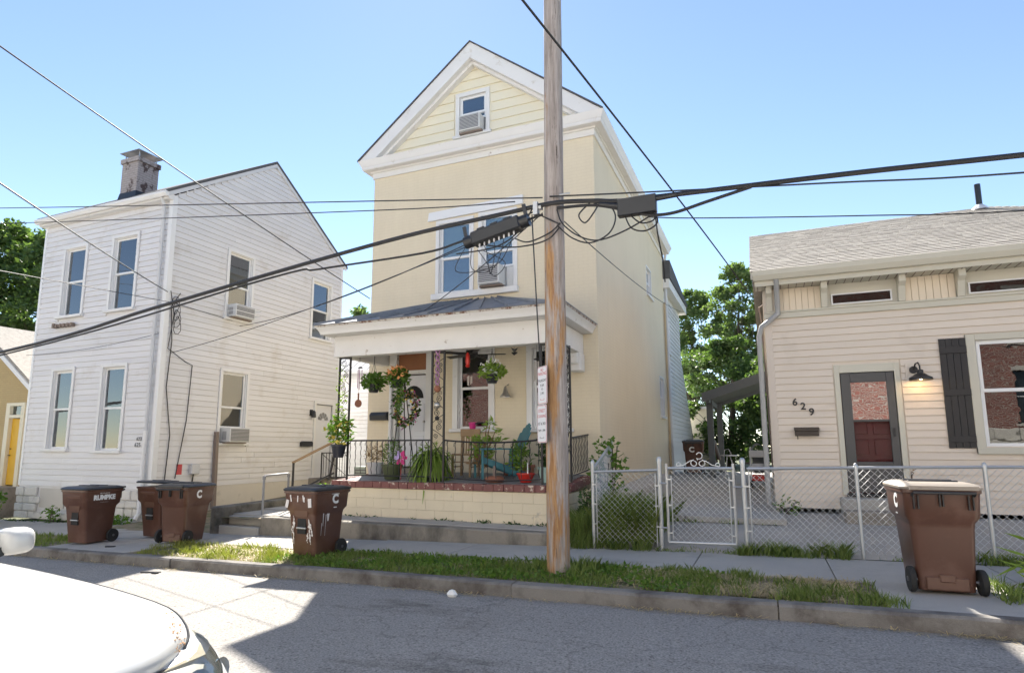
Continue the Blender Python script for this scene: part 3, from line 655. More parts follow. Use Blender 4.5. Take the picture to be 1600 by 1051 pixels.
d = MB().box(-22.10, -21.52, 12.06, 12.1, .34, 2.40).build('door', mt['door_y'], yh)
MB().tube([(-22.02, 12.05, 1.25), (-22.02, 12.0, 1.25), (-21.93, 12.0, 1.25)], .018, 6).build('handle', mt['plast'], d)
MB().lathe([(.03, 0), (.03, .03)], (-22.02, 12.05, 1.44), 8).build('lock', mt['plast'], d)
mb = MB().box(-22.3, -22.1, 11.95, 12.1, .3, 2.9).box(-21.52, -21.34, 11.95, 12.1, .3, 2.9).box(-22.1, -21.52, 11.952, 12.1, 2.42, 2.52).box(-22.1, -21.52, 11.952, 12.1, 2.80, 2.9); mb.build('door_frame', M('cream trim', (.74, .68, .52), .5, .05), yh)
MB().box(-22.1, -21.52, 12.05, 12.06, 2.52, 2.80).build('transom_pane', mt['pane'], yh); MB().box(-22.1, -21.52, 12.10, 12.11, 2.5, 2.80).build('blind', mt['blind_t'], yh)
MB().box(-22.5, -21.1, 11.2, 12.0, -.6, .30).build('door_step', mt['conc_old'], yh)
rl = thing('stair_railing', 'tan wooden stair railing before the yellow door', 'railing', (-22.4, 11.2, 0))
for (a, b) in (((-22.55, 10.6, .1), (-22.55, 10.6, .9)), ((-22.55, 11.9, .3), (-22.55, 11.9, 1.25))): MB().bar(a, b, .08, .08).build('post', mt['wood'], rl)
MB().bar((-22.55, 10.55, .9), (-22.55, 11.9, 1.25), .09, .05).build('handrail', mt['wood'], rl)
for i in range(6): MB().bar((-22.55, 10.75+.18*i, .15), (-22.55, 10.75+.18*i, .92+.046*i), .03, .03).build('baluster', mt['wood'], rl)

# ================================================================== white rear building seen past the porch
rb = thing('rear_cottage', 'small white sided rear cottage seen behind the porch between both houses', 'house', (-12.4, 20, 0))
mb = MB(); holes_wall(mb, 'f', 20.0, .15, -15.6, -9.3, -.2, 4.4, [(-13.05, -12.15, 1.5, 3.6)]); mb.box(-9.45, -9.3, 20.15, 26, -.2, 4.4); mb.box(-15.6, -15.45, 20.15, 26, -.2, 4.4); mb.build('wall', mt['lh_siding'], rb)
siding(rb, 'f', 20.0, -15.5, -9.3, .3, 4.4, .15, mt['lh_siding'], [(-13.15, -12.05, 1.4, 3.7)])
window(rb, 'f', 20.0, -13.05, -12.15, 1.5, 3.6, casing=.1, back='blind_t')
MB().prism([(19.7, 4.34), (23.2, 6.6), (26.4, 4.34), (26.4, 4.46), (23.2, 6.74), (19.7, 4.46)], 'x', -15.9, -9.05).build('roof', mt['alum'], rb)
for i in range(16): MB().bar((-15.7+i*.42, 19.75, 4.49), (-15.7+i*.42, 23.2, 6.76), .03, .05).build('roof_seam', mt['alum'], rb)
acu = thing('condenser_unit', 'grey green air conditioner condenser on the ground behind the porch', 'condenser', (-10.6, 15.2, .2))
MB().box(-11.0, -10.1, 15.0, 15.8, .15, .95).build('casing', M('condenser green', (.33, .38, .33), .5, .08), acu, bevel=.02)
for i in range(8): MB().box(-10.96, -10.14, 14.975, 14.998, .24+.085*i, .275+.085*i).build('louvre', mt['acgrille'], acu)
for i in range(8): MB().box(-10.098, -10.07, 15.06, 15.74, .24+.085*i, .275+.085*i).build('louvre', mt['acgrille'], acu)
# ================================================================== the yellow brick house with the porch
MX0, MX1, MY0, MY1, MXC = -8.74, -3.09, 12.4, 22.0, -5.95
mh = thing('yellow_house', 'tall pale yellow painted brick house with front gable and porch', 'house', (MXC, MY0, 0))
mhf = [(-7.97, -7.08, 1.0, 3.68), (-6.32, -5.55, 1.90, 3.62), (-4.54, -3.82, 1.88, 3.60), (-6.85, -6.04, 5.04, 6.72), (-5.74, -4.96, 5.04, 6.76)]
mhs = [(18.55, 19.35, 6.1, 6.95), (20.4, 21.2, 2.5, 3.75)]
mb = MB(); holes_wall(mb, 'f', MY0, .25, MX0, MX1-.25, -.3, 8.35, mhf); holes_wall(mb, 's', MX1, .25, MY0, MY1, -.3, 8.35, mhs)
mb.box(MX0, MX0+.25, MY0+.25, MY1, -.3, 8.35); mb.box(MX0+.25, MX1-.25, MY1-.25, MY1, -.3, 8.35); mb.build('wall', mt['cream_brick'], mh)
# cornice: frieze, bed mould, crown, with the return along the right side
def cornice(z0, z1, d0, d1, nm, m):
    a = [(-d0, z0), (-d1, z1-.0)]
    mb = MB()
    P = lambda d, z: [(MX0-d, MY0-d, z), (MX1+d, MY0-d, z), (MX1+d, MY1+d, z), (MX0-d, MY1+d, z)]
    mb.loft([P(d0, z0), P(d1, z1)]); return mb.build(nm, m, mh)
cornice(8.19, 8.33, .035, .04, 'frieze', mt['oldwhite']); cornice(8.332, 8.37, .07, .08, 'bed_mould', mt['oldwhite'])
cornice(8.372, 8.39, .22, .225, 'soffit', mt['corn']); cornice(8.392, 8.45, .23, .24, 'fascia', mt['corn']); cornice(8.452, 8.60, .245, .31, 'crown_mould', mt['corn'])
gx0, gx1, gza = MX0-.29, MX1+.26, 11.03
# gable wall and boards
gwz = lambda x: 8.5+(10.75-8.5)*(1-abs(x-MXC)/(MX1+.05-MXC))
mb = MB(); mb.prism([(MX0-.05, 8.5), (-6.36, 8.5), (-6.36, gwz(-6.36))], 'y', MY0+.03, MY0+.2); mb.prism([(-5.66, 8.5), (MX1+.05, 8.5), (-5.66, gwz(-5.66))], 'y', MY0+.03, MY0+.2)
mb.prism([(-6.36, 9.86), (-5.66, 9.86), (-5.66, gwz(-5.66)), (MXC, 10.75), (-6.36, gwz(-6.36))], 'y', MY0+.03, MY0+.2); mb.prism([(-6.36, 8.5), (-5.66, 8.5), (-5.66, 8.86), (-6.36, 8.86)], 'y', MY0+.03, MY0+.2); mb.build('gable_wall', mt['cream_board'], mh)
gsl = (gza-8.60)/(MXC-gx0)
def gm(z):
    k = (gza-.28-z)/gsl; return (MXC-k, MXC+k)
siding(mh, 'f', MY0+.03, 0, 0, 8.61, 10.7, .235, mt['cream_board'], [(-6.50, -5.52, 8.75, 9.98)], lim=gm, thick=.03, name='gable_board')
# rake boards and roof
for s, xe in ((-1, gx0), (1, gx1)):
    mb = MB(); w = .33
    k = (gza-8.61)/abs(xe-MXC)
    mb.prism([(xe, 8.61), (MXC, gza), (MXC, gza-w*1.2), (xe-s*w*1.45, 8.61)] if s > 0 else [(xe, 8.61), (xe-s*w*1.45, 8.61), (MXC, gza-w*1.2), (MXC, gza)], 'y', MY0-.28, MY0+.02)
    mb.build('rake_board', mt['corn'], mh)
    mb = MB(); mb.prism([(xe-s*w*1.45, 8.62), (MXC, gza-w*1.2), (MXC, gza-w*1.2-.08), (xe-s*(w*1.45+.12), 8.62)] if s > 0 else [(xe-s*w*1.45, 8.62), (xe-s*(w*1.45+.12), 8.62), (MXC, gza-w*1.2-.08), (MXC, gza-w*1.2)], 'y', MY0-.14, MY0+.015)
    mb.build('rake_mould', mt['corn'], mh)
    mb = MB(); mb.prism([(xe+s*.04, 8.59), (MXC, gza+.004), (MXC, gza+.035), (xe+s*.04, 8.63)] if s < 0 else [(xe+s*.04, 8.59), (xe+s*.04, 8.63), (MXC, gza+.035), (MXC, gza+.004)], 'y', MY0-.31, MY1+.3)
    mb.build('roof', mt['roofgrey'], mh)
MB().prism([(MX0, 8.61), (MX1, 8.61), (MXC, 10.9)], 'y', MY1-.2, MY1).build('rear_gable', mt['cream_board'], mh)
# openings
window(mh, 'f', MY0+.03, -6.36, -5.66, 8.86, 9.86, casing=.10, proud=.03, back='dark', split=.55, low_open=.4, recess=.03)
aircon('air conditioner in the attic gable window of the yellow house', 'f', MY0, -6.27, -5.72, 8.86, 9.24, .22)
window(mh, 'f', MY0, *mhf[3], casing=.09, proud=.03, back='dark', back_up='blind_t', sill=False)
window(mh, 'f', MY0, *mhf[4], casing=.09, proud=.03, back='dark', back_up='blind_t', sill=False, low_open=.48)
aircon('large air conditioner in the upper front window of the yellow house', 'f', MY0, -5.70, -5.18, 5.06, 5.50, .34)
MB().box(-5.16, -4.98, MY0+.05, MY0+.07, 5.06, 5.5).build('filler_panel', mt['ac'], mh)
MB().prism([(-7.15, 6.82), (-7.12, 7.03), (-4.72, 7.10), (-4.72, 6.89)], 'y', MY0-.06, MY0+.02).build('lintel', mt['vinyl'], mh)
MB().box(-7.02, -4.84, MY0-.10, MY0+.03, 4.88, 5.02).build('sill', mt['white'], mh, bevel=.01)
window(mh, 'f', MY0, *mhf[1], casing=.13, proud=.04, back='dark', pane='pane_r', split=.52); window(mh, 'f', MY0, *mhf[2], casing=.13, proud=.04, back='dark', pane='pane_r', split=.52)
window(mh, 's', MX1, *mhs[0], casing=.05, proud=.01, back='dark'); window(mh, 's', MX1, *mhs[1], casing=.05, proud=.01, back='dark')
# front door, storm frame, transom
d = MB().box(-7.90, -7.15, MY0+.08, MY0+.12, 1.06, 3.16).build('door', mt['door_w'], mh, bevel=.006)
for (a, b, z0, z1) in ((-7.82, -7.56, 1.2, 1.75), (-7.49, -7.23, 1.2, 1.75), (-7.82, -7.56, 1.85, 2.5), (-7.49, -7.23, 1.85, 2.5)): MB().box(a, b, MY0+.066, MY0+.082, z0, z1).build('door_panel', mt['door_w'], d, bevel=.014)
P = lambda r, a: (-7.525+r*math.cos(a), MY0+.072, 2.62+r*math.sin(a)*1.1)
MB().add([P(.27, math.pi*i/10) for i in range(11)], [tuple(range(11))]).build('fanlight_pane', mt['dark'], d)
MB().lathe([(.028, 0), (.035, .03), (.02, .05)], (-7.22, MY0+.05, 2.05), 8).build('handle', mt['brass'], d)
mb = MB().box(-8.12, -7.92, MY0-.06, MY0+.12, 1.0, 3.82).box(-7.13, -6.98, MY0-.06, MY0+.12, 1.0, 3.82).box(-7.92, -7.13, MY0-.058, MY0+.12, 3.66, 3.82).box(-7.92, -7.13, MY0-.03, MY0+.1, 3.18, 3.27); mb.build('door_frame', mt['oldwhite'], mh, bevel=.006)
MB().box(-7.92, -7.13, MY0+.03, MY0+.06, 3.27, 3.66).build('transom_board', mt['orange_t'], mh)
MB().tube([(-8.02, MY0-.1, 1.05), (-8.02, MY0-.1, 3.3)], .03, 8).build('downspout', mt['alum'], mh)
MB().box(-8.1, -6.9, MY0-.36, MY0+.05, .85, 1.03).build('door_step', mt['conc_old'], mh, bevel=.02)
# rear right downspout and rear wing
MB().tube([(MX1+.12, MY1+.12, 8.4), (MX1+.07, MY1+.10, 8.1), (MX1+.07, MY1+.10, .6)], .05, 8).build('downspout', mt['alum'], mh)
MB().tube([(MX1+.06, MY1-.25, 6.5), (MX1+.06, MY1-.25, .6)], .04, 6).build('conduit', M('tan pipe', (.5, .38, .24), .5, .05), mh)
wg = MB().box(MX0+.3, MX1-.06, MY1, 26.6, .2, 7.1).build('rear_wing', mt['lh_siding'], mh)
MB().prism([(26.6, .2), (30.6, .2), (30.6, 1.6), (26.6, 5.4)], 'x', MX0+.3, MX1-.08).build('rear_lean_to', mt['lh_siding'], mh)
siding(mh, 's', MX1-.06, MY1+.12, 26.6, .6, 7.0, .16, mt['lh_siding'])
def ln(z): return (26.62, 26.6+(4.0 if z < 1.6 else 4.0*(5.4-z)/3.8))
siding(mh, 's', MX1-.08, 0, 0, .6, 5.2, .16, mt['lh_siding'], lim=ln)
MB().box(MX0+.1, MX1+.22, MY1-.0, 27.0, 7.1, 7.42).build('rear_cornice', mt['corn'], mh)
MB().prism([(MY1, 7.43), (27.1, 7.43), (27.1, 7.55), (MY1, 8.1)], 'x', MX0, MX1+.26).build('rear_roof', mt['roofgrey'], mh)
window(mh, 's', MX1-.04, 22.6, 23.3, 4.9, 6.1, casing=.06, proud=.03, back='dark', recess=-.01)

# ------------------------------------------------------------------ porch (part of the yellow house)
PX0, PX1, PY0 = -8.32, -3.24, 10.6
def pz(y): return .82+(y-PY0)*.07
mb = MB().box(PX0+.05, PX1-.05, PY0+.08, MY0-.01, -.2, .66); mb.build('porch_base', mt['block'], mh)
z = .10; 
for r in range(3):
    h = .195; x = PX0+.02-(.2 if r % 2 else 0); 
    while x < PX1-.02:
        a = max(x, PX0+.02); b = min(x+.40, PX1-.02)
        if b-a > .03: MB().box(a+.0008, b-.0008, PY0+.035+random.uniform(-.0015, .0015), PY0+.09, z+.0012, z+h-.0012).build('concrete_block', mt['block'], mh, bevel=.003)
        x += .40
    y = PY0+.09-(.2 if r % 2 else 0)
    while y < MY0:
        a = max(y, PY0+.095); b = min(y+.4, MY0-.01)
        if b-a > .03: MB().box(PX1-.07, PX1-.02+random.uniform(-.003, .003), a+.004, b-.004, z+.004, z+h-.004).build('concrete_block', mt['block'], mh, bevel=.006)
        y += .4
    z += h
n = 25; L = (PX1-PX0)/n
for i in range(n):
    dz = random.uniform(-.006, .004); MB().box(PX0+i*L+.003, PX0+(i+1)*L-.003, PY0-.01+random.uniform(-.006, .006), PY0+.19, .69+dz, .815+dz).build('edge_brick', mt['redpaint'], mh, bevel=.008)
for i in range(8):
    y0 = PY0+.195+i*.2; dz = random.uniform(-.004, .004)
    MB().box(PX1-.19, PX1+.01, y0+.003, y0+.197, .69+.07*(y0-PY0)+dz, .815+.07*(y0+.1-PY0)+dz).build('edge_brick', mt['redpaint'], mh, bevel=.008)
    MB().box(PX0-.0, PX0+.19, y0+.003, y0+.197, .69+.07*(y0-PY0)+dz, .815+.07*(y0+.1-PY0)+dz).build('edge_brick', mt['redpaint'], mh, bevel=.008)
MB().add([(PX0+.19, PY0+.19, .66), (PX1-.19, PY0+.19, .66), (PX1-.19, MY0-.01, .78), (PX0+.19, MY0-.01, .78), (PX0+.19, PY0+.19, .822), (PX1-.19, PY0+.19, .822), (PX1-.19, MY0-.01, pz(MY0)), (PX0+.19, MY0-.01, pz(MY0))],
         [(0,3,2,1),(4,5,6,7),(0,1,5,4),(1,2,6,5),(2,3,7,6),(3,0,4,7)]).build('porch_floor', mt['floor_p'], mh)
# stairs on the left end of the porch
for i in range(4): MB().box(-9.36+.27*i, -8.34, 10.85, 12.0, .05, .27+.165*i-.0).build('porch_step', mt['conc_old'], mh, bevel=.012) if i < 4 else None
# beam, ceiling, fascia, roof
mb = MB().box(-8.36, -3.40, 10.58, 10.80, 3.38, 3.82).box(-8.36, -8.16, 10.80, MY0, 3.40, 3.81).box(-3.60, -3.405, 10.80, MY0, 3.40, 3.81); mb.build('porch_beam', mt['oldwhite'], mh, bevel=.008)
MB().box(-8.16, -3.60, 10.80, MY0-.005, 3.72, 3.76).build('porch_ceiling', mt['white'], mh)
ex0, ex1, ey = -8.52, -3.16, 10.22
mb = MB().box(ex0+.06, ex1-.06, ey+.06, MY0-.005, 3.825, 3.85); mb.build('porch_soffit', mt['oldwhite'], mh)
P = lambda d, z: [(ex0-d, ey-d, z), (ex1+d, ey-d, z), (ex1+d, MY0-.004, z), (ex0-d, MY0-.004, z)]
MB().loft([P(-.04, 3.822), P(-.02, 3.88), P(.0, 3.915), P(.04, 3.97)]).build('porch_fascia', mt['oldwhite'], mh)
def rust():
    m, t, b = nt('rusty peeling roof edge'); v = coords(t); n1 = noise(t, v, 9, 6, .7)
    c = mixc(t, ramp(t, n1, .40, .55), (.17, .075, .045), (.62, .58, .52)); t.links.new(c, b.inputs['Base Color']); b.inputs['Roughness'].default_value = .8; return m
mt['rustedge'] = rust()
MB().loft([P(.045, 3.973), P(.055, 4.005)]).build('roof_edge', mt['rustedge'], mh)
ez = 4.008; tzl, tzr, tz = -6.75, -5.2, 4.80
nP = 10
for i in range(nP):
    a, b = i/nP, (i+1)/nP; e0, e1 = ex0-.06+(ex1-ex0+.12)*a, ex0-.06+(ex1-ex0+.12)*b
    t0, t1 = tzl+(tzr-tzl)*a, tzl+(tzr-tzl)*b
    q = [(e0, ey-.07, ez), (e1-.01, ey-.07, ez), (t1-.004, MY0-.01, tz), (t0, MY0-.01, tz)]
    mb = MB(); mb.add(q+[(x, y, z+.012) for x, y, z in q], [(0,3,2,1),(4,5,6,7),(0,1,5,4),(1,2,6,5),(2,3,7,6),(3,0,4,7)])
    mb.bar(Vector(q[0])+Vector((.0, 0, .03)), Vector(q[3])+Vector((0, 0, .03)), .022, .045)
    mb.build('roof_panel', mt['metalroof'], mh)
for q in ([(ex0-.07, ey-.07, ez+.006), (tzl, MY0-.01, tz+.006), (ex0-.07, MY0-.01, ez+.006)], [(ex1+.07, ey-.07, ez+.006), (ex1+.07, MY0-.01, ez+.006), (tzr, MY0-.01, tz+.006)]):
    MB().add(q+[(x, y, z-.012) for x, y, z in q], [(0, 1, 2), (5, 4, 3), (0, 3, 4, 1), (1, 4, 5, 2), (2, 5, 3, 0)]).build('roof_panel', mt['metalroof'], mh)
# scrolled bracket block where the beam meets the wall on the right
MB().box(-3.62, -3.38, 12.05, 12.39, 3.02, 3.4).box(-3.59, -3.41, 11.95, 12.05, 3.16, 3.39).build('beam_bracket', mt['oldwhite'], mh, bevel=.02)
# wrought iron columns
def scroll(c, r, z, s, ax):
    pts = []
    for j in range(19):
        a = s*(j/18*3.6*math.pi)+(-math.pi/2); rr = r*(1-j/18*.85); pts.append((c[0]+rr*math.cos(a)*ax[0], c[1]+rr*math.cos(a)*ax[1], z+rr*math.sin(a)))
    return pts
def column(x, y, ax, w=.27, zt=3.39):
    z0 = pz(y); cl = MB(); cl.bar((x, y, z0), (x, y, zt), .035, .035).bar((x+ax[0]*w, y+ax[1]*w, z0), (x+ax[0]*w, y+ax[1]*w, zt), .035, .035)
    cl.bar((x, y, zt-.03), (x+ax[0]*w, y+ax[1]*w, zt-.03), .03, .03)
    o = cl.build('porch_column', mt['iron'], mh)
    sc_ = MB(); n = 6; hh = (zt-z0-.9)/n; m = (x+ax[0]*w/2, y+ax[1]*w/2)
    zz = z0+.85
    for i in range(n):
        s = 1 if i % 2 else -1
        sc_.tube([(m[0]-s*ax[0]*w/2, m[1]-s*ax[1]*w/2, zz+.0), (m[0], m[1], zz+hh*.35), (m[0]+s*ax[0]*w/2, m[1]+s*ax[1]*w/2, zz+hh*.62)], .007, 5)
        sc_.tube(scroll((m[0]-s*ax[0]*w*.12, m[1]-s*ax[1]*w*.12), w*.26, zz+hh*.72, s, ax), .007, 5)
        sc_.tube(scroll((m[0]+s*ax[0]*w*.18, m[1]+s*ax[1]*w*.18), w*.2, zz+hh*.12, -s, ax), .006, 5)
        zz += hh
    sc_.tube([(x, y, z0+.45), (m[0], m[1], z0+.62), (x+ax[0]*w, y+ax[1]*w, z0+.45)], .007, 5); sc_.tube([(x, y, z0+.80), (m[0], m[1], z0+.62), (x+ax[0]*w, y+ax[1]*w, z0+.80)], .007, 5)
    sc_.build('scrollwork', mt['iron'], o)
column(-8.27, 10.68, (1, 0)); column(-6.02, 10.68, (1, 0)); column(-3.74, 10.68, (1, 0)); column(-3.34, 10.9, (0, 1), .26)
# railings with twisted balusters; each bay is its own railing
_bal = MB().tube([(.006*math.cos(i*1.25), .006*math.sin(i*1.25), i*.0305) for i in range(21)], .008, 4).mesh('baluster', mt['iron'])
def railing(label, x0, x1, y0, y1, n, sag=0.):
    r = thing('porch_railing', label, 'railing', ((x0+x1)/2, (y0+y1)/2, pz(min(y0, y1))), 'iron porch railings'); o = org(r)
    def Q(k, z): return (x0+(x1-x0)*k, y0+(y1-y0)*k, z+pz(y0+(y1-y0)*k)-sag*4*k*(1-k))
    MB().tube([Q(i/8, .80) for i in range(9)], .018, 6).build('top_rail', mt['iron'], r); MB().tube([Q(i/8, .10) for i in range(9)], .013, 6).build('bottom_rail', mt['iron'], r)
    for i in range(n):
        k = (i+.5)/n; b = link('baluster', _bal, r, Vector(Q(k, .13))-o); b.scale = (1, 1, 1.08)
        MB().tube([Vector(Q(k, .77))+Vector((.0, 0, 0)), Vector(Q(k, .74))+Vector((-.03, 0, .02)), Vector(Q(k, .70))+Vector((-.035, 0, 0))], .005, 4).build('curl', mt['iron'], r)
railing('iron porch railing in front of the white front door', -8.0, -6.02, 10.68, 10.68, 15)
railing('sagging iron porch railing in front of both chairs', -5.75, -3.72, 10.68, 10.68, 12, .05)
railing('short iron railing closing the right end of the porch', -3.34, -3.34, 11.16, 12.36, 11)
sr = thing('stair_handrail', 'black stair handrail with timber top at the left porch steps', 'railing', (-9.2, 10.9, .2))
MB().bar((-9.62, 10.9, 1.16), (-8.5, 10.9, 1.62), .07, .035).build('handrail', mt['wood'], sr)
for a in (((-9.6, 10.9, .12), (-9.6, 10.9, 1.15)), ((-8.62, 10.9, .8), (-8.46, 10.9, 1.62)), ((-9.58, 10.9, .5), (-8.5, 10.9, .95))): MB().bar(*a, .035, .035).build('bar', mt['iron'], sr)
r2 = thing('landing_railing', 'black railing at the rear door landing between the houses', 'railing', (-13.2, 16.5, .5))
for i in range(9): MB().bar((-13.38, 16.6+.14*i, .5), (-13.38, 16.6+.14*i, 1.3), .014, .014).build('baluster', mt['iron'], r2)
MB().bar((-13.38, 16.5, 1.32), (-13.38, 17.85, 1.32), .03, .03).build('top_rail', mt['iron'], r2); MB().bar((-13.38, 16.5, .5), (-13.38, 17.85, .5), .03, .03).build('bottom_rail', mt['iron'], r2); MB().bar((-13.38, 16.5, 0), (-13.38, 16.5, 1.34), .03, .03).build('post', mt['iron'], r2)
MB().bar((-13.38, 16.5, 1.3), (-13.38, 17.8, .55), .014, .014).build('brace', mt['iron'], r2)
ph = thing('pipe_handrail', 'grey pipe handrail shaped like an arch by the entrance steps', 'railing', (-9.73, 10.5, .12))
MB().tube([(-9.70, 10.15, .1), (-9.70, 10.15, .86), (-9.71, 10.19, .90), (-9.77, 10.93, .92), (-9.78, 10.97, .88), (-9.78, 10.97, .12)], .024, 8).build('pipe', mt['pipe'], ph, smooth=True)
for p in ((-9.70, 10.15, .86), (-9.78, 10.97, .88)): MB().lathe([(.034, -.04), (.034, .04)], p, 8).build('elbow_fitting', mt['pipe'], ph)
# ================================================================== beige single-storey house on the right
RX0, RX1, RY0, RY1 = .09, 7.4, 12.0, 19.4
rh = thing('beige_house', 'single-storey beige sided house numbered 629 with shingled roof', 'house', (3.7, RY0, .3))
rhf = [(1.19, 1.99, .72, 2.74), (3.12, 4.6, 1.50, 3.17)]
mb = MB(); holes_wall(mb, 'f', RY0, .2, RX0, RX1, .1, 4.5, rhf+[(1.18, 2.04, 3.95, 4.10), (3.10, 3.95, 3.95, 4.10)])
mb.box(RX0, RX0+.2, RY0+.2, RY1, .1, 4.5); mb.box(RX1-.2, RX1, RY0+.2, RY1, .1, 4.5); mb.box(RX0+.2, RX1-.2, RY1-.2, RY1, .1, 4.5); mb.build('wall', mt['rh_siding'], rh)
siding(rh, 'f', RY0, RX0+.09, RX1, .47, 3.76, .1175, mt['rh_siding'], [(1.09, 2.09, .4, 2.90), (2.99, 4.73, 1.38, 3.29)], thick=.026)
siding(rh, 'w', RX0, RY0+.1, RY1, .47, 4.4, .1175, mt['rh_siding'], [], thick=.026)
MB().box(RX0-.02, RX0+.10, RY0-.022, RY0+.06, .46, 4.3).build('corner_board', M('corner vinyl', (.64, .56, .48), .45, .03), rh)
MB().box(RX0+.02, RX1, RY0-.0, RY0+.05, .1, .47).build('foundation', mt['conc_old'], rh)
# frieze: band, brackets, boarded panels, small attic windows
MB().box(RX0-.02, RX1, RY0-.05, RY0, 3.765, 3.86).box(RX0-.02, RX1, RY0-.07, RY0, 3.862, 3.89).build('frieze_band', mt['rh_trim'], rh)
def panel(a, b):
    n = max(1, int(round((b-a)/.098))); w = (b-a)/n
    for i in range(n): MB().box(a+i*w+.003, a+(i+1)*w-.003, RY0-.022, RY0, 3.895, 4.30).build('frieze_plank', mt['rh_panel'], rh, bevel=.003)
panel(.30, 1.0); panel(2.24, 2.95); panel(4.2, 4.9)
for (a, b, wa, wb) in ((1.09, 2.14, 1.18, 2.04), (3.06, 4.1, 3.14, 3.99)):
    mb = MB(); holes_wall(mb, 'f', RY0-.012, .01, a, b, 3.895, 4.30, [(wa, wb, 3.95, 4.10)]); mb.build('frieze_panel', mt['rh_trim'], rh)
    mb = MB().box(wa, wb, RY0-.045, RY0-.012, 3.93, 3.952).box(wa, wb, RY0-.045, RY0-.012, 4.098, 4.12).box(wa-.022, wa, RY0-.045, RY0-.012, 3.93, 4.12).box(wb, wb+.022, RY0-.045, RY0-.012, 3.93, 4.12); w = mb.build('attic_window', mt['white'], rh)
    MB().box(wa, wb, RY0-.02, RY0-.014, 3.952, 4.098).build('pane', mt['screen'], w); MB().box(wa, wb, RY0+.03, RY0+.04, 3.94, 4.1).build('blind', mt['dark'], w)  # the black sheet paints the dark space behind the glass
_brk = MB().prism([(0, 0), (-.07, 0), (-.09, .06), (-.16, .24), (-.25, .30), (-.25, .42), (0, .42)], 'x', -.05, .05).mesh('bracket', mt['rh_trim'], bevel=.006)
for xx in (.17, 1.045, 2.19, 3.005, 4.15): link('bracket', _brk, rh, Vector((xx, RY0-.012, 3.893))-org(rh))
# eaves
mb = MB().box(RX0-.14, RX1+.2, RY0-.34, RY0+.03, 4.305, 4.325); mb.build('soffit', mt['rh_trim'], rh)
for i in range(60): MB().box(RX0-.1+i*.125, RX0-.1+i*.125+.012, RY0-.33, RY0, 4.298, 4.304).build('soffit_groove', mt['woodgrey'], rh)
MB().box(RX0-.14, RX1+.2, RY0-.37, RY0-.342, 4.30, 4.45).build('fascia', mt['rh_trim'], rh)
MB().prism([(RY0-.372, 4.54), (RY0-.372, 4.39), (RY0-.44, 4.39), (RY0-.49, 4.47), (RY0-.50, 4.55), (RY0-.485, 4.55), (RY0-.48, 4.50), (RY0-.44, 4.44), (RY0-.39, 4.44), (RY0-.38, 4.54)], 'x', RX0-.16, RX1+.2).build('gutter', mt['rh_trim'], rh)
ds = M('dull downspout', (.36, .36, .36), .4, .08, metal=.2)
MB().tube([(.30, RY0-.40, 4.40), (.30, RY0-.35, 4.3), (.30, RY0-.12, 3.95), (.30, RY0-.11, 3.84), (.16, RY0-.11, 3.72), (.02, RY0-.10, 3.62), (-.03, RY0-.07, 3.45), (-.04, RY0-.06, .5)], .045, 8).build('downspout', ds, rh, smooth=True)
# roof with laid shingle courses
ry, rz, ez0 = 15.55, 6.50, 4.56
rx_end = 4.5
e0, e1 = RX0-.18, RX1+.24
rb0 = MB(); rb0.add([(e0, RY0-.42, ez0), (e1, RY0-.42, ez0), (rx_end, ry, rz), (e0, ry, rz), (e0, RY1+.3, ez0), (e1, RY1+.3, ez0)], [(0, 1, 2, 3), (3, 2, 5, 4), (1, 5, 2), (0, 3, 4), (0, 4, 5, 1)]); rfo = rb0.build('roof', mt['shingle'], rh)
MB().prism([(RY0-.42, ez0-.14), (RY0-.42, ez0+.0), (ry, rz+.0), (ry, rz-.14)], 'x', e0-.02, e0+.02).build('rake_board', mt['rh_trim'], rh)
MB().prism([(RY0, 4.4), (ry, rz-.06), (RY1, 4.4)], 'x', RX0-.01, RX0+.15).build('gable_wall', mt['rh_siding'], rh)
n = 32; vs = []
dv = np.array([0, ry-(RY0-.42), rz-ez0]); Ls = np.linalg.norm(dv); dv = dv/Ls; nv = np.array([0, -dv[2], dv[1]]); ex = Ls/n
shm = MB()
for i in range(n):
    s0 = i*ex-.01; s1 = s0+ex*1.5; xr = e1+(rx_end-e1)*(i*ex/Ls); x = e0-.03+random.uniform(-.25, 0)
    while x < xr:
        w = random.choice((.16, .2, .26, .31, .36)); a = max(x+.003, e0-.03); b = min(x+w-.003, xr); t = random.uniform(.015, .021)
        if b-a > .02:
            p0 = np.array([0, RY0-.42, ez0]); q = lambda xx, s, h: tuple(p0+dv*min(s, Ls)+nv*h+np.array([xx, 0, 0]))
            shm.add([q(a, s0, .001), q(b, s0, .001), q(b, s0, t), q(a, s0, t), q(a, s1, .002), q(b, s1, .002)], [(0, 1, 2, 3), (3, 2, 5, 4), (0, 3, 4), (1, 5, 2)])
        x += w
mt['shingle2'] = (lambda: (lambda m: m)(M('shingle tabs', (.36, .335, .30), .92, .08, 50, bump=.5, bs=220)))()
t = mt['shingle2'].node_tree; b = t.nodes['Principled BSDF']; src = b.inputs['Base Color'].links[0].from_socket
g_ = t.nodes.new('ShaderNodeNewGeometry'); t.links.new(mixc(t, 1., src, ramp(t, g_.outputs['Random Per Island'], 0, 1, (.84, .83, .82), (1.08, 1.07, 1.05)), 'MULTIPLY'), b.inputs['Base Color'])
stuff(shm.build('shingle_tabs', mt['shingle2'], rh))
MB().tube([(4.35, 15.35, 6.3), (4.35, 15.35, 6.95)], .055, 10).build('vent_pipe', mt['plast'], rfo)
MB().lathe([(.16, -.02), (.13, .03), (.06, .10)], (4.35, 15.35, 6.40), 10).build('vent_flashing', mt['alum'], rfo)
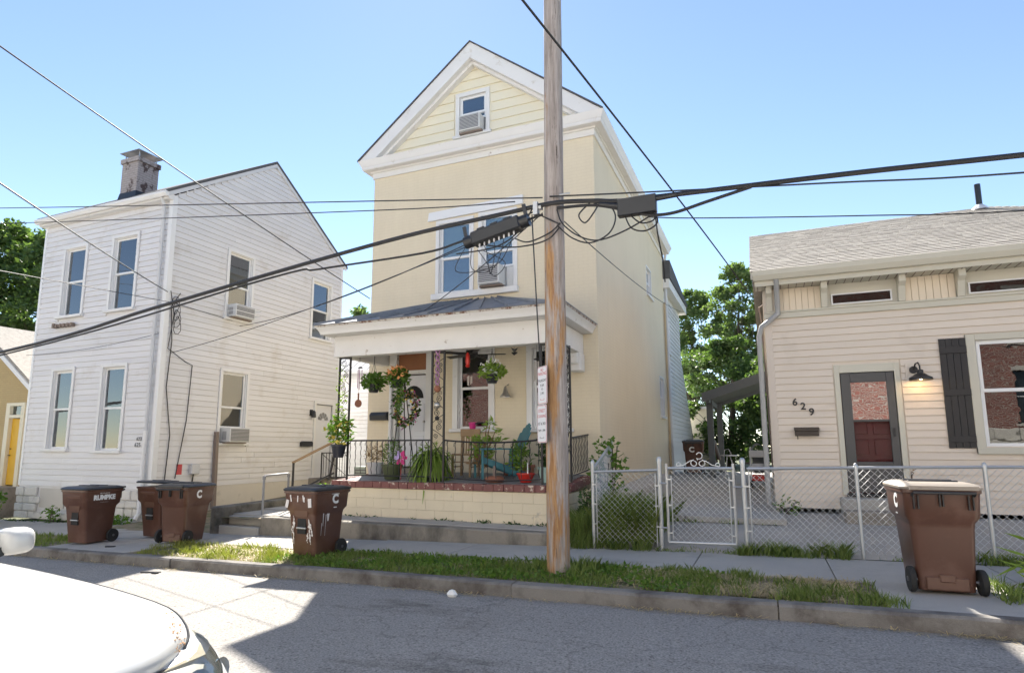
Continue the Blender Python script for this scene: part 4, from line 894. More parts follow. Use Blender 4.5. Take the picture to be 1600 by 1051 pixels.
# front door
MB().box(1.11, 1.19, RY0-.03, RY0+.06, .70, 2.88).box(1.99, 2.07, RY0-.03, RY0+.06, .70, 2.88).box(1.19, 1.99, RY0-.028, RY0+.06, 2.74, 2.88).build('door_frame', M('door casing', (.60, .57, .47), .5, .04), rh, bevel=.004)
sd = MB().box(1.20, 1.345, RY0-.02, RY0+.02, .75, 2.73).box(1.865, 1.98, RY0-.02, RY0+.02, .75, 2.73).box(1.345, 1.865, RY0-.02, RY0+.02, 2.57, 2.73).box(1.345, 1.865, RY0-.02, RY0+.02, .75, 1.25).box(1.345, 1.865, RY0-.015, RY0+.015, 1.91, 1.945).build('storm_door', mt['darkgrey'], rh, bevel=.006)
MB().box(1.345, 1.865, RY0-.004, RY0+.002, 1.945, 2.57).build('upper_pane', glassmat('storm door mirror glass', (.25, .25, .25), .38), sd); MB().box(1.345, 1.865, RY0-.004, RY0+.002, 1.25, 1.91).build('lower_pane', glassmat('lower storm glass', (.85, .85, .85), -.035), sd)
MB().box(1.90, 1.93, RY0-.05, RY0-.02, 1.66, 1.80).build('handle', mt['black'], sd)
MB().box(1.16, 2.02, RY0-.06, RY0+.05, .68, .735).build('threshold', mt['black'], rh)
idr = MB().box(1.19, 1.99, RY0+.10, RY0+.14, .72, 2.74).build('door', mt['maroon'], rh)
for (a, b) in ((1.30, 1.55), (1.63, 1.88)):
    for (z0, z1) in ((.9, 1.28), (1.36, 1.62), (1.70, 2.2), (2.3, 2.6)): MB().box(a, b, RY0+.084, RY0+.102, z0, z1).build('door_panel', mt['maroon'], idr, bevel=.012)
# picture window and shutter
mb = MB().box(3.0, 3.12, RY0-.05, RY0+.02, 1.40, 3.27).box(4.6, 4.72, RY0-.05, RY0+.02, 1.40, 3.27).box(3.12, 4.6, RY0-.048, RY0+.02, 3.17, 3.27).box(3.0, 4.72, RY0-.075, RY0+.02, 1.38, 1.48); mb.build('window_trim', mt['rh_trim'], rh, bevel=.005)
window(rh, 'f', RY0, 3.12, 4.6, 1.50, 3.17, casing=0, back='dark', sill=False, frame='vinyl', pane='pane_r', split=.52, recess=.0)
sh = thing('shutter', 'black board and batten shutter left of the front window', 'shutter', (2.82, RY0-.03, 1.47)); 
for i in range(4): MB().box(2.64+i*.0905, 2.64+i*.0905+.087, RY0-.042, RY0-.02, 1.47, 3.225).build('shutter_plank', mt['black'], sh, bevel=.003)
for z in (1.56, 2.30, 2.98): MB().box(2.642, 2.998, RY0-.062, RY0-.043, z, z+.105).build('batten', mt['black'], sh, bevel=.003)
# steps
sp = thing('door_steps', 'concrete steps below the storm door of the beige house', 'steps', (1.6, 11.5, .3))
MB().box(1.05, 2.1, 11.58, 11.99, .15, .67).build('step', mt['conc'], sp, bevel=.015); MB().box(1.05, 2.1, 11.22, 11.575, .1, .50).build('step', mt['conc_old'], sp, bevel=.015)
# numbers, mailbox, barn lamp
hn = thing('house_number', 'black house number 629 stepping down the beige siding', 'house number', (.6, RY0-.02, 2.0))
text(hn, 'digit', '6', .17, mt['black'], (.475, RY0-.03, 2.26), ext=.008, font_bold=.004); text(hn, 'digit', '2', .17, mt['black'], (.60, RY0-.03, 2.185), ext=.008, font_bold=.004); text(hn, 'digit', '9', .17, mt['black'], (.725, RY0-.03, 2.085), ext=.008, font_bold=.004)
mbx = thing('mailbox', 'dark brown wall mailbox under the number 629', 'mailbox', (.63, RY0-.06, 1.68))
mt['brown'] = M('dark brown metal', (.06, .045, .035), .4, .1)
MB().prism([(RY0-.02, 1.68), (RY0-.11, 1.68), (RY0-.12, 1.76), (RY0-.02, 1.81)], 'x', .44, .81).build('box_body', mt['brown'], mbx, bevel=.005)
MB().prism([(RY0-.02, 1.812), (RY0-.13, 1.77), (RY0-.13, 1.782), (RY0-.02, 1.83)], 'x', .43, .82).build('lid', mt['brown'], mbx)
MB().tube([(.48, RY0-.08, 1.68), (.48, RY0-.10, 1.64), (.48, RY0-.08, 1.63)], .008, 5).build('hook', mt['brown'], mbx)
lp = thing('barn_lamp', 'lit black barn lamp on the wall between door and shutter', 'lamp', (2.28, RY0-.02, 2.55))
MB().box(2.15, 2.37, RY0-.03, RY0-.014, 2.55, 2.85).build('mount_plate', mt['rh_siding'], lp)
mb = MB().tube([(2.26, RY0-.03, 2.74), (2.26, RY0-.06, 2.74)], .06, 14); mb.tube([(2.26, RY0-.06, 2.74), (2.28, RY0-.10, 2.83), (2.30, RY0-.19, 2.84), (2.31, RY0-.24, 2.78), (2.31, RY0-.24, 2.70)], .012, 8); mb.build('arm', mt['black'], lp, smooth=True)
MB().lathe([(.03, .17), (.045, .16), (.045, .11), (.075, .10), (.10, .075), (.16, .04), (.165, 0), (.158, 0), (.15, .035), (.09, .065), (.04, .09)], (2.31, RY0-.24, 2.55), 20).build('lamp_shade', mt['black'], lp, smooth=True)
bm_, bt, bb = nt('lamp bulb glow'); bb.inputs['Emission Color'].default_value = (1, .62, .25, 1); bb.inputs['Emission Strength'].default_value = 6; bb.inputs['Base Color'].default_value = (1, .8, .5, 1)
MB().lathe([(.012, .085), (.03, .06), (.035, .035), (.02, .012), (.004, .008)], (2.31, RY0-.24, 2.55), 12).build('bulb', bm_, lp, smooth=True)
bl = bpy.data.lights.new('bulb_light', 'POINT'); bl.energy = .7; bl.color = (1, .66, .32); bl.shadow_soft_size = .03; blo = bpy.data.objects.new('bulb_light', bl); C.objects.link(blo); blo.parent = lp; blo.location = Vector((2.31, RY0-.24, 2.545))-org(lp)
# meter cable on the left side wall
MB().tube([(RX0-.02, 12.3, 4.1), (RX0-.10, 12.25, 4.05), (RX0-.06, 12.3, 3.7), (RX0-.03, 12.3, 1.0)], .014, 5).build('conduit', mt['woodgrey'], rh)

# ================================================================== chain link fence
FY = 9.75
def chain(x0, x1, z0f, z1f, y0=FY, y1=None, p=.043, r=.0028):
    """woven diamonds clipped to the panel: two families of slanting wires"""
    mb = MB(); L = math.hypot(x1-x0, (y1 or y0)-y0) if y1 is not None else x1-x0; H = 1.06
    def P(u, h):
        k = u/L; x = x0+(x1-x0)*k; y = y0+((y1 if y1 is not None else y0)-y0)*k; a, b = z0f(x), z1f(x); return (x, y, a+(b-a)*h/H)
    for s in (1, -1):
        c = -H
        while c < L+H:
            u0, h0, u1, h1 = (c, 0, c+H, H) if s > 0 else (c+H, 0, c, H)
            a, b = (u0, h0), (u1, h1)
            def clip(p_, q_):
                (ux, hx), (vx, hv) = p_, q_
                if ux < 0: t = (0-ux)/(vx-ux); ux, hx = 0, hx+(hv-hx)*t
                if ux > L: t = (L-ux)/(vx-ux); ux, hx = L, hx+(hv-hx)*t
                return ux, hx
            if not ((a[0] <= 0 and b[0] <= 0) or (a[0] >= L and b[0] >= L)):
                a2, b2 = clip(a, b), clip(b, a)
                if abs(a2[1]-b2[1]) > .01:
                    A, B = Vector(P(*a2)), Vector(P(*b2)); dy = Vector((0, .002*s, 0)); mb.tube([A+dy, B+dy], r, 3, cap=False)
            c += p*2
    return mb
gr = lambda x: zs(x)
fen = thing('chain_link_fence', 'galvanised chain link fence along the sidewalk before the beige house', 'fence', (1.5, FY, 0), 'chain link fence runs')
def post(par, x, y, h=1.24, r=.03, base=None, lean=0):
    z = (gr(x) if base is None else base); MB().tube([(x, y, z-.15), (x+lean, y, z+h)], r, 10).build('post', mt['galv'], par, smooth=True)
    MB().lathe([(r*1.15, -.02), (r*1.15, .02), (r*.8, .045), (r*.2, .055)], (x+lean, y, z+h), 10).build('post_cap', mt['galv'], par, smooth=True)
for x, r, h in ((-.345, .036, 1.29), (1.08, .024, 1.19), (2.50, .024, 1.18), (3.95, .024, 1.17), (5.4, .024, 1.17)): post(fen, x, FY, h, r, lean=random.uniform(-.012, .004))
top = lambda x: gr(x)+1.185-.004*(x-.3)**2*.6
MB().tube([(-.30, FY, top(-.3)-.0), (1.1, FY, top(1.1)), (2.5, FY, top(2.5)), (3.95, FY, top(3.95)), (5.4, FY, top(5.4))], .021, 8).build('top_rail', mt['galv'], fen, smooth=True)
chain(-.29, 5.3, lambda x: gr(x)+.06, lambda x: top(x)-.02).build('chain_link_mesh', mt['wire'], fen)
MB().tube([(-.275, FY, .05), (-.275, FY, 1.17)], .010, 6).build('tension_bar', mt['galv'], fen)
for z in (.3, .62, .92): MB().box(-.345, -.27, FY-.042, FY-.03, z, z+.022).build('band', mt['galv'], fen)
f2 = thing('chain_link_fence', 'short chain link panel left of the gate before tall grass', 'fence', (-2.1, FY, 0), 'chain link fence runs')
post(f2, -2.57, FY, 1.30, .028); post(f2, -1.535, FY, 1.33, .036)
MB().tube([(-2.55, FY, 1.10), (-1.57, FY, 1.14)], .021, 8).build('top_rail', mt['galv'], f2, smooth=True)
chain(-2.52, -1.6, lambda x: gr(x)+.08, lambda x: 1.10).build('chain_link_mesh', mt['wire'], f2)
for xx in (-2.515, -1.60): MB().tube([(xx, FY, .0), (xx, FY, 1.08)], .010, 6).build('tension_bar', mt['galv'], f2)
for z in (.3, .6, .9): MB().box(-2.57, -2.51, FY-.042, FY-.03, z, z+.022).build('band', mt['galv'], f2); MB().box(-1.61, -1.53, FY-.042, FY-.03, z, z+.022).build('band', mt['galv'], f2)
f3 = thing('chain_link_fence', 'chain link side run climbing from corner post to the yellow house', 'fence', (-2.8, 10.6, .1), 'chain link fence runs')
MB().tube([(-2.57, FY+.03, 1.15), (-2.75, 11.9, 1.58)], .021, 8).build('top_rail', mt['galv'], f3, smooth=True)
post(f3, -2.75, 11.9, 1.42, .024, base=.2)
chain(-2.57, -2.75, lambda x: .03, lambda x: 1.15-(x+2.57)*2.3, FY+.04, 11.9).build('chain_link_mesh', mt['wire'], f3)
gt = thing('garden_gate', 'chain link gate with white scrollwork on top at the driveway', 'gate', (-.95, FY, 0))
MB().tube([(-1.43, FY, .10), (-1.43, FY, 1.24)], .022, 8).build('gate_stile', mt['galv'], gt); MB().tube([(-.485, FY, .10), (-.485, FY, 1.25)], .022, 8).build('gate_stile', mt['galv'], gt)
MB().tube([(-1.43, FY, 1.17), (-.485, FY, 1.18)], .021, 8).build('gate_rail', mt['galv'], gt); MB().tube([(-1.43, FY, .09), (-.485, FY, .11)], .021, 8).build('gate_rail', mt['galv'], gt)
chain(-1.37, -.54, lambda x: .11, lambda x: 1.16).build('chain_link_mesh', mt['wire'], gt)
for xx in (-1.365, -.545): MB().tube([(xx, FY, .13), (xx, FY, 1.06)], .009, 6).build('tension_bar', mt['galv'], gt)
for z in (.22, .62, 1.0):
    MB().box(-1.43, -1.36, FY-.03, FY-.02, z, z+.02).build('band', mt['galv'], gt); MB().box(-.55, -.485, FY-.03, FY-.02, z, z+.02).build('band', mt['galv'], gt)
for z in (.3, .95): MB().tube([(-1.535, FY-.03, z), (-1.43, FY-.03, z)], .014, 6).build('hinge', mt['galv'], gt)
MB().tube([(-.50, FY-.03, .92), (-.36, FY-.03, .92)], .012, 6).build('latch', mt['galv'], gt)
mb = MB(); cx, z0 = -.97, 1.195
def sp_(c, r, t0, t1, n=16, gr_=.35): return [(c[0]+r*(1-gr_*i/n)*math.cos(t0+(t1-t0)*i/n), FY, c[1]+r*(1-gr_*i/n)*math.sin(t0+(t1-t0)*i/n)) for i in range(n+1)]
for s in (-1, 1):
    q = lambda pts: [(cx+s*(p[0]-cx), p[1], p[2]) for p in pts]
    mb.tube(q([(cx+.30, FY, z0+.01), (cx+.2, FY, z0+.03), (cx+.11, FY, z0+.09), (cx+.06, FY, z0+.10)]), .007, 6); mb.tube(q(sp_((cx+.055, z0+.055), .05, math.pi/2, -1.5*math.pi)), .007, 6); mb.tube(q(sp_((cx+.275, z0+.035), .035, -.8, 3.6)), .006, 6)
mb.tube(sp_((cx+.02, z0+.17), .055, -2.2, 2.8), .007, 6); mb.tube([(cx, FY, z0+.1), (cx-.015, FY, z0+.13)], .007, 5)
mb.build('scrollwork', mt['whitelet'], gt)
# pale concrete ledge along the foot of the yellow house
tag(MB().add([(-3.08, 13.2, .2), (-2.55, 13.2, .2), (-2.55, 18.5, .4), (-3.08, 18.5, .4), (-3.08, 13.2, .62), (-2.62, 13.2, .55), (-2.62, 18.5, .72), (-3.08, 18.5, .78)], [(0,3,2,1),(4,5,6,7),(0,1,5,4),(1,2,6,5),(2,3,7,6),(3,0,4,7)]).build('concrete_ledge', M('pale concrete', (.48, .45, .41), .9, .12, 3, bump=.4, bs=30), bevel=.03), 'pale concrete ledge along the foot of the yellow house side wall', 'ledge')

# ================================================================== utility pole, signs, cables
up = thing('utility_pole', 'tall weathered wooden utility pole at the kerb before the yellow house', 'utility pole', (-2.50, 7.70, -.06))
mb = MB(); rings = []
nn = 20
for i, z in enumerate(np.linspace(-.3, 11, 46)):
    rr = .147-.0030*z; ring = []
    for k in range(nn):
        a = 2*math.pi*k/nn; j = 1+.03*math.sin(3*a+z*.7)+.022*math.sin(7*a+1.7*math.sin(z*.5))+random.uniform(-.008, .008)
        ring.append((-2.50+.004*z+rr*j*math.cos(a), 7.70+rr*j*math.sin(a), z))
    rings.append(ring)
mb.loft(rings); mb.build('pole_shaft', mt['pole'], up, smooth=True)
def sign(label, z0, z1, x0, x1, y, lines, rot):
    s = thing('parking_sign', label, 'sign', ((x0+x1)/2, y, z0)); w, h = x1-x0, z1-z0; r = .03
    pl = []
    for (cx, cz, a0) in ((w/2-r, h-r, 0), (-w/2+r, h-r, 90), (-w/2+r, r, 180), (w/2-r, r, 270)):
        for i in range(5): a = RAD(a0+22.5*i); pl.append((cx+r*math.cos(a), cz+r*math.sin(a)))
    o = org(s); MB().prism([(p[0]+o.x, p[1]+o.z) for p in pl], 'y', y-.002, y+.002).build('plate', mt['signw'], s)
    q = MB(); b_ = .012
    q.prism([(p[0]*.955+o.x, (p[1]-h/2)*.972+h/2+o.z) for p in pl], 'y', y-.0035, y-.0025); q.build('border', mt['redlet'], s)
    q = MB(); q.prism([(p[0]*.90+o.x, (p[1]-h/2)*.95+h/2+o.z) for p in pl], 'y', y-.0048, y-.0036); q.build('face', mt['signw'], s)
    for tx, zz, sz, m in lines: text(s, 'lettering', tx, sz, mt[m], (o.x, y-.0056, o.z+h*zz), ext=.0004)
    s.rotation_euler = (0, 0, rot); return s
sign('white parking sign with red lettering, upper of two on the utility pole', 2.03, 2.52, -2.765, -2.485, 7.54, [('NO', .90, .055, 'redlet'), ('PARKING', .80, .062, 'redlet'), ('THURSDAY', .62, .05, 'black'), ('9 AM', .49, .05, 'black'), ('TO', .39, .04, 'black'), ('3 PM', .28, .05, 'black'), ('<----->', .12, .05, 'redlet')], RAD(-46))
sign('white street cleaning sign with red lettering, lower of two on the utility pole', 1.54, 2.02, -2.775, -2.495, 7.54, [('STREET', .84, .06, 'redlet'), ('CLEANING', .70, .052, 'redlet'), ('1ST & 3RD', .50, .05, 'black'), ('9AM - 3PM', .32, .045, 'black'), ('<----->', .13, .05, 'black')], RAD(-46))
def cable(label, pts, r, sag=0., n=24, name='overhead_cable', dense=True, cat='cable', group='overhead cables', mat='cable'):
    P = [Vector(p) for p in pts]
    if len(P) == 2:
        P = [P[0].lerp(P[1], i/n)-Vector((0, 0, sag*4*(i/n)*(1-i/n))) for i in range(n+1)]
    elif dense:
        Q = []
        for i in range(len(P)-1):
            a, b, c, d_ = P[max(i-1, 0)], P[i], P[i+1], P[min(i+2, len(P)-1)]
            for j in range(6):
                t_ = j/6; Q.append(.5*((2*b)+(c-a)*t_+(2*a-5*b+4*c-d_)*t_*t_+(3*b-a-3*c+d_)*t_**3))
        P = Q+[P[-1]]
    return tag(MB().tube(P, r, 6).build(name, mt[mat], smooth=True), label, cat, group)
CY = 7.56
cable('thick black cable bundle crossing the picture past the utility pole', [(-30, CY, 2.4), (-14.81, CY, 3.42), (-10.05, CY, 3.97), (-7.09, CY, 4.33), (-4.77, CY, 4.58), (-3.2, CY, 4.68), (-2.46, CY, 4.72), (-1.9, CY, 4.66), (-1.5, CY, 4.60), (-.32, CY, 4.55), (1.17, CY, 4.49), (2.6, CY, 4.41), (5, CY, 4.29), (9, CY, 4.1)], .030)
cable('second black cable hugging the bundle left of the utility pole', [(-30, CY+.05, 2.35), (-14.81, CY+.05, 3.375), (-7.5, CY+.05, 4.235), (-6.4, CY+.05, 4.28), (-4.5, CY+.05, 4.30), (-3.8, CY+.05, 4.40), (-2.6, CY, 4.58)], .016)
cable('black cable drooping under the right splice box', [(-2.4, CY, 4.64), (-1.9, CY, 4.60), (-1.5, CY, 4.47), (-1.2, CY, 4.36), (-.9, CY, 4.34), (-.5, CY, 4.42), (0, CY, 4.52)], .02)
cable('thin wire above left of the pole, upper of two nearly level wires', [(-2.6, CY, 4.82), (-15.4, CY+.1, 6.76), (-22, CY+.3, 7.9)], .009)
cable('thin wire meeting the level wire left of the pole, lower of two', [(-3.0, CY, 4.83), (-5.4, CY, 5.08), (-15.4, CY+.1, 6.40), (-22, CY+.3, 7.4)], .008)
cable('thin wire running level to the right just above the bundle', [(-2.5, CY, 4.82), (-1.2, CY, 4.66), (.84, CY, 4.42), (2.6, CY, 4.22), (7, CY, 3.9)], .010)
cable('faint wire to the right below the bundle over the shingled roof', [(-1.2, CY, 4.33), (-.56, CY, 4.22), (1.2, CY, 3.98), (2.6, CY, 3.82), (7, CY, 3.5)], .007)
cable('service wire from the top left corner to the yellow house corner', [(-8.98, -.8, 7.8), (-8.75, 12.36, 5.10)], .011, .12)
cable('service wire from the left edge to the white house corner', [(-4.25, -.8, 4.22), (-13.93, 10.85, 5.45)], .011, .1)
cable('pale service wire pair below, running to the white house corner', [(-7.05, 1.0, 3.12), (-9.8, 5.0, 3.95), (-13.93, 11.0, 5.2), (-13.93, 13.0, 5.1)], .007, dense=False)
cable('service wire crossing before the pole top down to the beige house', [(-1.55, 4.0, 4.90), (-.12, 12.3, 4.28)], .011, -.05)
cable('thin wire from pole to the rear wing of the yellow house', [(-2.35, 7.7, 4.5), (-2.95, 27, 7.2)], .008, .2)
cable('thin wire from the pole across to the porch roof left end', [(-2.62, 7.6, 4.62), (-8.0, 12.3, 4.25)], .008, .12)
cable('thin wire from the pole to the white house side wall', [(-2.62, 7.6, 4.7), (-13.95, 13.3, 5.0)], .009, .25)
cable('second thin wire from the pole to the white house side wall', [(-2.62, 7.6, 4.6), (-13.95, 11.1, 3.9)], .007, .15)
cable('wire hanging straight down the left side of the pole', [(-2.75, 7.55, 4.6), (-2.74, 7.55, 4.3), (-2.68, 7.55, 3.0), (-2.66, 7.56, 2.6)], .009)
cable('white telephone wire across the white house front', [(-19.3, 10.7, 4.1), (-14.0, 10.75, 4.35)], .006, .1)
for lab, pts in (('large drooping cable loop right of the pole', [(-2.40, CY, 4.62), (-2.33, CY, 4.42), (-2.12, CY, 4.22), (-1.85, CY, 4.12), (-1.5, CY, 4.2), (-1.15, CY, 4.36)]),
                 ('thin looped cable close right of the pole', [(-2.4, CY, 4.4), (-2.2, CY, 4.2), (-1.95, CY, 4.1), (-1.7, CY, 4.2), (-1.62, CY, 4.42), (-1.75, CY, 4.62), (-1.95, CY, 4.6)]),
                 ('small cable loop between the pole and the right splice box', [(-1.95, CY, 4.64), (-2.1, CY, 4.5), (-2.02, CY, 4.38), (-1.9, CY, 4.5), (-1.8, CY, 4.66)]),
                 ('cable loop hanging under the right splice box', [(-1.5, CY, 4.4), (-1.42, CY, 4.22), (-1.25, CY, 4.16), (-1.1, CY, 4.24), (-1.12, CY, 4.38)]),
                 ('smaller cable loop under the right splice box', [(-1.42, CY, 4.38), (-1.3, CY, 4.27), (-1.15, CY, 4.28), (-1.12, CY, 4.36)]),
                 ('cable tail dropping from the right splice box', [(-1.12, CY, 4.36), (-1.1, CY, 4.1), (-1.13, CY+.6, 3.9), (-1.2, CY+1.2, 3.8)]),
                 ('cable slack tied left of the pole', [(-3.9, CY, 4.2), (-3.3, CY, 4.22), (-2.95, CY, 4.4), (-2.72, CY, 4.72), (-2.66, CY, 4.6), (-2.35, CY-.02, 4.4)]),
                 ('thin cable slack crossing the pole face', [(-3.0, CY, 4.3), (-2.8, CY-.02, 4.22), (-2.5, CY-.03, 4.3), (-2.35, CY-.02, 4.42)]),
                 ('wide thin cable slack below the left splice case', [(-3.5, CY, 4.28), (-3.0, CY, 4.18), (-2.55, CY-.04, 4.2), (-2.36, CY-.02, 4.36)])): cable(lab, pts, .010, name='cable_loop', group='cable loops at the pole')
# left splice case
lc = thing('splice_case', 'black ribbed splice case hanging left of the pole, wires fanning below', 'splice case', (-3.3, CY, 4.3), 'splice cases on the cable')
rot = Matrix.Rotation(RAD(-12), 3, 'Y'); mid = Vector((-3.27, CY-.02, 4.43))
MB().obox(mid, (.74, .19, .19), rot).build('case_body', mt['plast'], lc, bevel=.02)
for sx_ in (-1, 1):
    e = mid+rot @ Vector((sx_*.42, 0, .0)); MB().tube([e-rot @ Vector((.06*sx_, 0, 0)), e+rot @ Vector((.07*sx_, 0, 0))], .088, 12).build('end_cap', mt['plast'], lc, smooth=True)
    MB().bar(mid+rot @ Vector((sx_*.46, 0, .05)), mid+rot @ Vector((sx_*.46, 0, .24)), .03, .05).build('hanger', mt['plast'], lc)
for i in range(3): e = mid+rot @ Vector((-.2+.2*i, -.0, .10)); MB().obox(e, (.12, .16, .04), rot).build('rib', mt['plast'], lc, bevel=.012)
for i in range(8):
    e = mid+rot @ Vector((-.27+.075*i, -.03, -.095)); MB().lathe([(.012, 0), (.014, -.03), (.01, -.05)], e, 6).build('port', mt['alum'], lc)
    k = i-3.5; pts = [e-Vector((0, 0, .05)), e+Vector((-.02*k, 0, -.2)), e+Vector((-.05*k-.05, 0, -.42)), e+Vector((-.12*k-.12, 0, -.5)), e+Vector((-.2*k-.2, .02, -.30-.02*i)), e+Vector((-.12*k-.32, .02, -.12))]
    if i % 2: MB().tube(spline(pts), .006, 5).build('drop_wire', mt['cable'], lc)
rc = thing('splice_case', 'flat black splice box on the cable right of the pole', 'splice case', (-1.34, CY, 4.4), 'splice cases on the cable')
MB().box(-1.585, -1.10, CY-.05, CY+.06, 4.385, 4.615).build('case_body', mt['plast'], rc, bevel=.008)
for a, b in (((-1.82, CY, 4.60), (-1.585, CY, 4.54)), ((-1.10, CY, 4.56), (-.86, CY, 4.57))): MB().tube([a, b], .036, 8).build('cable_sleeve', mt['plast'], rc)
# pole hardware
MB().tube([(-2.70, 7.58, 4.70), (-2.62, 7.58, 4.70)], .05, 8).build('clamp', mt['galv'], up); MB().box(-2.72, -2.66, 7.5, 7.6, 4.58, 4.76).build('clamp', mt['galv'], up); MB().tube([(-2.36, 7.56, 4.82), (-2.22, 7.56, 4.82)], .012, 6).build('bolt', mt['galv'], up)
# ================================================================== wheeled bins
def rr(w, d, z, r, cy=0, n=4):
    out = []
    for (sx, sy, a0) in ((1, -1, -90), (1, 1, 0), (-1, 1, 90), (-1, -1, 180)):
        for i in range(n+1):
            a = RAD(a0+90*i/n); out.append((sx*(w/2-r)+r*math.cos(a), cy+sy*(d/2-r)+r*math.sin(a), z))
    return out
_bin = {}
def bin_meshes():
    b = MB(); b.loft([rr(.50, .56, .03, .05, .02), rr(.515, .58, .12, .05, .02), rr(.575, .68, .66, .055, .0), rr(.59, .70, .72, .055, .0), rr(.665, .80, .78, .07, .0), rr(.685, .84, 1.0, .07, .0), rr(.69, .85, 1.02, .07), rr(.715, .88, 1.025, .075), rr(.715, .88, 1.06, .075), rr(.66, .82, 1.06, .07)])
    _bin['body'] = b.mesh('body', mt['bin'], smooth=True)
    f = MB(); 
    f.add([(-.13, -.348, .64), (.13, -.348, .64), (.21, -.425, .96), (-.21, -.425, .96), (-.13, -.33, .64), (.13, -.33, .64), (.21, -.40, .96), (-.21, -.40, .96)], [(0, 1, 2, 3), (4, 7, 6, 5), (0, 4, 5, 1), (1, 5, 6, 2), (2, 6, 7, 3), (3, 7, 4, 0)])
    _bin['panel'] = f.mesh('front_panel', mt['binscuff'], bevel=.01)
    g = MB().box(-.09, .09, -.338, -.30, .38, .62); _bin['recess'] = g.mesh('grab_recess', mt['tyre'])
    _bin['bar'] = MB().tube([(-.10, -.342, .47), (.10, -.342, .47)], .013, 8).mesh('grab_bar', mt['galv'])
    l = MB(); l.loft([rr(.735, .90, 1.062, .08, .0), rr(.74, .91, 1.085, .08), rr(.70, .86, 1.105, .08), rr(.60, .70, 1.125, .08, -.02), rr(.50, .56, 1.128, .07, -.02)]); l.box(-.3, .3, .43, .50, 1.06, 1.10)
    _bin['lid'] = l.mesh('lid', mt['lid'], smooth=True)
    r = MB(); r.obox((0, -.10, 1.134), (.46, .10, .02)).obox((0, .12, 1.132), (.46, .06, .02)); _bin['rib'] = r.mesh('lid_rib', mt['lid'], bevel=.008)
    h = MB().tube([(-.27, .43, 1.0), (-.27, .50, 1.03), (.27, .50, 1.03), (.27, .43, 1.0)], .016, 8); _bin['handle'] = h.mesh('handle', mt['lid'], smooth=True)
    for i, x in enumerate((-.24, 0, .24)): pass
    _bin['hinge'] = MB().obox((0, .432, .93), (.012, .03, .14)).mesh('hinge_rib', mt['plast'])
    _bin['axle'] = MB().tube([(-.31, .27, .13), (.31, .27, .13)], .012, 6).mesh('axle', mt['galv'])
    _bin['axlebox'] = MB().box(-.19, .19, .27, .33, .04, .17).box(-.07, .07, .32, .345, .12, .2).mesh('axle_housing', mt['binscuff'], bevel=.01)
    w = MB().lathe([(.09, -.028), (.125, -.026), (.13, -.012), (.13, .012), (.125, .026), (.09, .028)], (0, 0, 0), 20); _bin['wheel'] = w.mesh('wheel', mt['tyre'], smooth=True)
    hb = MB().lathe([(.085, -.016), (.085, .016)], (0, 0, 0), 18); 
    for i in range(6):
        a = math.pi*i/6; hb.obox((0, 0, 0), (.165, .02, .05), Matrix.Rotation(a, 3, 'Z'))
    hb.lathe([(.025, -.036), (.025, .036)], (0, 0, 0), 10); _bin['hub'] = hb.mesh('hub', M('grey hub', (.09, .09, .095), .5, .1, kind='obj'))
bin_meshes()
def wheelie(label, x, y, z, rot, lidmat=None, lid_tilt=0, marks=(), scale=1.0):
    t = thing('wheeled_bin', label, 'bin', (0, 0, 0), 'brown wheeled bins')
    for k in ('body', 'panel', 'bar', 'recess', 'axle', 'axlebox', 'handle'): link(_bin[k].name.split('.')[0], _bin[k], t)
    for hx in (-.26, -.22, 0, .03, .22, .26): link('hinge_rib', _bin['hinge'], t, (hx, 0, 0 if abs(hx) > .1 else .03))
    l = link('lid', _bin['lid'], t, (0, 0, 0)); link('lid_rib', _bin['rib'], l)
    if lid_tilt: l.rotation_euler = (lid_tilt, 0, 0); l.location = (0, .43*(1-math.cos(lid_tilt))+1.07*math.sin(lid_tilt), 1.07-1.07*math.cos(lid_tilt)-.43*math.sin(lid_tilt)+.0)
    if lidmat:
        me = _bin['lid'].copy(); me.materials.clear(); me.materials.append(lidmat); l.data = me
    for s in (-1, 1):
        w = link('wheel', _bin['wheel'], t, (s*.31, .27, .13)); w.rotation_euler = (0, math.pi/2, 0); link('hub', _bin['hub'], w)
    for (nm, body, size, px, side, bold) in marks:
        text(t, nm, body, size, mt['whitelet'], px, side, .001, font_bold=bold)
    t.location = (x, y, z); t.rotation_euler = (0, 0, rot); t.scale = (scale,)*3; return t
Cm = [('letter_mark', 'C', .20, (.344, .06, .915), 'right', .010), ('letter_mark', '__', .06, (.343, .06, .81), 'right', .006), ('letter_mark', 'C', .20, (-.344, .06, .915), 'left', .010), ('letter_mark', 'COVINGTON', .03, (.345, .06, 1.0), 'right', 0)]
Rk = [('brand_lettering', 'RUMPKE', .125, (.343, .0, .90), 'right', .008), ('brand_lettering', 'WE COLLECT IT', .03, (.345, .0, .985), 'right', 0), ('brand_lettering', '_______', .05, (.341, 0, .83), 'right', 0)]
wheelie('brown bin with white company lettering, leftmost on the sidewalk', -11.95, 8.05, -.298, RAD(4), marks=Rk, scale=.94)
wheelie('brown bin standing half behind its neighbour in front of the white house', -11.28, 9.08, -.278, RAD(2), lid_tilt=RAD(-5), scale=.94)
wheelie('brown bin with white C, wheels to the street, right of a pair', -10.12, 8.62, -.25, RAD(190), marks=Cm, scale=.95)
bm2 = wheelie('brown bin splashed with white paint, standing on the grass verge', -6.58, 8.05, -.175, RAD(-4), marks=Cm, scale=.94)
wheelie('brown bin with bleached lid on the sidewalk before the beige house', 1.54, 7.95, .04, RAD(183), lidmat=mt['lidtan'], marks=[('letter_mark', 'C', .20, (.344, .06, .915), 'right', .010), ('letter_mark', '__', .06, (.343, .06, .81), 'right', .006)], scale=.965)
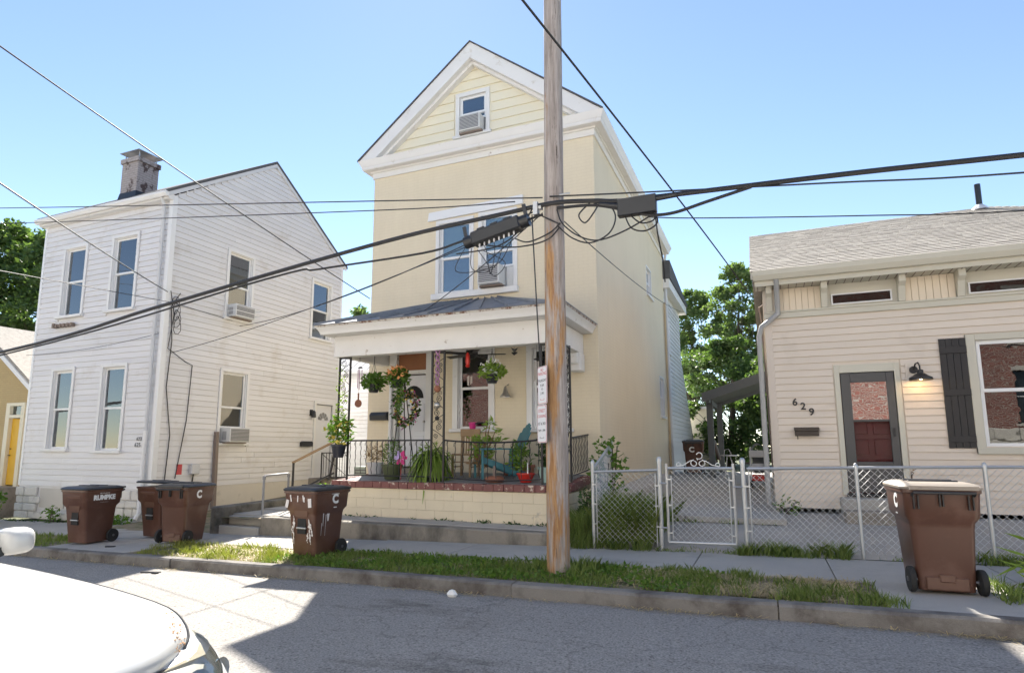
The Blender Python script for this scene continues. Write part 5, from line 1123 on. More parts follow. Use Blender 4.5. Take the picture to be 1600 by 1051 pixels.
wheelie('brown bin with white C far back on the driveway', -2.35, 22.4, .62, RAD(186), marks=[('letter_mark', 'C', .24, (.06, .43, .80), 'back', .012)], scale=1.0)
# paint runs on the splashed bin
def drip(par, pts, w, seed):
    rg = random.Random(seed); mb = MB()
    for (x, y, z, L) in pts:
        n = 16; P = []; xx = x
        for i in range(n+1):
            xx += rg.uniform(-.009, .009); P.append((xx, z-L*i/n, w*max(.12, rg.gauss(.55, .4))*(1-.5*i/n)))
        for (a, b) in zip(P[:-1], P[1:]):
            ya = -.281-.105*a[1] if a[1] < .70 else -.415; yb = -.281-.105*b[1] if b[1] < .70 else -.415
            mb.add([(a[0]-a[2], ya-.008, a[1]), (a[0]+a[2], ya-.008, a[1]), (b[0]+b[2], yb-.008, b[1]), (b[0]-b[2], yb-.008, b[1])], [(0, 1, 2, 3)])
    return stuff(mb.build('paint_drip', mt['drip'], par))
drip(bm2, [(.17, 0, .62, .40), (.19, 0, .55, .2), (.15, 0, .40, .16), (-.17, 0, .66, .45), (-.19, 0, .5, .12)], .022, 3)
mb = MB()
for (x, z, L, w) in ((.24, .95, .14, .035), (-.25, .92, .13, .03), (-.17, 1.0, .11, .012), (-.02, .99, .10, .010), (.10, 1.0, .10, .012), (.12, .97, .08, .01)):
    mb.obox((x, -.427+.02*(1-z), z-L/2), (w*2, .004, L), Matrix.Rotation(random.uniform(-.3, .3), 3, 'Y'))
stuff(mb.build('paint_splash', mt['drip'], bm2))
mb = MB()
for (y, z, L, w) in ((-.16, .70, .20, .010), (-.10, .68, .34, .006), (-.19, .55, .20, .006), (-.05, .69, .12, .03)): mb.add([(.30+.0-(.70-z)*.03, y-w, z), (.30-(.70-z)*.03, y+w, z), (.299-(.70-z+L)*.055+.004, y+w*.4, z-L), (.299-(.70-z+L)*.055+.004, y-w*.4, z-L)], [(0, 1, 2, 3)])
stuff(mb.build('paint_drip', mt['drip'], bm2))

# ================================================================== plants
def ball(rg, c, rx, ry, rz, n, hollow=.25):
    v = rg.normal(size=(n, 3)); v /= np.linalg.norm(v, axis=1)[:, None]; r = (hollow+(1-hollow)*rg.random(n)**.5)[:, None]
    return np.array(c)+v*r*np.array([rx, ry, rz])
def leafquads(pts, L, W, rg, up=.2, jit=.4):
    n = len(pts); d = rg.normal(size=(n, 3)); d[:, 2] = d[:, 2]*.6+up; d /= np.linalg.norm(d, axis=1)[:, None]
    q = np.cross(d, rg.normal(size=(n, 3))); q /= np.linalg.norm(q, axis=1)[:, None]+1e-9
    l = (L*(1+jit*rg.uniform(-1, 1, n)))[:, None]; w = (W*(1+jit*rg.uniform(-1, 1, n)))[:, None]
    out = np.stack([pts, pts+d*l*.45+q*w*.5, pts+d*l, pts+d*l*.45-q*w*.5], 1); return out.reshape(-1, 3)
def foliage(par, name, c, r, n, L, W, m, seed, up=.2):
    rg = np.random.default_rng(seed); return stuff(np_mesh(name, leafquads(ball(rg, c, *r, n), L, W, rg, up), 4, mt[m], par, org(par)))
def strands(par, name, c, n, L, drop, w, m, seed, spread=1., rise=.5):
    """arching fronds from a centre"""
    rg = random.Random(seed); V = []
    for i in range(n):
        a = rg.uniform(0, 2*math.pi); l = L*rg.uniform(.6, 1.1); el = rg.uniform(.1, rise)
        pts = []
        for j in range(7):
            t_ = j/6; r = l*t_*spread; z = el*l*2*t_-drop*l*t_*t_; pts.append(Vector((c[0]+r*math.cos(a), c[1]+r*math.sin(a), c[2]+z)))
        sd = Vector((-math.sin(a), math.cos(a), 0))
        for j in range(6):
            w0 = w*(1-.75*abs(j/6-.4)); w1 = w*(1-.75*abs((j+1)/6-.4))*(0.15 if j == 5 else 1)
            V += [pts[j]-sd*w0, pts[j]+sd*w0, pts[j+1]+sd*w1, pts[j+1]-sd*w1]
    return np_mesh(name, np.array([tuple(v) for v in V]), 4, mt[m], par, org(par))
def pot(par, c, r0, r1, h, m, n=16, name='pot'):
    return MB().lathe([(r0, 0), (r1, h*.85), (r1*1.08, h*.86), (r1*1.08, h), (r1*.9, h), (r1*.88, h*.9)], c, n).build(name, mt[m], par, smooth=True)
def hanging(label, x, y, z, R, leafm, flm, seed, potm='plast', trail=0, ztop=3.72, nfl=60, nl=420):
    t = thing('hanging_basket', label, 'plant', (x, y, z-.25), 'hanging flower baskets')
    pot(t, (x, y, z-.20), .09, .14, .17, potm)
    mb = MB()
    for a in (0, 2.1, 4.2): mb.tube([(x+.13*math.cos(a), y+.13*math.sin(a), z-.04), (x, y, min(z+.45, ztop-.1))], .004, 4)
    mb.tube([(x, y, min(z+.45, ztop-.1)), (x, y, ztop-.06), (x+.03, y, ztop-.02), (x+.05, y, ztop-.06)], .007, 5); mb.build('hanger', mt['iron'], t)
    foliage(t, 'foliage', (x, y, z+.02), (R, R, R*.75), nl, .10, .06, leafm, seed)
    if trail: foliage(t, 'trailing_foliage', (x+.10, y-.05, z-.35), (.09, .08, .42), 170, .07, .035, leafm, seed+5, -.4)
    if flm: foliage(t, 'flowers', (x, y-.02, z+.10), (R*.95, R*.95, R*.7), nfl, .075, .075, flm, seed+9)
    return t
hanging('left hanging basket of green leaves under the porch beam', -7.62, 11.0, 2.84, .26, 'leaf', None, 11)
hanging('hanging basket of orange begonias beside the front door', -7.02, 10.98, 2.92, .25, 'leaf', 'orangefl', 12, trail=1, nfl=130)
hanging('hanging basket with white flowers right of the middle column', -4.86, 10.98, 2.92, .25, 'leaf_y', 'whitefl', 13, nfl=45, nl=300)
t = thing('flower_pot', 'navy pot of yellow flowers fixed to the left porch column', 'plant', (-8.13, 10.6, 1.25), 'potted porch plants')
pot(t, (-8.13, 10.55, 1.28), .10, .15, .27, 'navy'); foliage(t, 'foliage', (-8.12, 10.55, 1.82), (.30, .26, .34), 330, .10, .055, 'leaf', 21); foliage(t, 'flowers', (-8.12, 10.52, 1.80), (.30, .26, .30), 60, .09, .09, 'yellowfl', 22); foliage(t, 'climbing_foliage', (-8.2, 10.64, 2.6), (.13, .06, .8), 110, .07, .04, 'leaf_y', 23)
t = thing('potted_plant', 'dark green pot with feathery herb by the porch edge', 'plant', (-7.3, 11.2, pz(11.2)), 'potted porch plants')
pot(t, (-7.1, 10.98, pz(10.98)), .15, .21, .30, 'greenpot'); foliage(t, 'foliage', (-7.1, 10.98, 1.33), (.22, .2, .36), 420, .09, .018, 'leaf', 24, .5)
t = thing('potted_plant', 'grey pot with dried brown plant by the house corner', 'plant', (-7.95, 11.5, pz(11.5)), 'potted porch plants')
pot(t, (-8.05, 11.75, pz(11.75)), .13, .18, .26, 'whitepot'); foliage(t, 'foliage', (-8.05, 11.75, 1.33), (.28, .24, .18), 200, .10, .02, 'leaf_r', 25, .6)
t = thing('potted_fern', 'lush fern in a white pot behind the middle porch column', 'plant', (-6.25, 11.3, pz(11.3)), 'potted porch plants')
pot(t, (-6.25, 11.3, pz(11.3)), .11, .16, .30, 'whitepot'); strands(t, 'fronds', (-6.25, 11.1, 1.24), 230, .52, 1.7, .026, 'leaf_y', 26, 1, .8); foliage(t, 'foliage', (-6.25, 11.1, 1.32), (.38, .3, .24), 300, .12, .03, 'leaf_y', 27)
t = thing('planter_box', 'blue grey square planter with tall stems before the wooden chair', 'plant', (-5.15, 11.2, pz(11.2)), 'potted porch plants')
MB().loft([rr(.30, .3, pz(11.2), .02), rr(.36, .36, pz(11.2)+.30, .02)]).build('planter', mt['bluepot'], t)
for ch_ in t.children: ch_.data.transform(Matrix.Translation((0, 0, 0)))
mb = MB(); rg = random.Random(4); tips = []
for i in range(9):
    x0 = -5.15+rg.uniform(-.1, .1); y0 = 11.2+rg.uniform(-.08, .08); x1 = x0+rg.uniform(-.28, .3); y1 = y0+rg.uniform(-.1, .1); zt = rg.uniform(1.55, 1.98)
    mb.tube([(x0, y0, 1.12), ((x0*.6+x1*.4), y0, 1.4), (x1, y1, zt)], .009, 5); tips.append((x1, y1, zt))
mb.build('stems', mt['leaf_r'], t)
rg = np.random.default_rng(5); pts = np.concatenate([ball(rg, (-5.15, 11.2, 1.45), .28, .2, .28, 150)]+[ball(rg, p, .10, .1, .08, 12) for p in tips]); np_mesh('foliage', leafquads(pts, .13, .045, rg), 4, mt['leaf_y'], t, org(t)); foliage(t, 'dark_foliage', (-5.2, 11.15, 1.2), (.22, .16, .12), 70, .09, .06, 'leaf_r', 6)
t = thing('potted_plant', 'red bowl pot with small shrub at the porch edge', 'plant', (-4.12, 10.95, pz(10.95)), 'potted porch plants')
pot(t, (-4.16, 10.95, pz(10.95)), .10, .165, .17, 'redpot'); foliage(t, 'foliage', (-4.28, 11.0, 1.32), (.22, .2, .32), 220, .10, .04, 'leaf', 28, .4); foliage(t, 'pale_foliage', (-4.35, 11.0, 1.28), (.2, .18, .25), 70, .09, .05, 'leaf_y', 29); MB().box(-4.09, -4.07, 10.84, 10.845, .98, 1.2).build('plant_tag', mt['whitelet'], t)
t = thing('potted_plant', 'mint green pot with dark shrub at the right porch column', 'plant', (-3.68, 11.1, pz(11.1)), 'potted porch plants')
pot(t, (-3.75, 11.0, pz(11.0)), .12, .17, .28, 'mint'); foliage(t, 'foliage', (-3.75, 11.0, 1.45), (.17, .16, .42), 320, .10, .05, 'leaf_d', 30)
t = thing('flower_pot', 'pink pot on the porch window sill', 'plant pot', (-5.95, 12.28, 1.9)); pot(t, (-5.9, 12.28, 1.88), .06, .085, .15, 'pink'); MB().tube([(-5.85, 12.26, 2.0), (-5.62, 12.24, 2.02)], .02, 6).build('handle', mt['plast'], t)
t = thing('terracotta_dish', 'brown stone dish on the porch floor edge', 'dish', (-4.75, 10.9, pz(10.9))); MB().lathe([(.16, 0), (.19, .05), (.16, .09), (.10, .11)], (-4.78, 10.92, pz(10.92)), 14).build('dish', mt['terra'], t, smooth=True); MB().lathe([(.03, .1), (.035, .22), (.02, .3)], (-4.78, 10.92, pz(10.92)), 8).build('candle', mt['woodgrey'], t)
t = thing('terracotta_trough', 'terracotta trough on the floor behind the blue chair', 'planter', (-4.75, 12.1, pz(12.1))); MB().box(-5.05, -4.45, 11.98, 12.22, pz(12.1)-.02, pz(12.1)+.20).build('trough', mt['terra'], t, bevel=.02); MB().box(-5.07, -4.43, 11.96, 12.24, pz(12.1)+.15, pz(12.1)+.215).build('rim', mt['terra'], t, bevel=.01)
# chairs
def wood_chair():
    x, y, z = -5.75, 11.65, pz(11.65); t = thing('wooden_chair', 'plain wooden chair with slatted back on the porch', 'chair', (x, y, z))
    MB().box(x-.22, x+.22, y-.22, y+.2, z+.43, z+.47).build('seat', mt['wood'], t, bevel=.01)
    for a in (-.2, .2):
        MB().bar((x+a, y-.2, z), (x+a, y-.2, z+.43), .04, .04).build('leg', mt['wood'], t); MB().bar((x+a, y+.2, z), (x+a, y+.24, z+.96), .04, .04).build('leg', mt['wood'], t)
        MB().bar((x+a, y-.2, z+.2), (x+a, y+.2, z+.2), .025, .025).build('stretcher', mt['wood'], t)
    MB().box(x-.23, x+.23, y+.2, y+.25, z+.82, z+.98).build('top_rail', mt['wood'], t, bevel=.01)
    for i in range(6): MB().bar((x-.15+.06*i, y+.2, z+.47), (x-.15+.06*i, y+.22, z+.83), .03, .015).build('back_slat', mt['wood'], t)
    MB().bar((x-.2, y-.2, z+.3), (x+.2, y-.2, z+.3), .025, .025).build('stretcher', mt['wood'], t)
wood_chair()
def adirondack():
    t = thing('adirondack_chair', 'blue green adirondack chair at the right of the porch', 'chair', (0, 0, 0)); m = mt['bluewood']
    for s in (-1, 1):
        MB().box(s*.31-.045, s*.31+.045, -.42, -.39, 0, .52).build('front_leg', m, t, bevel=.004); MB().bar((s*.27, -.40, .34), (s*.27, .48, .04), .03, .11).build('side_rail', m, t)
        MB().prism([(s*.36-.07, -.46), (s*.36+.07, -.46), (s*.36+.075, -.1), (s*.36+.04, .34), (s*.36-.04, .34), (s*.36-.06, -.1)], 'z', .52, .545).build('armrest', m, t)
        MB().bar((s*.31, .27, .0), (s*.31, .30, .53), .07, .03).build('back_leg', m, t)
    for i in range(6): MB().obox((0, -.36+.105*i, .345-.030*i), (.56, .09, .02), Matrix.Rotation(-.28, 3, 'X')).build('seat_slat', m, t, bevel=.003)
    hs = (.74, .84, .90, .93, .90, .84, .74)
    for i, h in enumerate(hs):
        k = (i-3)/3; a = Vector((k*.22, .20, .17)); b = Vector((k*.30, .20+h*.42, .17+h*.90)); MB().bar(a, b, .078, .018, (0, -1, .4)).build('back_slat', m, t)
        MB().lathe([(.0385, -.009), (.0385, .009)], (0, 0, 0), 12)
    for q in (.35, .75): MB().bar((-.28, .22+.42*q*.8, .17+.9*q*.8), (.28, .22+.42*q*.8, .17+.9*q*.8), .03, .05).build('back_brace', m, t)
    t.location = (-4.92, 11.5, pz(11.5)); t.rotation_euler = (0, 0, RAD(-52)); t.scale = (1.06, 1.06, 1.08)
adirondack()
# wreath on its easel
t = thing('wreath_easel', 'flower wreath on a black tripod easel before the front door', 'wreath', (-7.35, 11.9, pz(11.9)))
ex_, ey_ = -7.42, 11.95
for a in ((ex_-.28, ey_-.12, pz(11.8)), (ex_+.10, ey_-.12, pz(11.8)), (ex_+.12, ey_+.25, pz(12.1))): MB().tube([a, (ex_-.05, ey_, 3.13)], .012, 6).build('easel_leg', mt['iron'], t)
rg = np.random.default_rng(31); an = rg.uniform(0, 2*math.pi, 420); rad = .29+rg.normal(0, .05, 420)
pts = np.stack([ex_+.06+rad*np.cos(an)*.95, ey_-.10+rg.normal(0, .03, 420), 2.36+rad*np.sin(an)*1.15], 1)
for nm, sl_, m, s in (('wreath_leaves', slice(0, 200), 'leaf_d', .09), ('purple_flowers', slice(200, 275), 'purple', .075), ('white_flowers', slice(275, 320), 'whitefl', .07), ('yellow_flowers', slice(320, 370), 'yellowfl', .075), ('pink_flowers', slice(370, 420), 'pink', .055)): np_mesh(nm, leafquads(pts[sl_], s, s*.8, rg), 4, mt[m], t, org(t))
mb = MB().tube([(ex_+.06+.27*math.cos(2*math.pi*i/20), ey_-.06, 2.36+.32*math.sin(2*math.pi*i/20)) for i in range(21)], .03, 6); mb.build('wreath_ring', mt['leaf_r'], t)
# pinwheel
t = thing('pinwheel', 'pink and lilac pinwheel flower on the porch', 'ornament', (-7.0, 11.2, pz(11.2)))
MB().tube([(-6.85, 10.92, pz(10.92)), (-6.85, 10.92, 1.28)], .007, 5).build('stick', mt['redlet'], t)
for i in range(6):
    a = 2*math.pi*i/6; c = Vector((-6.85, 10.90, 1.28)); d_ = Vector((math.cos(a), 0, math.sin(a))); s_ = Vector((-math.sin(a), 0, math.cos(a)))
    MB().add([c+d_*.02, c+d_*.08+s_*.05+Vector((0, -.01, 0)), c+d_*.16+s_*.02, c+d_*.15-s_*.03, c+d_*.07-s_*.04+Vector((0, .01, 0))], [(0, 1, 2, 3, 4)]).build('petal', mt['lilac'] if i in (2, 3) else mt['pink'], t)
# ornaments
def chime(label, x, y, z, m, n=5, L=.3):
    t = thing('wind_chime', label, 'wind chime', (x, y, z-L), 'hanging porch ornaments'); MB().lathe([(.05, 0), (.06, .015), (.02, .03)], (x, y, z), 10).build('top_disc', mt['iron'], t); MB().tube([(x, y, z), (x, y, 3.5)], .003, 4).build('cord', mt['iron'], t)
    for i in range(n): a = 2*math.pi*i/n; MB().tube([(x+.045*math.cos(a), y+.045*math.sin(a), z-.03), (x+.045*math.cos(a), y+.045*math.sin(a), z-L*(.8+.08*i))], .009, 6).build('tube', mt[m], t)
chime('copper wind chime at the left porch column', -7.98, 11.0, 3.18, 'purple', L=.42); chime('silver wind chime before the right porch window', -3.98, 11.1, 3.15, 'brass', L=.40); chime('small wind chime with red top before the left porch window', -5.40, 11.1, 2.93, 'brass', 4, .22)
t = thing('skillet_ornament', 'small brown skillet hanging by the left porch column', 'ornament', (-8.0, 11.0, 2.4), 'hanging porch ornaments')
MB().tube([(-8.0, 11.0, 2.42), (-8.0, 10.98, 2.42)], .085, 16).build('pan', mt['terra'], t); MB().bar((-8.0, 10.99, 2.5), (-8.0, 10.99, 2.64), .02, .03).build('handle', mt['terra'], t); MB().tube([(-8.0, 10.99, 2.64), (-8.0, 10.99, 3.6)], .003, 4).build('cord', mt['iron'], t)
t = thing('wind_spinner', 'purple twisted wind spinner with balls on the middle column', 'ornament', (-5.87, 10.66, 2.3), 'hanging porch ornaments')
mb = MB()
for k in range(2): mb.tube([(-5.87+.035*math.cos(i*.55+k*math.pi), 10.62+.035*math.sin(i*.55+k*math.pi), 3.38-.021*i) for i in range(34)], .014, 5)
mb.build('spiral', mt['purple'], t)
for z, r, m in ((2.62, .07, 'terra'), (2.30, .065, 'brass'), (2.05, .045, 'iron')): MB().lathe([(r*.3, -r*.95), (r*.8, -r*.6), (r, 0), (r*.8, r*.6), (r*.3, r*.95)], (-5.87, 10.62, z), 12).build('ball', mt[m], t, smooth=True)
MB().tube([(-5.87, 10.62, 2.0), (-5.87, 10.62, 3.4)], .004, 4).build('cord', mt['iron'], t)
t = thing('ceiling_fan', 'dark ceiling fan under the porch roof', 'ceiling fan', (-5.5, 11.6, 3.4)); MB().lathe([(.02, .34), (.02, .12), (.12, .10), (.13, .0), (.06, -.08), (.03, -.10)], (-5.55, 11.5, 3.40), 14).build('motor', mt['iron'], t, smooth=True)
for i in range(5):
    a = 2*math.pi*i/5+.3; R_ = Matrix.Rotation(a, 3, 'Z'); MB().obox(Vector((-5.55, 11.5, 3.40))+R_ @ Vector((.42, 0, .0)), (.58, .13, .012), R_ @ Matrix.Rotation(.25, 3, 'X')).build('blade', mt['iron'], t, bevel=.004)
t = thing('red_feeder', 'red hummingbird feeder hanging before the left porch window', 'feeder', (-5.40, 11.05, 3.0), 'hanging porch ornaments'); MB().lathe([(.015, .30), (.04, .26), (.05, .12), (.035, .06), (.05, .03), (.02, 0)], (-5.40, 11.0, 3.06), 10).build('bottle', mt['redpot'], t, smooth=True); MB().tube([(-5.4, 11.0, 3.34), (-5.4, 11.0, 3.72)], .004, 4).build('cord', mt['iron'], t)
t = thing('bell_lamp', 'silver bell lamp on the wall between porch windows', 'lamp', (-5.1, 12.36, 2.6)); MB().lathe([(.015, .24), (.04, .2), (.06, .1), (.12, .02), (.12, 0)], (-5.10, 12.24, 2.55), 14).build('bell', mt['brass'], t, smooth=True); MB().tube([(-5.1, 12.24, 2.78), (-5.1, 12.4, 2.84)], .015, 6).build('arm', mt['brass'], t)
t = thing('bird_ornament', 'dark bird ornament hanging under the porch beam', 'ornament', (-4.4, 11.0, 3.25), 'hanging porch ornaments')
MB().tube([(-4.45, 11, 3.3), (-4.40, 11, 3.28), (-4.33, 11, 3.30)], [.01, .035, .008], 6).build('body', mt['iron'], t); MB().add([(-4.4, 11, 3.29), (-4.46, 10.97, 3.40), (-4.36, 10.99, 3.36)], [(0, 1, 2)]).add([(-4.4, 11.01, 3.29), (-4.32, 11.03, 3.40), (-4.38, 11.01, 3.38)], [(0, 1, 2)]).build('wing', mt['iron'], t); MB().tube([(-4.4, 11, 3.3), (-4.4, 11, 3.72)], .003, 4).build('cord', mt['iron'], t)
tag(MB().prism([(12.39, 2.12), (12.27, 2.12), (12.25, 2.24), (12.31, 2.31), (12.39, 2.32)], 'x', -8.60, -8.13).build('mailbox', mt['plast'], bevel=.01), 'black mailbox on the yellow wall left of the front door', 'mailbox')

# ================================================================== parked white car, front end at the lower left
def car():
    t = thing('parked_car', 'white car with hazy headlamp parked at the near kerb', 'car', (0, 0, 0)); m = mt['carp']
    # local frame: +X forward, +Y left side of the car (away from the camera), ground at z = 0; nose at x = 0
    W = .92
    def sec(x, zb, zt, w, crown, n=13, sh=.10):
        pts = [(x, -w, zb), (x, -w-.0, zb+(zt-sh-zb)*.6), (x, -w+.005, zt-sh)]
        for i in range(n):
            k = -1+2*i/(n-1); pts.append((x, k*(w-.035), zt-sh*.25+crown*(1-k*k)-(.0 if abs(k) < .99 else .03)))
        pts += [(x, w-.005, zt-sh), (x, w, zb+(zt-sh-zb)*.6), (x, w, zb)]
        return pts
    b = MB(); b.loft([sec(-.02, .48, .78, .70, .0), sec(-.06, .36, .84, .76, .0), sec(-.22, .28, .905, .84, .0), sec(-.5, .26, .975, .895, .0), sec(-.9, .26, 1.03, .91, .0), sec(-1.45, .26, 1.07, .92, .0), sec(-1.98, .26, 1.11, .92, .02), sec(-3.9, .28, 1.14, .92, .03), sec(-4.55, .34, 1.08, .89, .02), sec(-4.7, .46, .98, .80, .02)])
    b.build('body', m, t, smooth=True)
    # bonnet: a separate skin riding over the front with a raised centre
    h = MB(); rows = []
    for x, z, w in spline([(-.07, .845, .60), (-.085, .885, .66), (-.15, .925, .72), (-.30, .963, .77), (-.5, .997, .80), (-.9, 1.045, .815), (-1.4, 1.085, .825), (-1.93, 1.118, .83)], 3):
        row = []
        for i in range(21):
            k = -1+2*i/20; bul = .028*(1/(1+math.exp(-(.62-abs(k))*26))); e = -.02*max(0, abs(k)-.9)/.1
            row.append((x-.16*abs(k)**3*max(0, min(1, (x+.55)/.45)), k*w, z+.050*(1-k*k)+bul*min(1, max(.0, (-x-.12)/.3))+e*.5+.006))
        rows.append(row)
    n = len(rows[0])
    for r in rows: h.v += r
    for i in range(len(rows)-1):
        for k in range(n-1): h.f.append((i*n+k, i*n+k+1, (i+1)*n+k+1, (i+1)*n+k))
    hd = h.build('bonnet', m, t, smooth=True)
    s = MB(); s.tube([(x+.005, y*1.004, z-.004) for x, y, z in [r[-1] for r in rows]], .006, 5); s.tube([(r[0][0]+.005, r[0][1]*1.004, r[0][2]-.004) for r in rows], .006, 5); s.tube([(p[0]+.006, p[1], p[2]-.003) for p in rows[0]], .006, 5); s.build('bonnet_gap', mt['plast'], hd)
    # rust speckles near the far edge of the bonnet
    rs = MB(); rg = random.Random(9)
    for i in range(70):
        k = rg.random(); r = .0025+.006*rg.random()**2; u_ = .88+.09*rg.random()+.02*math.sin(k*9); ri = 3+9*k*(.6+.4*rg.random()); i0 = int(ri); f_ = ri-i0
        A, B = rows[i0], rows[i0+1]; q_ = (u_+1)/2*20; j0 = min(19, int(q_)); g_ = q_-j0
        P_ = [sum(c*w_ for c, w_ in ((A[j0][m_], (1-f_)*(1-g_)), (A[j0+1][m_], (1-f_)*g_), (B[j0][m_], f_*(1-g_)), (B[j0+1][m_], f_*g_))) for m_ in range(3)]
        rs.lathe([(r*.9, .0), (r*.5, .0022)], (P_[0], P_[1], P_[2]), 6)
    stuff(rs.build('rust_patch', mt['rust'], hd))
    for s_ in (1, -1):
        L = MB(); g0 = []
        for iz in range(7):
            tz = iz/6; row = []
            for ip in range(11):
                tp = ip/10; yy = .48+.42*tp**.85; xx = -.005-.40*tp**3.2-.05*tp; zz = .70+.0*tp+(.175+.03*tp)*tz
                ins = .10*max(0, tz-.45)**1.6*2.2; row.append((xx-ins*(1-.35*tp), s_*(yy-ins*.35*tp), zz))
            g0.append(row)
        for r_ in g0: L.v += r_
        for i in range(6):
            for k in range(10):
                q4 = (i*11+k, i*11+k+1, (i+1)*11+k+1, (i+1)*11+k); L.f.append(q4 if s_ < 0 else q4[::-1])
        q = L.build('headlight', glassmat('hazy lamp cover', (.80, .77, .66), .10, .12), t, smooth=True)
        bk = MB(); bk.loft([[(-.10, s_*.50, .71), (-.10, s_*.72, .71), (-.34, s_*.86, .73)], [(-.16, s_*.50, .86), (-.16, s_*.70, .87), (-.36, s_*.83, .88)], [(-.30, s_*.50, .86), (-.30, s_*.62, .87), (-.42, s_*.78, .88)]], cap=False); bk.build('lamp_housing', mt['lens'], q)
        rf_ = MB().tube([(-.15, s_*.60, .785), (-.085, s_*.60, .785)], [.03, .068], 16, cap=False); rf_.build('reflector', mt['chrome'], q)
        rf_ = MB().tube([(-.24, s_*.76, .79), (-.155, s_*.77, .79)], [.025, .05], 14, cap=False); rf_.build('reflector', mt['chrome'], q)
    MB().box(-.055, .012, -.46, .46, .62, .80).build('grille', mt['plast'], t, bevel=.01)
    for i in range(4): MB().box(.008, .022, -.45, .45, .645+.04*i, .66+.04*i).build('grille_bar', mt['chrome'], t)
    bp = MB(); bp.loft([[(.0+dx, -.80+.0, .34), (.10+dx, -.55, .34), (.12+dx, 0, .34), (.10+dx, .55, .34), (.0+dx, .80, .34), (-.3, .90, .34), (-.3, -.90, .34)] for dx in (0,)]+[[(.02, -.80, .60), (.12, -.55, .60), (.14, 0, .60), (.12, .55, .60), (.02, .80, .60), (-.3, .91, .60), (-.3, -.91, .60)]]); bp.build('bumper', m, t, bevel=.02)
    cab = MB(); cab.loft([[(-1.95, -.84, 1.07), (-1.95, .84, 1.07), (-3.95, .84, 1.11), (-3.95, -.84, 1.11)], [(-2.7, -.64, 1.66), (-2.7, .64, 1.66), (-3.75, .66, 1.66), (-3.75, -.66, 1.66)]]); cab.build('cabin_glass', mt['carglass'], t)
    ro = MB(); ro.loft([[(-2.67, -.655, 1.655), (-2.67, .655, 1.655), (-3.8, .675, 1.655), (-3.8, -.675, 1.655)], [(-2.8, -.58, 1.72), (-2.8, .58, 1.72), (-3.65, .6, 1.72), (-3.65, -.6, 1.72)]])
    for s_ in (-1, 1):
        ro.bar((-1.97, s_*.85, 1.07), (-2.69, s_*.65, 1.68), .07, .05); ro.bar((-3.2, s_*.86, 1.08), (-3.2, s_*.67, 1.68), .09, .05, (1, 0, 0)); ro.bar((-3.95, s_*.85, 1.1), (-3.75, s_*.67, 1.68), .1, .05)
    ro.build('roof', m, t)
    for s_ in (1, -1):
        prof = [(1.075+.095*math.copysign(abs(math.cos(a_))**.6, math.cos(a_)), 1.175+.078*math.copysign(abs(math.sin(a_))**.6, math.sin(a_))) for a_ in [2*math.pi*i_/20 for i_ in range(20)]]
        mr = MB(); mr.loft([[(-2.22+a, s_*(1.075+(y-1.075)*k), 1.175+(z-1.175)*k) for (y, z) in prof] for a, k in ((0, .94), (.015, .99), (.04, 1), (.075, .94), (.10, .82), (.118, .62), (.127, .3))])
        q = mr.build('mirror', m, t, smooth=True); MB().box(-2.228, -2.222, min(s_*1.0, s_*1.15), max(s_*1.0, s_*1.15), 1.12, 1.23).build('mirror_glass', mt['chrome'], q); MB().bar((-2.18, s_*.88, 1.09), (-2.18, s_*1.0, 1.13), .08, .05).build('mirror_arm', mt['plast'], q)
        for x in (-.86, -3.62):
            w = MB().tube([(x, s_*.72, .34), (x, s_*.94, .34)], .34, 24).build('wheel', mt['tyre'], t); MB().tube([(x, s_*.93, .34), (x, s_*.948, .34)], .21, 16).build('rim', mt['alum'], w)
    return t
c = car(); c.location = (-1.88, 1.18, -.185); c.rotation_euler = (0, -RAD(1.4), RAD(-1.2)); c.scale = (1, 1, 1)
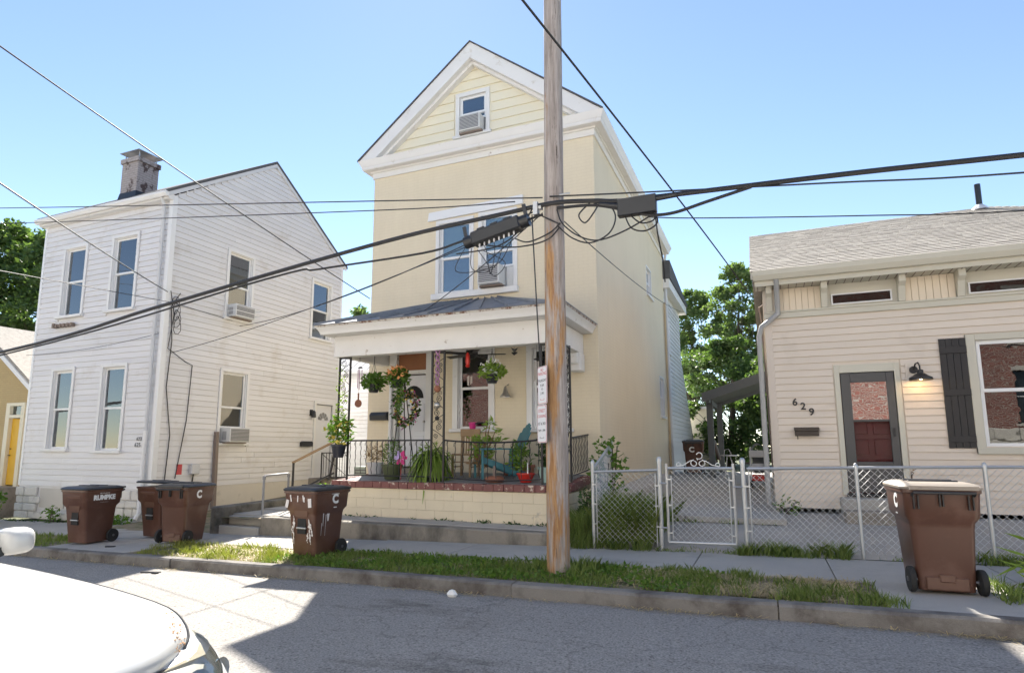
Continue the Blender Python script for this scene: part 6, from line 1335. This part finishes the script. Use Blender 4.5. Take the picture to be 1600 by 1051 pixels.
# ================================================================== across the street: brick that the windows mirror, pale houses added to bounce light
mt['lime'] = M('rough limestone', (.52, .49, .43), .9, .2, 4, bump=.8, bs=12, rnd=.15)
wallp = -4.6  # frontage set nearer the road to bounce more light
def across(name, label, X0, X1, H, wm, nwin, trim, stone=True, cen=None):
    ob = thing(name, label, 'building', ((X0+X1)/2, wallp, -.2)); pitch = (X1-X0)/nwin
    cen = cen or [X0+pitch*(i+.5) for i in range(nwin)]; oh = [(c_-.55, c_+.55, z0, z0+1.9) for c_ in cen for z0 in (2.4, 5.4)]
    zb = 2.2 if stone else -.5; zz = [zb, 2.4, 4.3, 5.4, 7.3, H]; mb = MB()
    for a, b in zip(zz[:-1], zz[1:]):
        u = X0
        for h in sorted(h for h in oh if h[2] < (a+b)/2 < h[3]): mb.box(u, h[0], wallp-.3, wallp, a, b); u = h[1]
        mb.box(u, X1, wallp-.3, wallp, a, b)
    mb.build('wall', wm, ob)
    if stone:
        for r in range(6):
            x = X0-(.4 if r % 2 else 0)
            while x < X1:
                MB().box(max(x, X0)+.008, min(x+.78, X1)-.008, wallp-.3, wallp+.05+random.uniform(-.02, .03), -.5+r*.45, -.06+r*.45).build('base_stone', mt['lime'], ob, bevel=.03); x += .78
    for h in oh:
        w = MB().box(h[0], h[1], wallp-.25, wallp-.2, h[2], h[3]).build('window', mt['carglass'], ob)
        MB().box(h[0]-.1, h[1]+.1, wallp-.05, wallp+.03, h[3], h[3]+.22).build('lintel', mt[trim], w); MB().box(h[0]-.1, h[1]+.1, wallp-.05, wallp+.05, h[2]-.12, h[2]).build('sill', mt[trim], w)
        MB().box(h[0], h[1], wallp-.2, wallp-.15, (h[2]+h[3])/2-.03, (h[2]+h[3])/2+.03).build('sash', mt['white'], w)
    MB().box(X0-.1, X1+.1, wallp-.4, wallp+.2, H, H+.4).build('cornice', mt[trim], ob); MB().box(X0, X1, wallp-8, wallp-.3, -.5, H).build('rear_mass', wm, ob)
across('red_brick_building', 'red brick building across the street mirrored in the storm door', 1.9, 11.5, 8.2, mt['redbrick'], 4, 'lime', True, [6.1, 9.1])
across('red_brick_building', 'red brick building across the street mirrored in the porch windows', -17.8, -11.2, 8.2, mt['redbrick'], 3, 'lime', True, [-16.6, -12.4])
across('white_painted_house', 'white painted house straight across the street behind the viewer', -10.8, 1.5, 10.4, M('sunlit white house paint', (.80, .78, .74), .6, .03), 4, 'corn', False)  # added out of view to bounce sunlight onto the shaded fronts
across('pale_painted_house', 'pale painted house across the street at the right beyond the brick building', 12, 24, 10., M('pale house paint', (.79, .76, .71), .6, .03), 4, 'corn', False)  # added out of view as a light wall for more bounce
across('cream_painted_house', 'cream painted house across the street opposite the white clapboard house', -30, -18.2, 10., M('cream house paint', (.78, .74, .66), .6, .03), 4, 'corn', False)  # added out of view to bounce light at the clapboard front

# ================================================================== back of the driveway
pg = thing('carport_frame', 'dark grey timber carport frame with sloping roof at the driveway end', 'carport', (-.9, 22, .6))
mt['dgrey'] = M('dark grey stained timber', (.085, .095, .105), .6, .1, 3)
MB().prism([(-1.75, 2.98), (.25, 3.62), (.25, 3.76), (-1.75, 3.12)], 'y', 19.6, 23.4).build('roof_panel', mt['dgrey'], pg)
for x, y in ((-1.60, 20.4), (-1.50, 23.2)): MB().box(x-.09, x+.09, y-.09, y+.09, .55, 3.02).build('post', mt['dgrey'], pg)
for y in (19.65, 23.3): MB().bar((-1.75, y, 2.93), (.2, y, 3.56), .09, .16).build('rafter', mt['dgrey'], pg)
MB().bar((-1.6, 19.7, 2.92), (-1.6, 23.3, 2.92), .1, .16).build('beam', mt['dgrey'], pg)
sdh = thing('cream_shed', 'small cream block shed behind the rear wing', 'shed', (-3.0, 31.5, .8))
MB().box(-4.4, -2.5, 30.8, 33.5, .5, 3.3).build('wall', mt['cream_board'], sdh); MB().box(-2.52, -2.42, 30.76, 30.9, .5, 3.35).build('corner_board', mt['white'], sdh); MB().box(-4.5, -2.38, 30.7, 33.6, 3.3, 3.42).build('roof', mt['white'], sdh)
oc = thing('office_chair', 'worn brown office chair left on the driveway', 'chair', (-1.75, 21.2, .6)); mt['leather'] = M('worn brown leather', (.085, .06, .045), .5, .2, 6)
MB().obox((-1.75, 21.2, 1.05), (.5, .5, .1)).build('seat', mt['leather'], oc, bevel=.03); MB().obox((-1.52, 21.25, 1.42), (.10, .48, .66), Matrix.Rotation(RAD(-14), 3, 'Y')).build('backrest', mt['leather'], oc, bevel=.03)
MB().tube([(-1.75, 21.2, .68), (-1.75, 21.2, 1.0)], .03, 8).build('stem', mt['plast'], oc)
for i in range(5): a = 2*math.pi*i/5; MB().bar((-1.75, 21.2, .70), (-1.75+.28*math.cos(a), 21.2+.28*math.sin(a), .65), .04, .03).build('base_arm', mt['plast'], oc)
for y in (20.93, 21.47): MB().bar((-1.95, y, 1.28), (-1.6, y, 1.28), .06, .03).build('armrest', mt['plast'], oc)
srl = thing('stroller', 'grey baby stroller with rounded hood beside the beige house', 'stroller', (-.45, 17, .5)); mt['cloth'] = M('grey stroller cloth', (.18, .19, .20), .8, .2, 5); mt['silver'] = M('silver cloth', (.55, .55, .56), .6, .1, 8)
hd = MB(); hd.loft([[(-.42+.0+.17*(1-math.cos(a)) , 16.9+.22*s, 1.22+.38*math.sin(a)*(1 if k else 1)) for s in (-1, -.5, 0, .5, 1)]+[(-.40+.17*(1-math.cos(a)), 16.9+.22*s, 1.20+.36*math.sin(a)) for s in (1, .5, 0, -.5, -1)] for k, a in enumerate(np.linspace(.05, math.pi-.05, 9))]); hd.build('hood', mt['cloth'], srl)
MB().box(-.44, -.10, 16.66, 16.70, 1.25, 1.42).build('hood_band', mt['silver'], srl, bevel=.02); MB().box(-.38, -.12, 16.72, 17.15, .86, .94).build('seat', mt['cloth'], srl, bevel=.03); MB().obox((-.25, 17.12, 1.12), (.28, .06, .5), Matrix.Rotation(-.2, 3, 'X')).build('backrest', mt['cloth'], srl, bevel=.02)
MB().lathe([(.24, 0), (.22, .08), (.12, .16)], (-.26, 16.78, .94), 12).build('blanket', mt['silver'], srl, smooth=True); MB().box(-.4, -.1, 16.6, 16.64, .68, .84).build('basket', mt['redpot'], srl, bevel=.02)
for x in (-.42, -.08):
    MB().tube([(x, 16.62, .58), (x, 16.9, .95), (x, 17.25, 1.5)], .014, 6).build('frame_tube', mt['alum'], srl)
    MB().tube([(x, 16.66, .9), (x, 16.66, 1.28)], .012, 6).build('frame_tube', mt['alum'], srl)
    for y in (16.62, 17.2): MB().tube([(x-.025, y, .60), (x+.025, y, .60)], .10, 14).build('wheel', mt['tyre'], srl)
tb = thing('patio_table', 'small round metal patio table under the carport', 'table', (-1.25, 21.6, .6)); MB().lathe([(.27, .62), (.28, .64), (.27, .66)], (-1.2, 21.6, .6), 18).build('table_top', mt['silver'], tb)
for i in range(3): a = 2*math.pi*i/3; MB().tube([(-1.2+.05*math.cos(a), 21.6+.05*math.sin(a), 1.24), (-1.2+.22*math.cos(a), 21.6+.22*math.sin(a), .6)], .015, 6).build('leg', mt['silver'], tb)
MB().tube([(-1.32, 21.6, 1.27), (-1.3, 21.6, 1.42), (-1.18, 21.6, 1.45), (-1.10, 21.6, 1.27)], .012, 6).build('handle', mt['silver'], tb)

# ================================================================== trees
def tree(name, label, base, H, crown, n_cl, n_leaf, L, W, m, seed, trunk_r=.18, crown_z0=.25, group='trees behind the houses', leaf_up=.1):
    rg = np.random.default_rng(seed); t = thing(name, label, 'tree', base, group); b = np.array(base)
    tr = MB(); top = b+np.array([rg.normal(0, .2), rg.normal(0, .2), H*.85]); tr.tube([tuple(b-np.array([0, 0, .3])), tuple(b+(top-b)*.35+rg.normal(0, .12, 3)), tuple(b+(top-b)*.7+rg.normal(0, .15, 3)), tuple(top)], [trunk_r, trunk_r*.8, trunk_r*.45, trunk_r*.12], 8)
    cl = []
    for i in range(n_cl):
        h = crown_z0+(1-crown_z0)*((i+.5)/n_cl); prof = math.sin(math.pi*min(1, (h-crown_z0)/(1-crown_z0)*.86+.12))**.6
        a = rg.uniform(0, 2*math.pi); r = prof*math.sqrt(rg.uniform(.05, 1)); c = b+np.array([crown[0]*r*math.cos(a), crown[1]*r*math.sin(a), H*h+rg.normal(0, .15)]); cl.append(c)
        s = b+(top-b)*max(.12, h-.22); tr.tube([tuple(s), tuple((s+c)/2+rg.normal(0, .1, 3)), tuple(c)], [trunk_r*.28*(1.1-h), trunk_r*.16*(1.1-h), .008], 5, cap=False)
    tr.build('trunk', mt['bark'], t, smooth=True)
    pts = []
    for c in cl:
        sz = rg.uniform(.55, 1.2)*crown[2]; k = int(n_leaf*rg.uniform(.6, 1.4)); pts.append(ball(rg, c, sz, sz, sz*.7, k, .1))
    pts = np.concatenate(pts); np_mesh('crown', leafquads(pts, L, W, rg, leaf_up), 4, mt[m], t, tuple(base)); return t
tree('leafy_tree', 'tall leafy tree left of the gap behind the driveway', (-3.6, 37, .8), 9.6, (2.1, 1.9, .42), 130, 120, .20, .12, 'tree2', 41)
tree('leafy_tree', 'tall light green tree in the middle behind the driveway', (-1.0, 35, .8), 10.4, (2.0, 1.8, .40), 140, 120, .19, .11, 'tree2', 42)
tree('leafy_tree', 'tree beside the beige house behind the carport', (1.0, 36, .8), 9.6, (2.3, 2.0, .42), 130, 120, .19, .11, 'tree1', 43)
tree('dark_tree', 'dark shady tree low behind the carport', (-1.6, 30.5, .8), 5.6, (2.6, 1.6, .6), 60, 190, .20, .13, 'tree1', 44, crown_z0=.06)
tree('dark_tree', 'dark shrubby tree close behind the stroller', (.9, 27.5, .8), 4.8, (1.9, 1.5, .55), 44, 190, .18, .12, 'tree1', 45, crown_z0=.05)
tree('maple_tree', 'broad green tree behind the tan house at the left edge', (-44, 23, -.5), 15.8, (5.2, 4.5, .95), 150, 190, .34, .22, 'tree1', 46, .35)
tree('maple_tree', 'dark tree between the tan house and the white house', (-37.2, 22.5, -.5), 14.6, (3.0, 3, .8), 90, 170, .32, .2, 'tree1', 47, .28)
tree('slender_tree', 'slender treetop showing between the white house and the yellow house', (-17.6, 24.5, 0), 8.4, (1.3, 1.3, .5), 30, 90, .2, .12, 'tree2', 48, .12)
# shrubs
def shrub(label, c, r, n, L, W, m, seed, name='shrub', stems=5):
    t = thing(name, label, 'plant', (c[0], c[1], c[2]-r[2])); rg = random.Random(seed); mb = MB()
    for i in range(stems): mb.tube([(c[0]+rg.uniform(-.1, .1), c[1]+rg.uniform(-.1, .1), c[2]-r[2]), (c[0]+rg.uniform(-.6, .6)*r[0], c[1]+rg.uniform(-.6, .6)*r[1], c[2]+rg.uniform(-.1, .7)*r[2])], .011, 5)
    mb.build('stem', mt['bark'], t); foliage(t, 'foliage', c, r, n, L, W, m, seed); return t
shrub('leafy shrub at the left corner of the white house', (-18.95, 9.75, .12), (.75, .5, .55), 700, .12, .07, 'leaf', 51)
shrub('tall weed shrub growing through the fence corner by the yellow house', (-2.75, 11.55, 1.05), (.34, .32, .72), 330, .11, .07, 'leaf', 52)
shrub('dark creeper growing on the right end of the porch wall', (-2.92, 10.75, .38), (.22, .3, .45), 260, .09, .05, 'leaf_d', 53, 'creeper')
shrub('weed with broad leaves under the left basement hatch', (-17.2, 10.55, -.24), (.3, .18, .26), 90, .11, .06, 'leaf', 54, 'weed', 3)
shrub('weeds along the white house foot beside the downspout', (-14.7, 10.5, -.27), (.7, .2, .14), 240, .09, .05, 'leaf', 55, 'weed', 3)
shrub('ivy patch on the low wall beside the pipe handrail', (-10.1, 12.6, .35), (.5, .7, .28), 330, .08, .05, 'leaf', 56, 'ivy', 3)
shrub('spindly weed behind the fence before the beige house', (1.95, 10.9, .8), (.06, .06, .48), 26, .07, .03, 'leaf_r', 57, 'weed', 2)
shrub('bright weed clump on the verge at the right edge', (2.55, 8.15, .30), (.32, .22, .30), 90, .26, .035, 'leaf_y', 58, 'weed', 2)
shrub('low weeds at the foot of the beige house corner', (.25, 11.75, .50), (.25, .12, .16), 70, .08, .03, 'leaf', 59, 'weed', 2)

# ================================================================== grass
def blades(pts, h0, h1, w, rg, lean=.5):
    n = len(pts); h = rg.uniform(h0, h1, n); a = rg.uniform(0, 2*math.pi, n); l = lean*h*rg.uniform(.1, 1, n); b = rg.uniform(0, 2*math.pi, n)
    s = np.stack([np.cos(b)*w, np.sin(b)*w, np.zeros(n)], 1); tip = pts+np.stack([l*np.cos(a), l*np.sin(a), h], 1); mid = pts+np.stack([l*.35*np.cos(a), l*.35*np.sin(a), h*.6], 1)
    return np.stack([pts-s, pts+s, mid+s*.7, tip, mid-s*.7], 1).reshape(-1, 3)
def area(x0, x1, y0, y1, n, rg, skew=True, clump=0, zf=zs, dz=-.02):
    x = rg.uniform(x0, x1, n); y = rg.uniform(y0, y1, n)
    if clump:
        cx = rg.uniform(x0, x1, clump); cy = rg.uniform(y0, y1, clump); k = rg.integers(0, clump, n); x = cx[k]+rg.normal(0, .08, n); y = cy[k]+rg.normal(0, .07, n); x = np.clip(x, x0-.05, x1+.05); y = np.clip(y, y0-.04, y1+.05)
    yy = y-.039*x if skew else y
    return np.stack([x, yy, np.array([zf(a) for a in x])+dz], 1)
rg = np.random.default_rng(77); V = []
def thin(P, f=.45, sc_=1.7, seed=0.):
    # patchy growth: drop points where a smooth wavy field is low
    q = np.sin(P[:, 0]*sc_*2.1+seed)*np.cos(P[:, 1]*sc_*3.3+seed*1.7)+.6*np.sin(P[:, 0]*sc_*5.3+P[:, 1]*sc_*4.1+seed*2.3)+.35*np.sin(P[:, 0]*sc_*11+2)*np.cos(P[:, 1]*sc_*13+seed)
    return P[rg.random(len(P)) < np.clip(f+.45*q, .03, 1)]
def edge(P, x1, w):   # frayed right-hand end
    return P[P[:, 0] < x1-w*rg.random(len(P))**1.5*(1+np.sin(P[:, 1]*6))]
V.append(blades(thin(area(-6.9, -.9, 6.96, 8.26, 24000, rg), .42), .02, .075, .0045, rg, .9)); V.append(blades(area(-6.9, -.3, 6.98, 8.24, 4200, rg, clump=120), .03, .12, .005, rg, .9)); V.append(blades(edge(area(-1.2, 1.0, 6.96, 8.15, 1500, rg, clump=24), 1.0, .5), .04, .13, .005, rg, .9)); V.append(blades(area(-2.85, -2.1, 7.4, 8.0, 700, rg, clump=14), .06, .2, .006, rg, .8))
V.append(blades(area(.0, 1.05, 7.0, 7.45, 700, rg, clump=9), .04, .13, .005, rg, .9)); V.append(blades(thin(area(-26, -12.3, 6.98, 8.2, 12000, rg), .6), .03, .11, .008, rg, .8))
stuff(np_mesh('verge_grass', np.concatenate(V), 5, mt['grass'])); g1 = bpy.context.scene.objects['verge_grass']; tag(g1, 'green grass on the verge along the kerb', 'grass')
V = [blades(thin(area(-9.95, -6.7, 6.98, 8.24, 9500, rg), .32, 2.2, 1.3), .02, .065, .0045, rg, .9), blades(area(-9.95, -6.9, 6.98, 8.2, 1500, rg, clump=26), .04, .14, .005, rg, .9), blades(thin(area(-1.6, .9, 6.98, 8.15, 1900, rg), .4), .02, .07, .005, rg, 1.)]
tag(stuff(np_mesh('dry_grass', np.concatenate(V), 5, mt['grass_y'])), 'yellowed grass on the sunlit verge beside the bins', 'grass')
P = thin(area(-1.7, .75, 7.0, 8.15, 9500, rg, dz=.0), .6, 1.2, 2.); a = rg.uniform(0, 2*math.pi, len(P)); l = rg.uniform(.04, .14, len(P)); d = np.stack([np.cos(a)*l, np.sin(a)*l, rg.uniform(-.01, .04, len(P))], 1); s = np.stack([-np.sin(a), np.cos(a), 0*a], 1)*.003
P2 = np.concatenate([thin(area(-9.3, -6.6, 7.0, 8.1, 4200, rg, dz=.0), .4, 1.4, 3.), thin(area(-6.6, -1.5, 7.0, 8.2, 2600, rg, dz=.0), .3, 1.9, 5.), thin(area(-13, 5, 6.66, 6.775, 2600, rg, dz=-.142), .4, 1.2, 1.)]); a2 = rg.uniform(0, 2*math.pi, len(P2)); l2 = rg.uniform(.04, .12, len(P2)); d2 = np.stack([np.cos(a2)*l2, np.sin(a2)*l2, rg.uniform(-.01, .03, len(P2))], 1); s2 = np.stack([-np.sin(a2), np.cos(a2), 0*a2], 1)*.003
tag(stuff(np_mesh('straw', np.concatenate([np.stack([P-s, P+s, P+d+s, P+d-s], 1).reshape(-1, 3), np.stack([P2-s2, P2+s2, P2+d2+s2, P2+d2-s2], 1).reshape(-1, 3)]), 4, mt['straw'])), 'dry cut straw scattered on the verge and gutter', 'straw')
pts = thin(area(-6.8, -.6, 6.98, 8.22, 7000, rg, dz=.02), .4, 1.3, 4.); tag(stuff(np_mesh('clover', leafquads(pts, .05, .045, rg, .1), 4, mt['leaf'])), 'low clover mixed into the verge', 'clover')
yz = lambda x: .05
def tall(x0, x1, y0, y1, n, k, zf, lo, hi, lean=.8):
    P = area(x0, x1, y0, y1, n, rg, False, clump=k, zf=zf); out = []
    for p in (P,):
        f = .55+.45*np.sin(p[:, 0]*7.3+p[:, 1]*4.1); 
        for a_, b_ in ((0, .33), (.33, .66), (.66, 1.01)):
            m_ = (f >= a_) & (f < b_)
            if m_.sum(): out.append(blades(p[m_], lo, lo+(hi-lo)*(.45+.55*b_), .006, rg, lean))
    return np.concatenate(out)
V = [tall(-2.5, -1.66, 9.84, 11.0, 10000, 90, lambda x: .08, .12, .78, 1.0), tall(-3.05, -2.5, 9.78, 11.2, 2200, 26, lambda x: .06, .1, .55, 1.0), tall(-2.9, -1.75, 9.64, 9.9, 900, 16, lambda x: -.05, .06, .32, 1.1)]
tag(stuff(np_mesh('tall_grass', np.concatenate(V), 5, mt['grass'])), 'tall unmown grass behind the short chain link panel', 'grass')
V = [tall(-.40, .85, 9.60, 9.84, 1500, 17, zs, .03, .26, 1.2), tall(-1.6, -.45, 9.68, 9.86, 420, 9, zs, .02, .12, 1.), tall(1.2, 1.8, 9.68, 9.8, 110, 4, zs, .02, .08, 1.), tall(2.2, 3.2, 9.55, 9.85, 420, 8, zs, .04, .2, 1.1), tall(2.0, 3.4, 7.1, 8.5, 800, 15, zs, .03, .18, 1.), tall(-2.5, 0, 10.78, 10.9, 200, 9, lambda x: .3, .02, .1, 1.)]
tag(stuff(np_mesh('fence_weeds', np.concatenate(V), 5, mt['grass'])), 'grass tufts growing along the fence foot', 'grass')
pts = np.concatenate([area(-20, -14, 10.55, 10.8, 300, rg, False, clump=25, dz=0.), area(-9.3, -3.2, 10.50, 10.62, 260, rg, False, clump=22, zf=lambda x: .13, dz=0)])
tag(stuff(np_mesh('wall_weeds', leafquads(pts, .06, .03, rg, .3), 4, mt['leaf_d'])), 'small weeds in the joints at the wall feet', 'weeds')
# litter
tag(MB().lathe([(.05, 0), (.07, .03), (.04, .07), (.01, .08)], (-3.47, 6.70, -.235), 7, sy=.7).build('crumpled_paper', mt['whitelet']), 'crumpled white paper on the road by the kerb', 'litter')
tag(MB().obox((-8.55, 6.75, -.355), (.3, .06, .015), Matrix.Rotation(.3, 3, 'Z')).obox((-8.42, 6.72, -.35), (.1, .05, .03)).build('flattened_wrapper', mt['plast'], bevel=.004), 'dark flattened wrapper on the road near the bins', 'litter')
tag(MB().obox((-10.9, 7.75, -.265), (.16, .06, .02), Matrix.Rotation(.5, 3, 'Z')).build('dark_scrap', mt['plast'], bevel=.004), 'small dark scrap on the apron between the bins', 'litter')
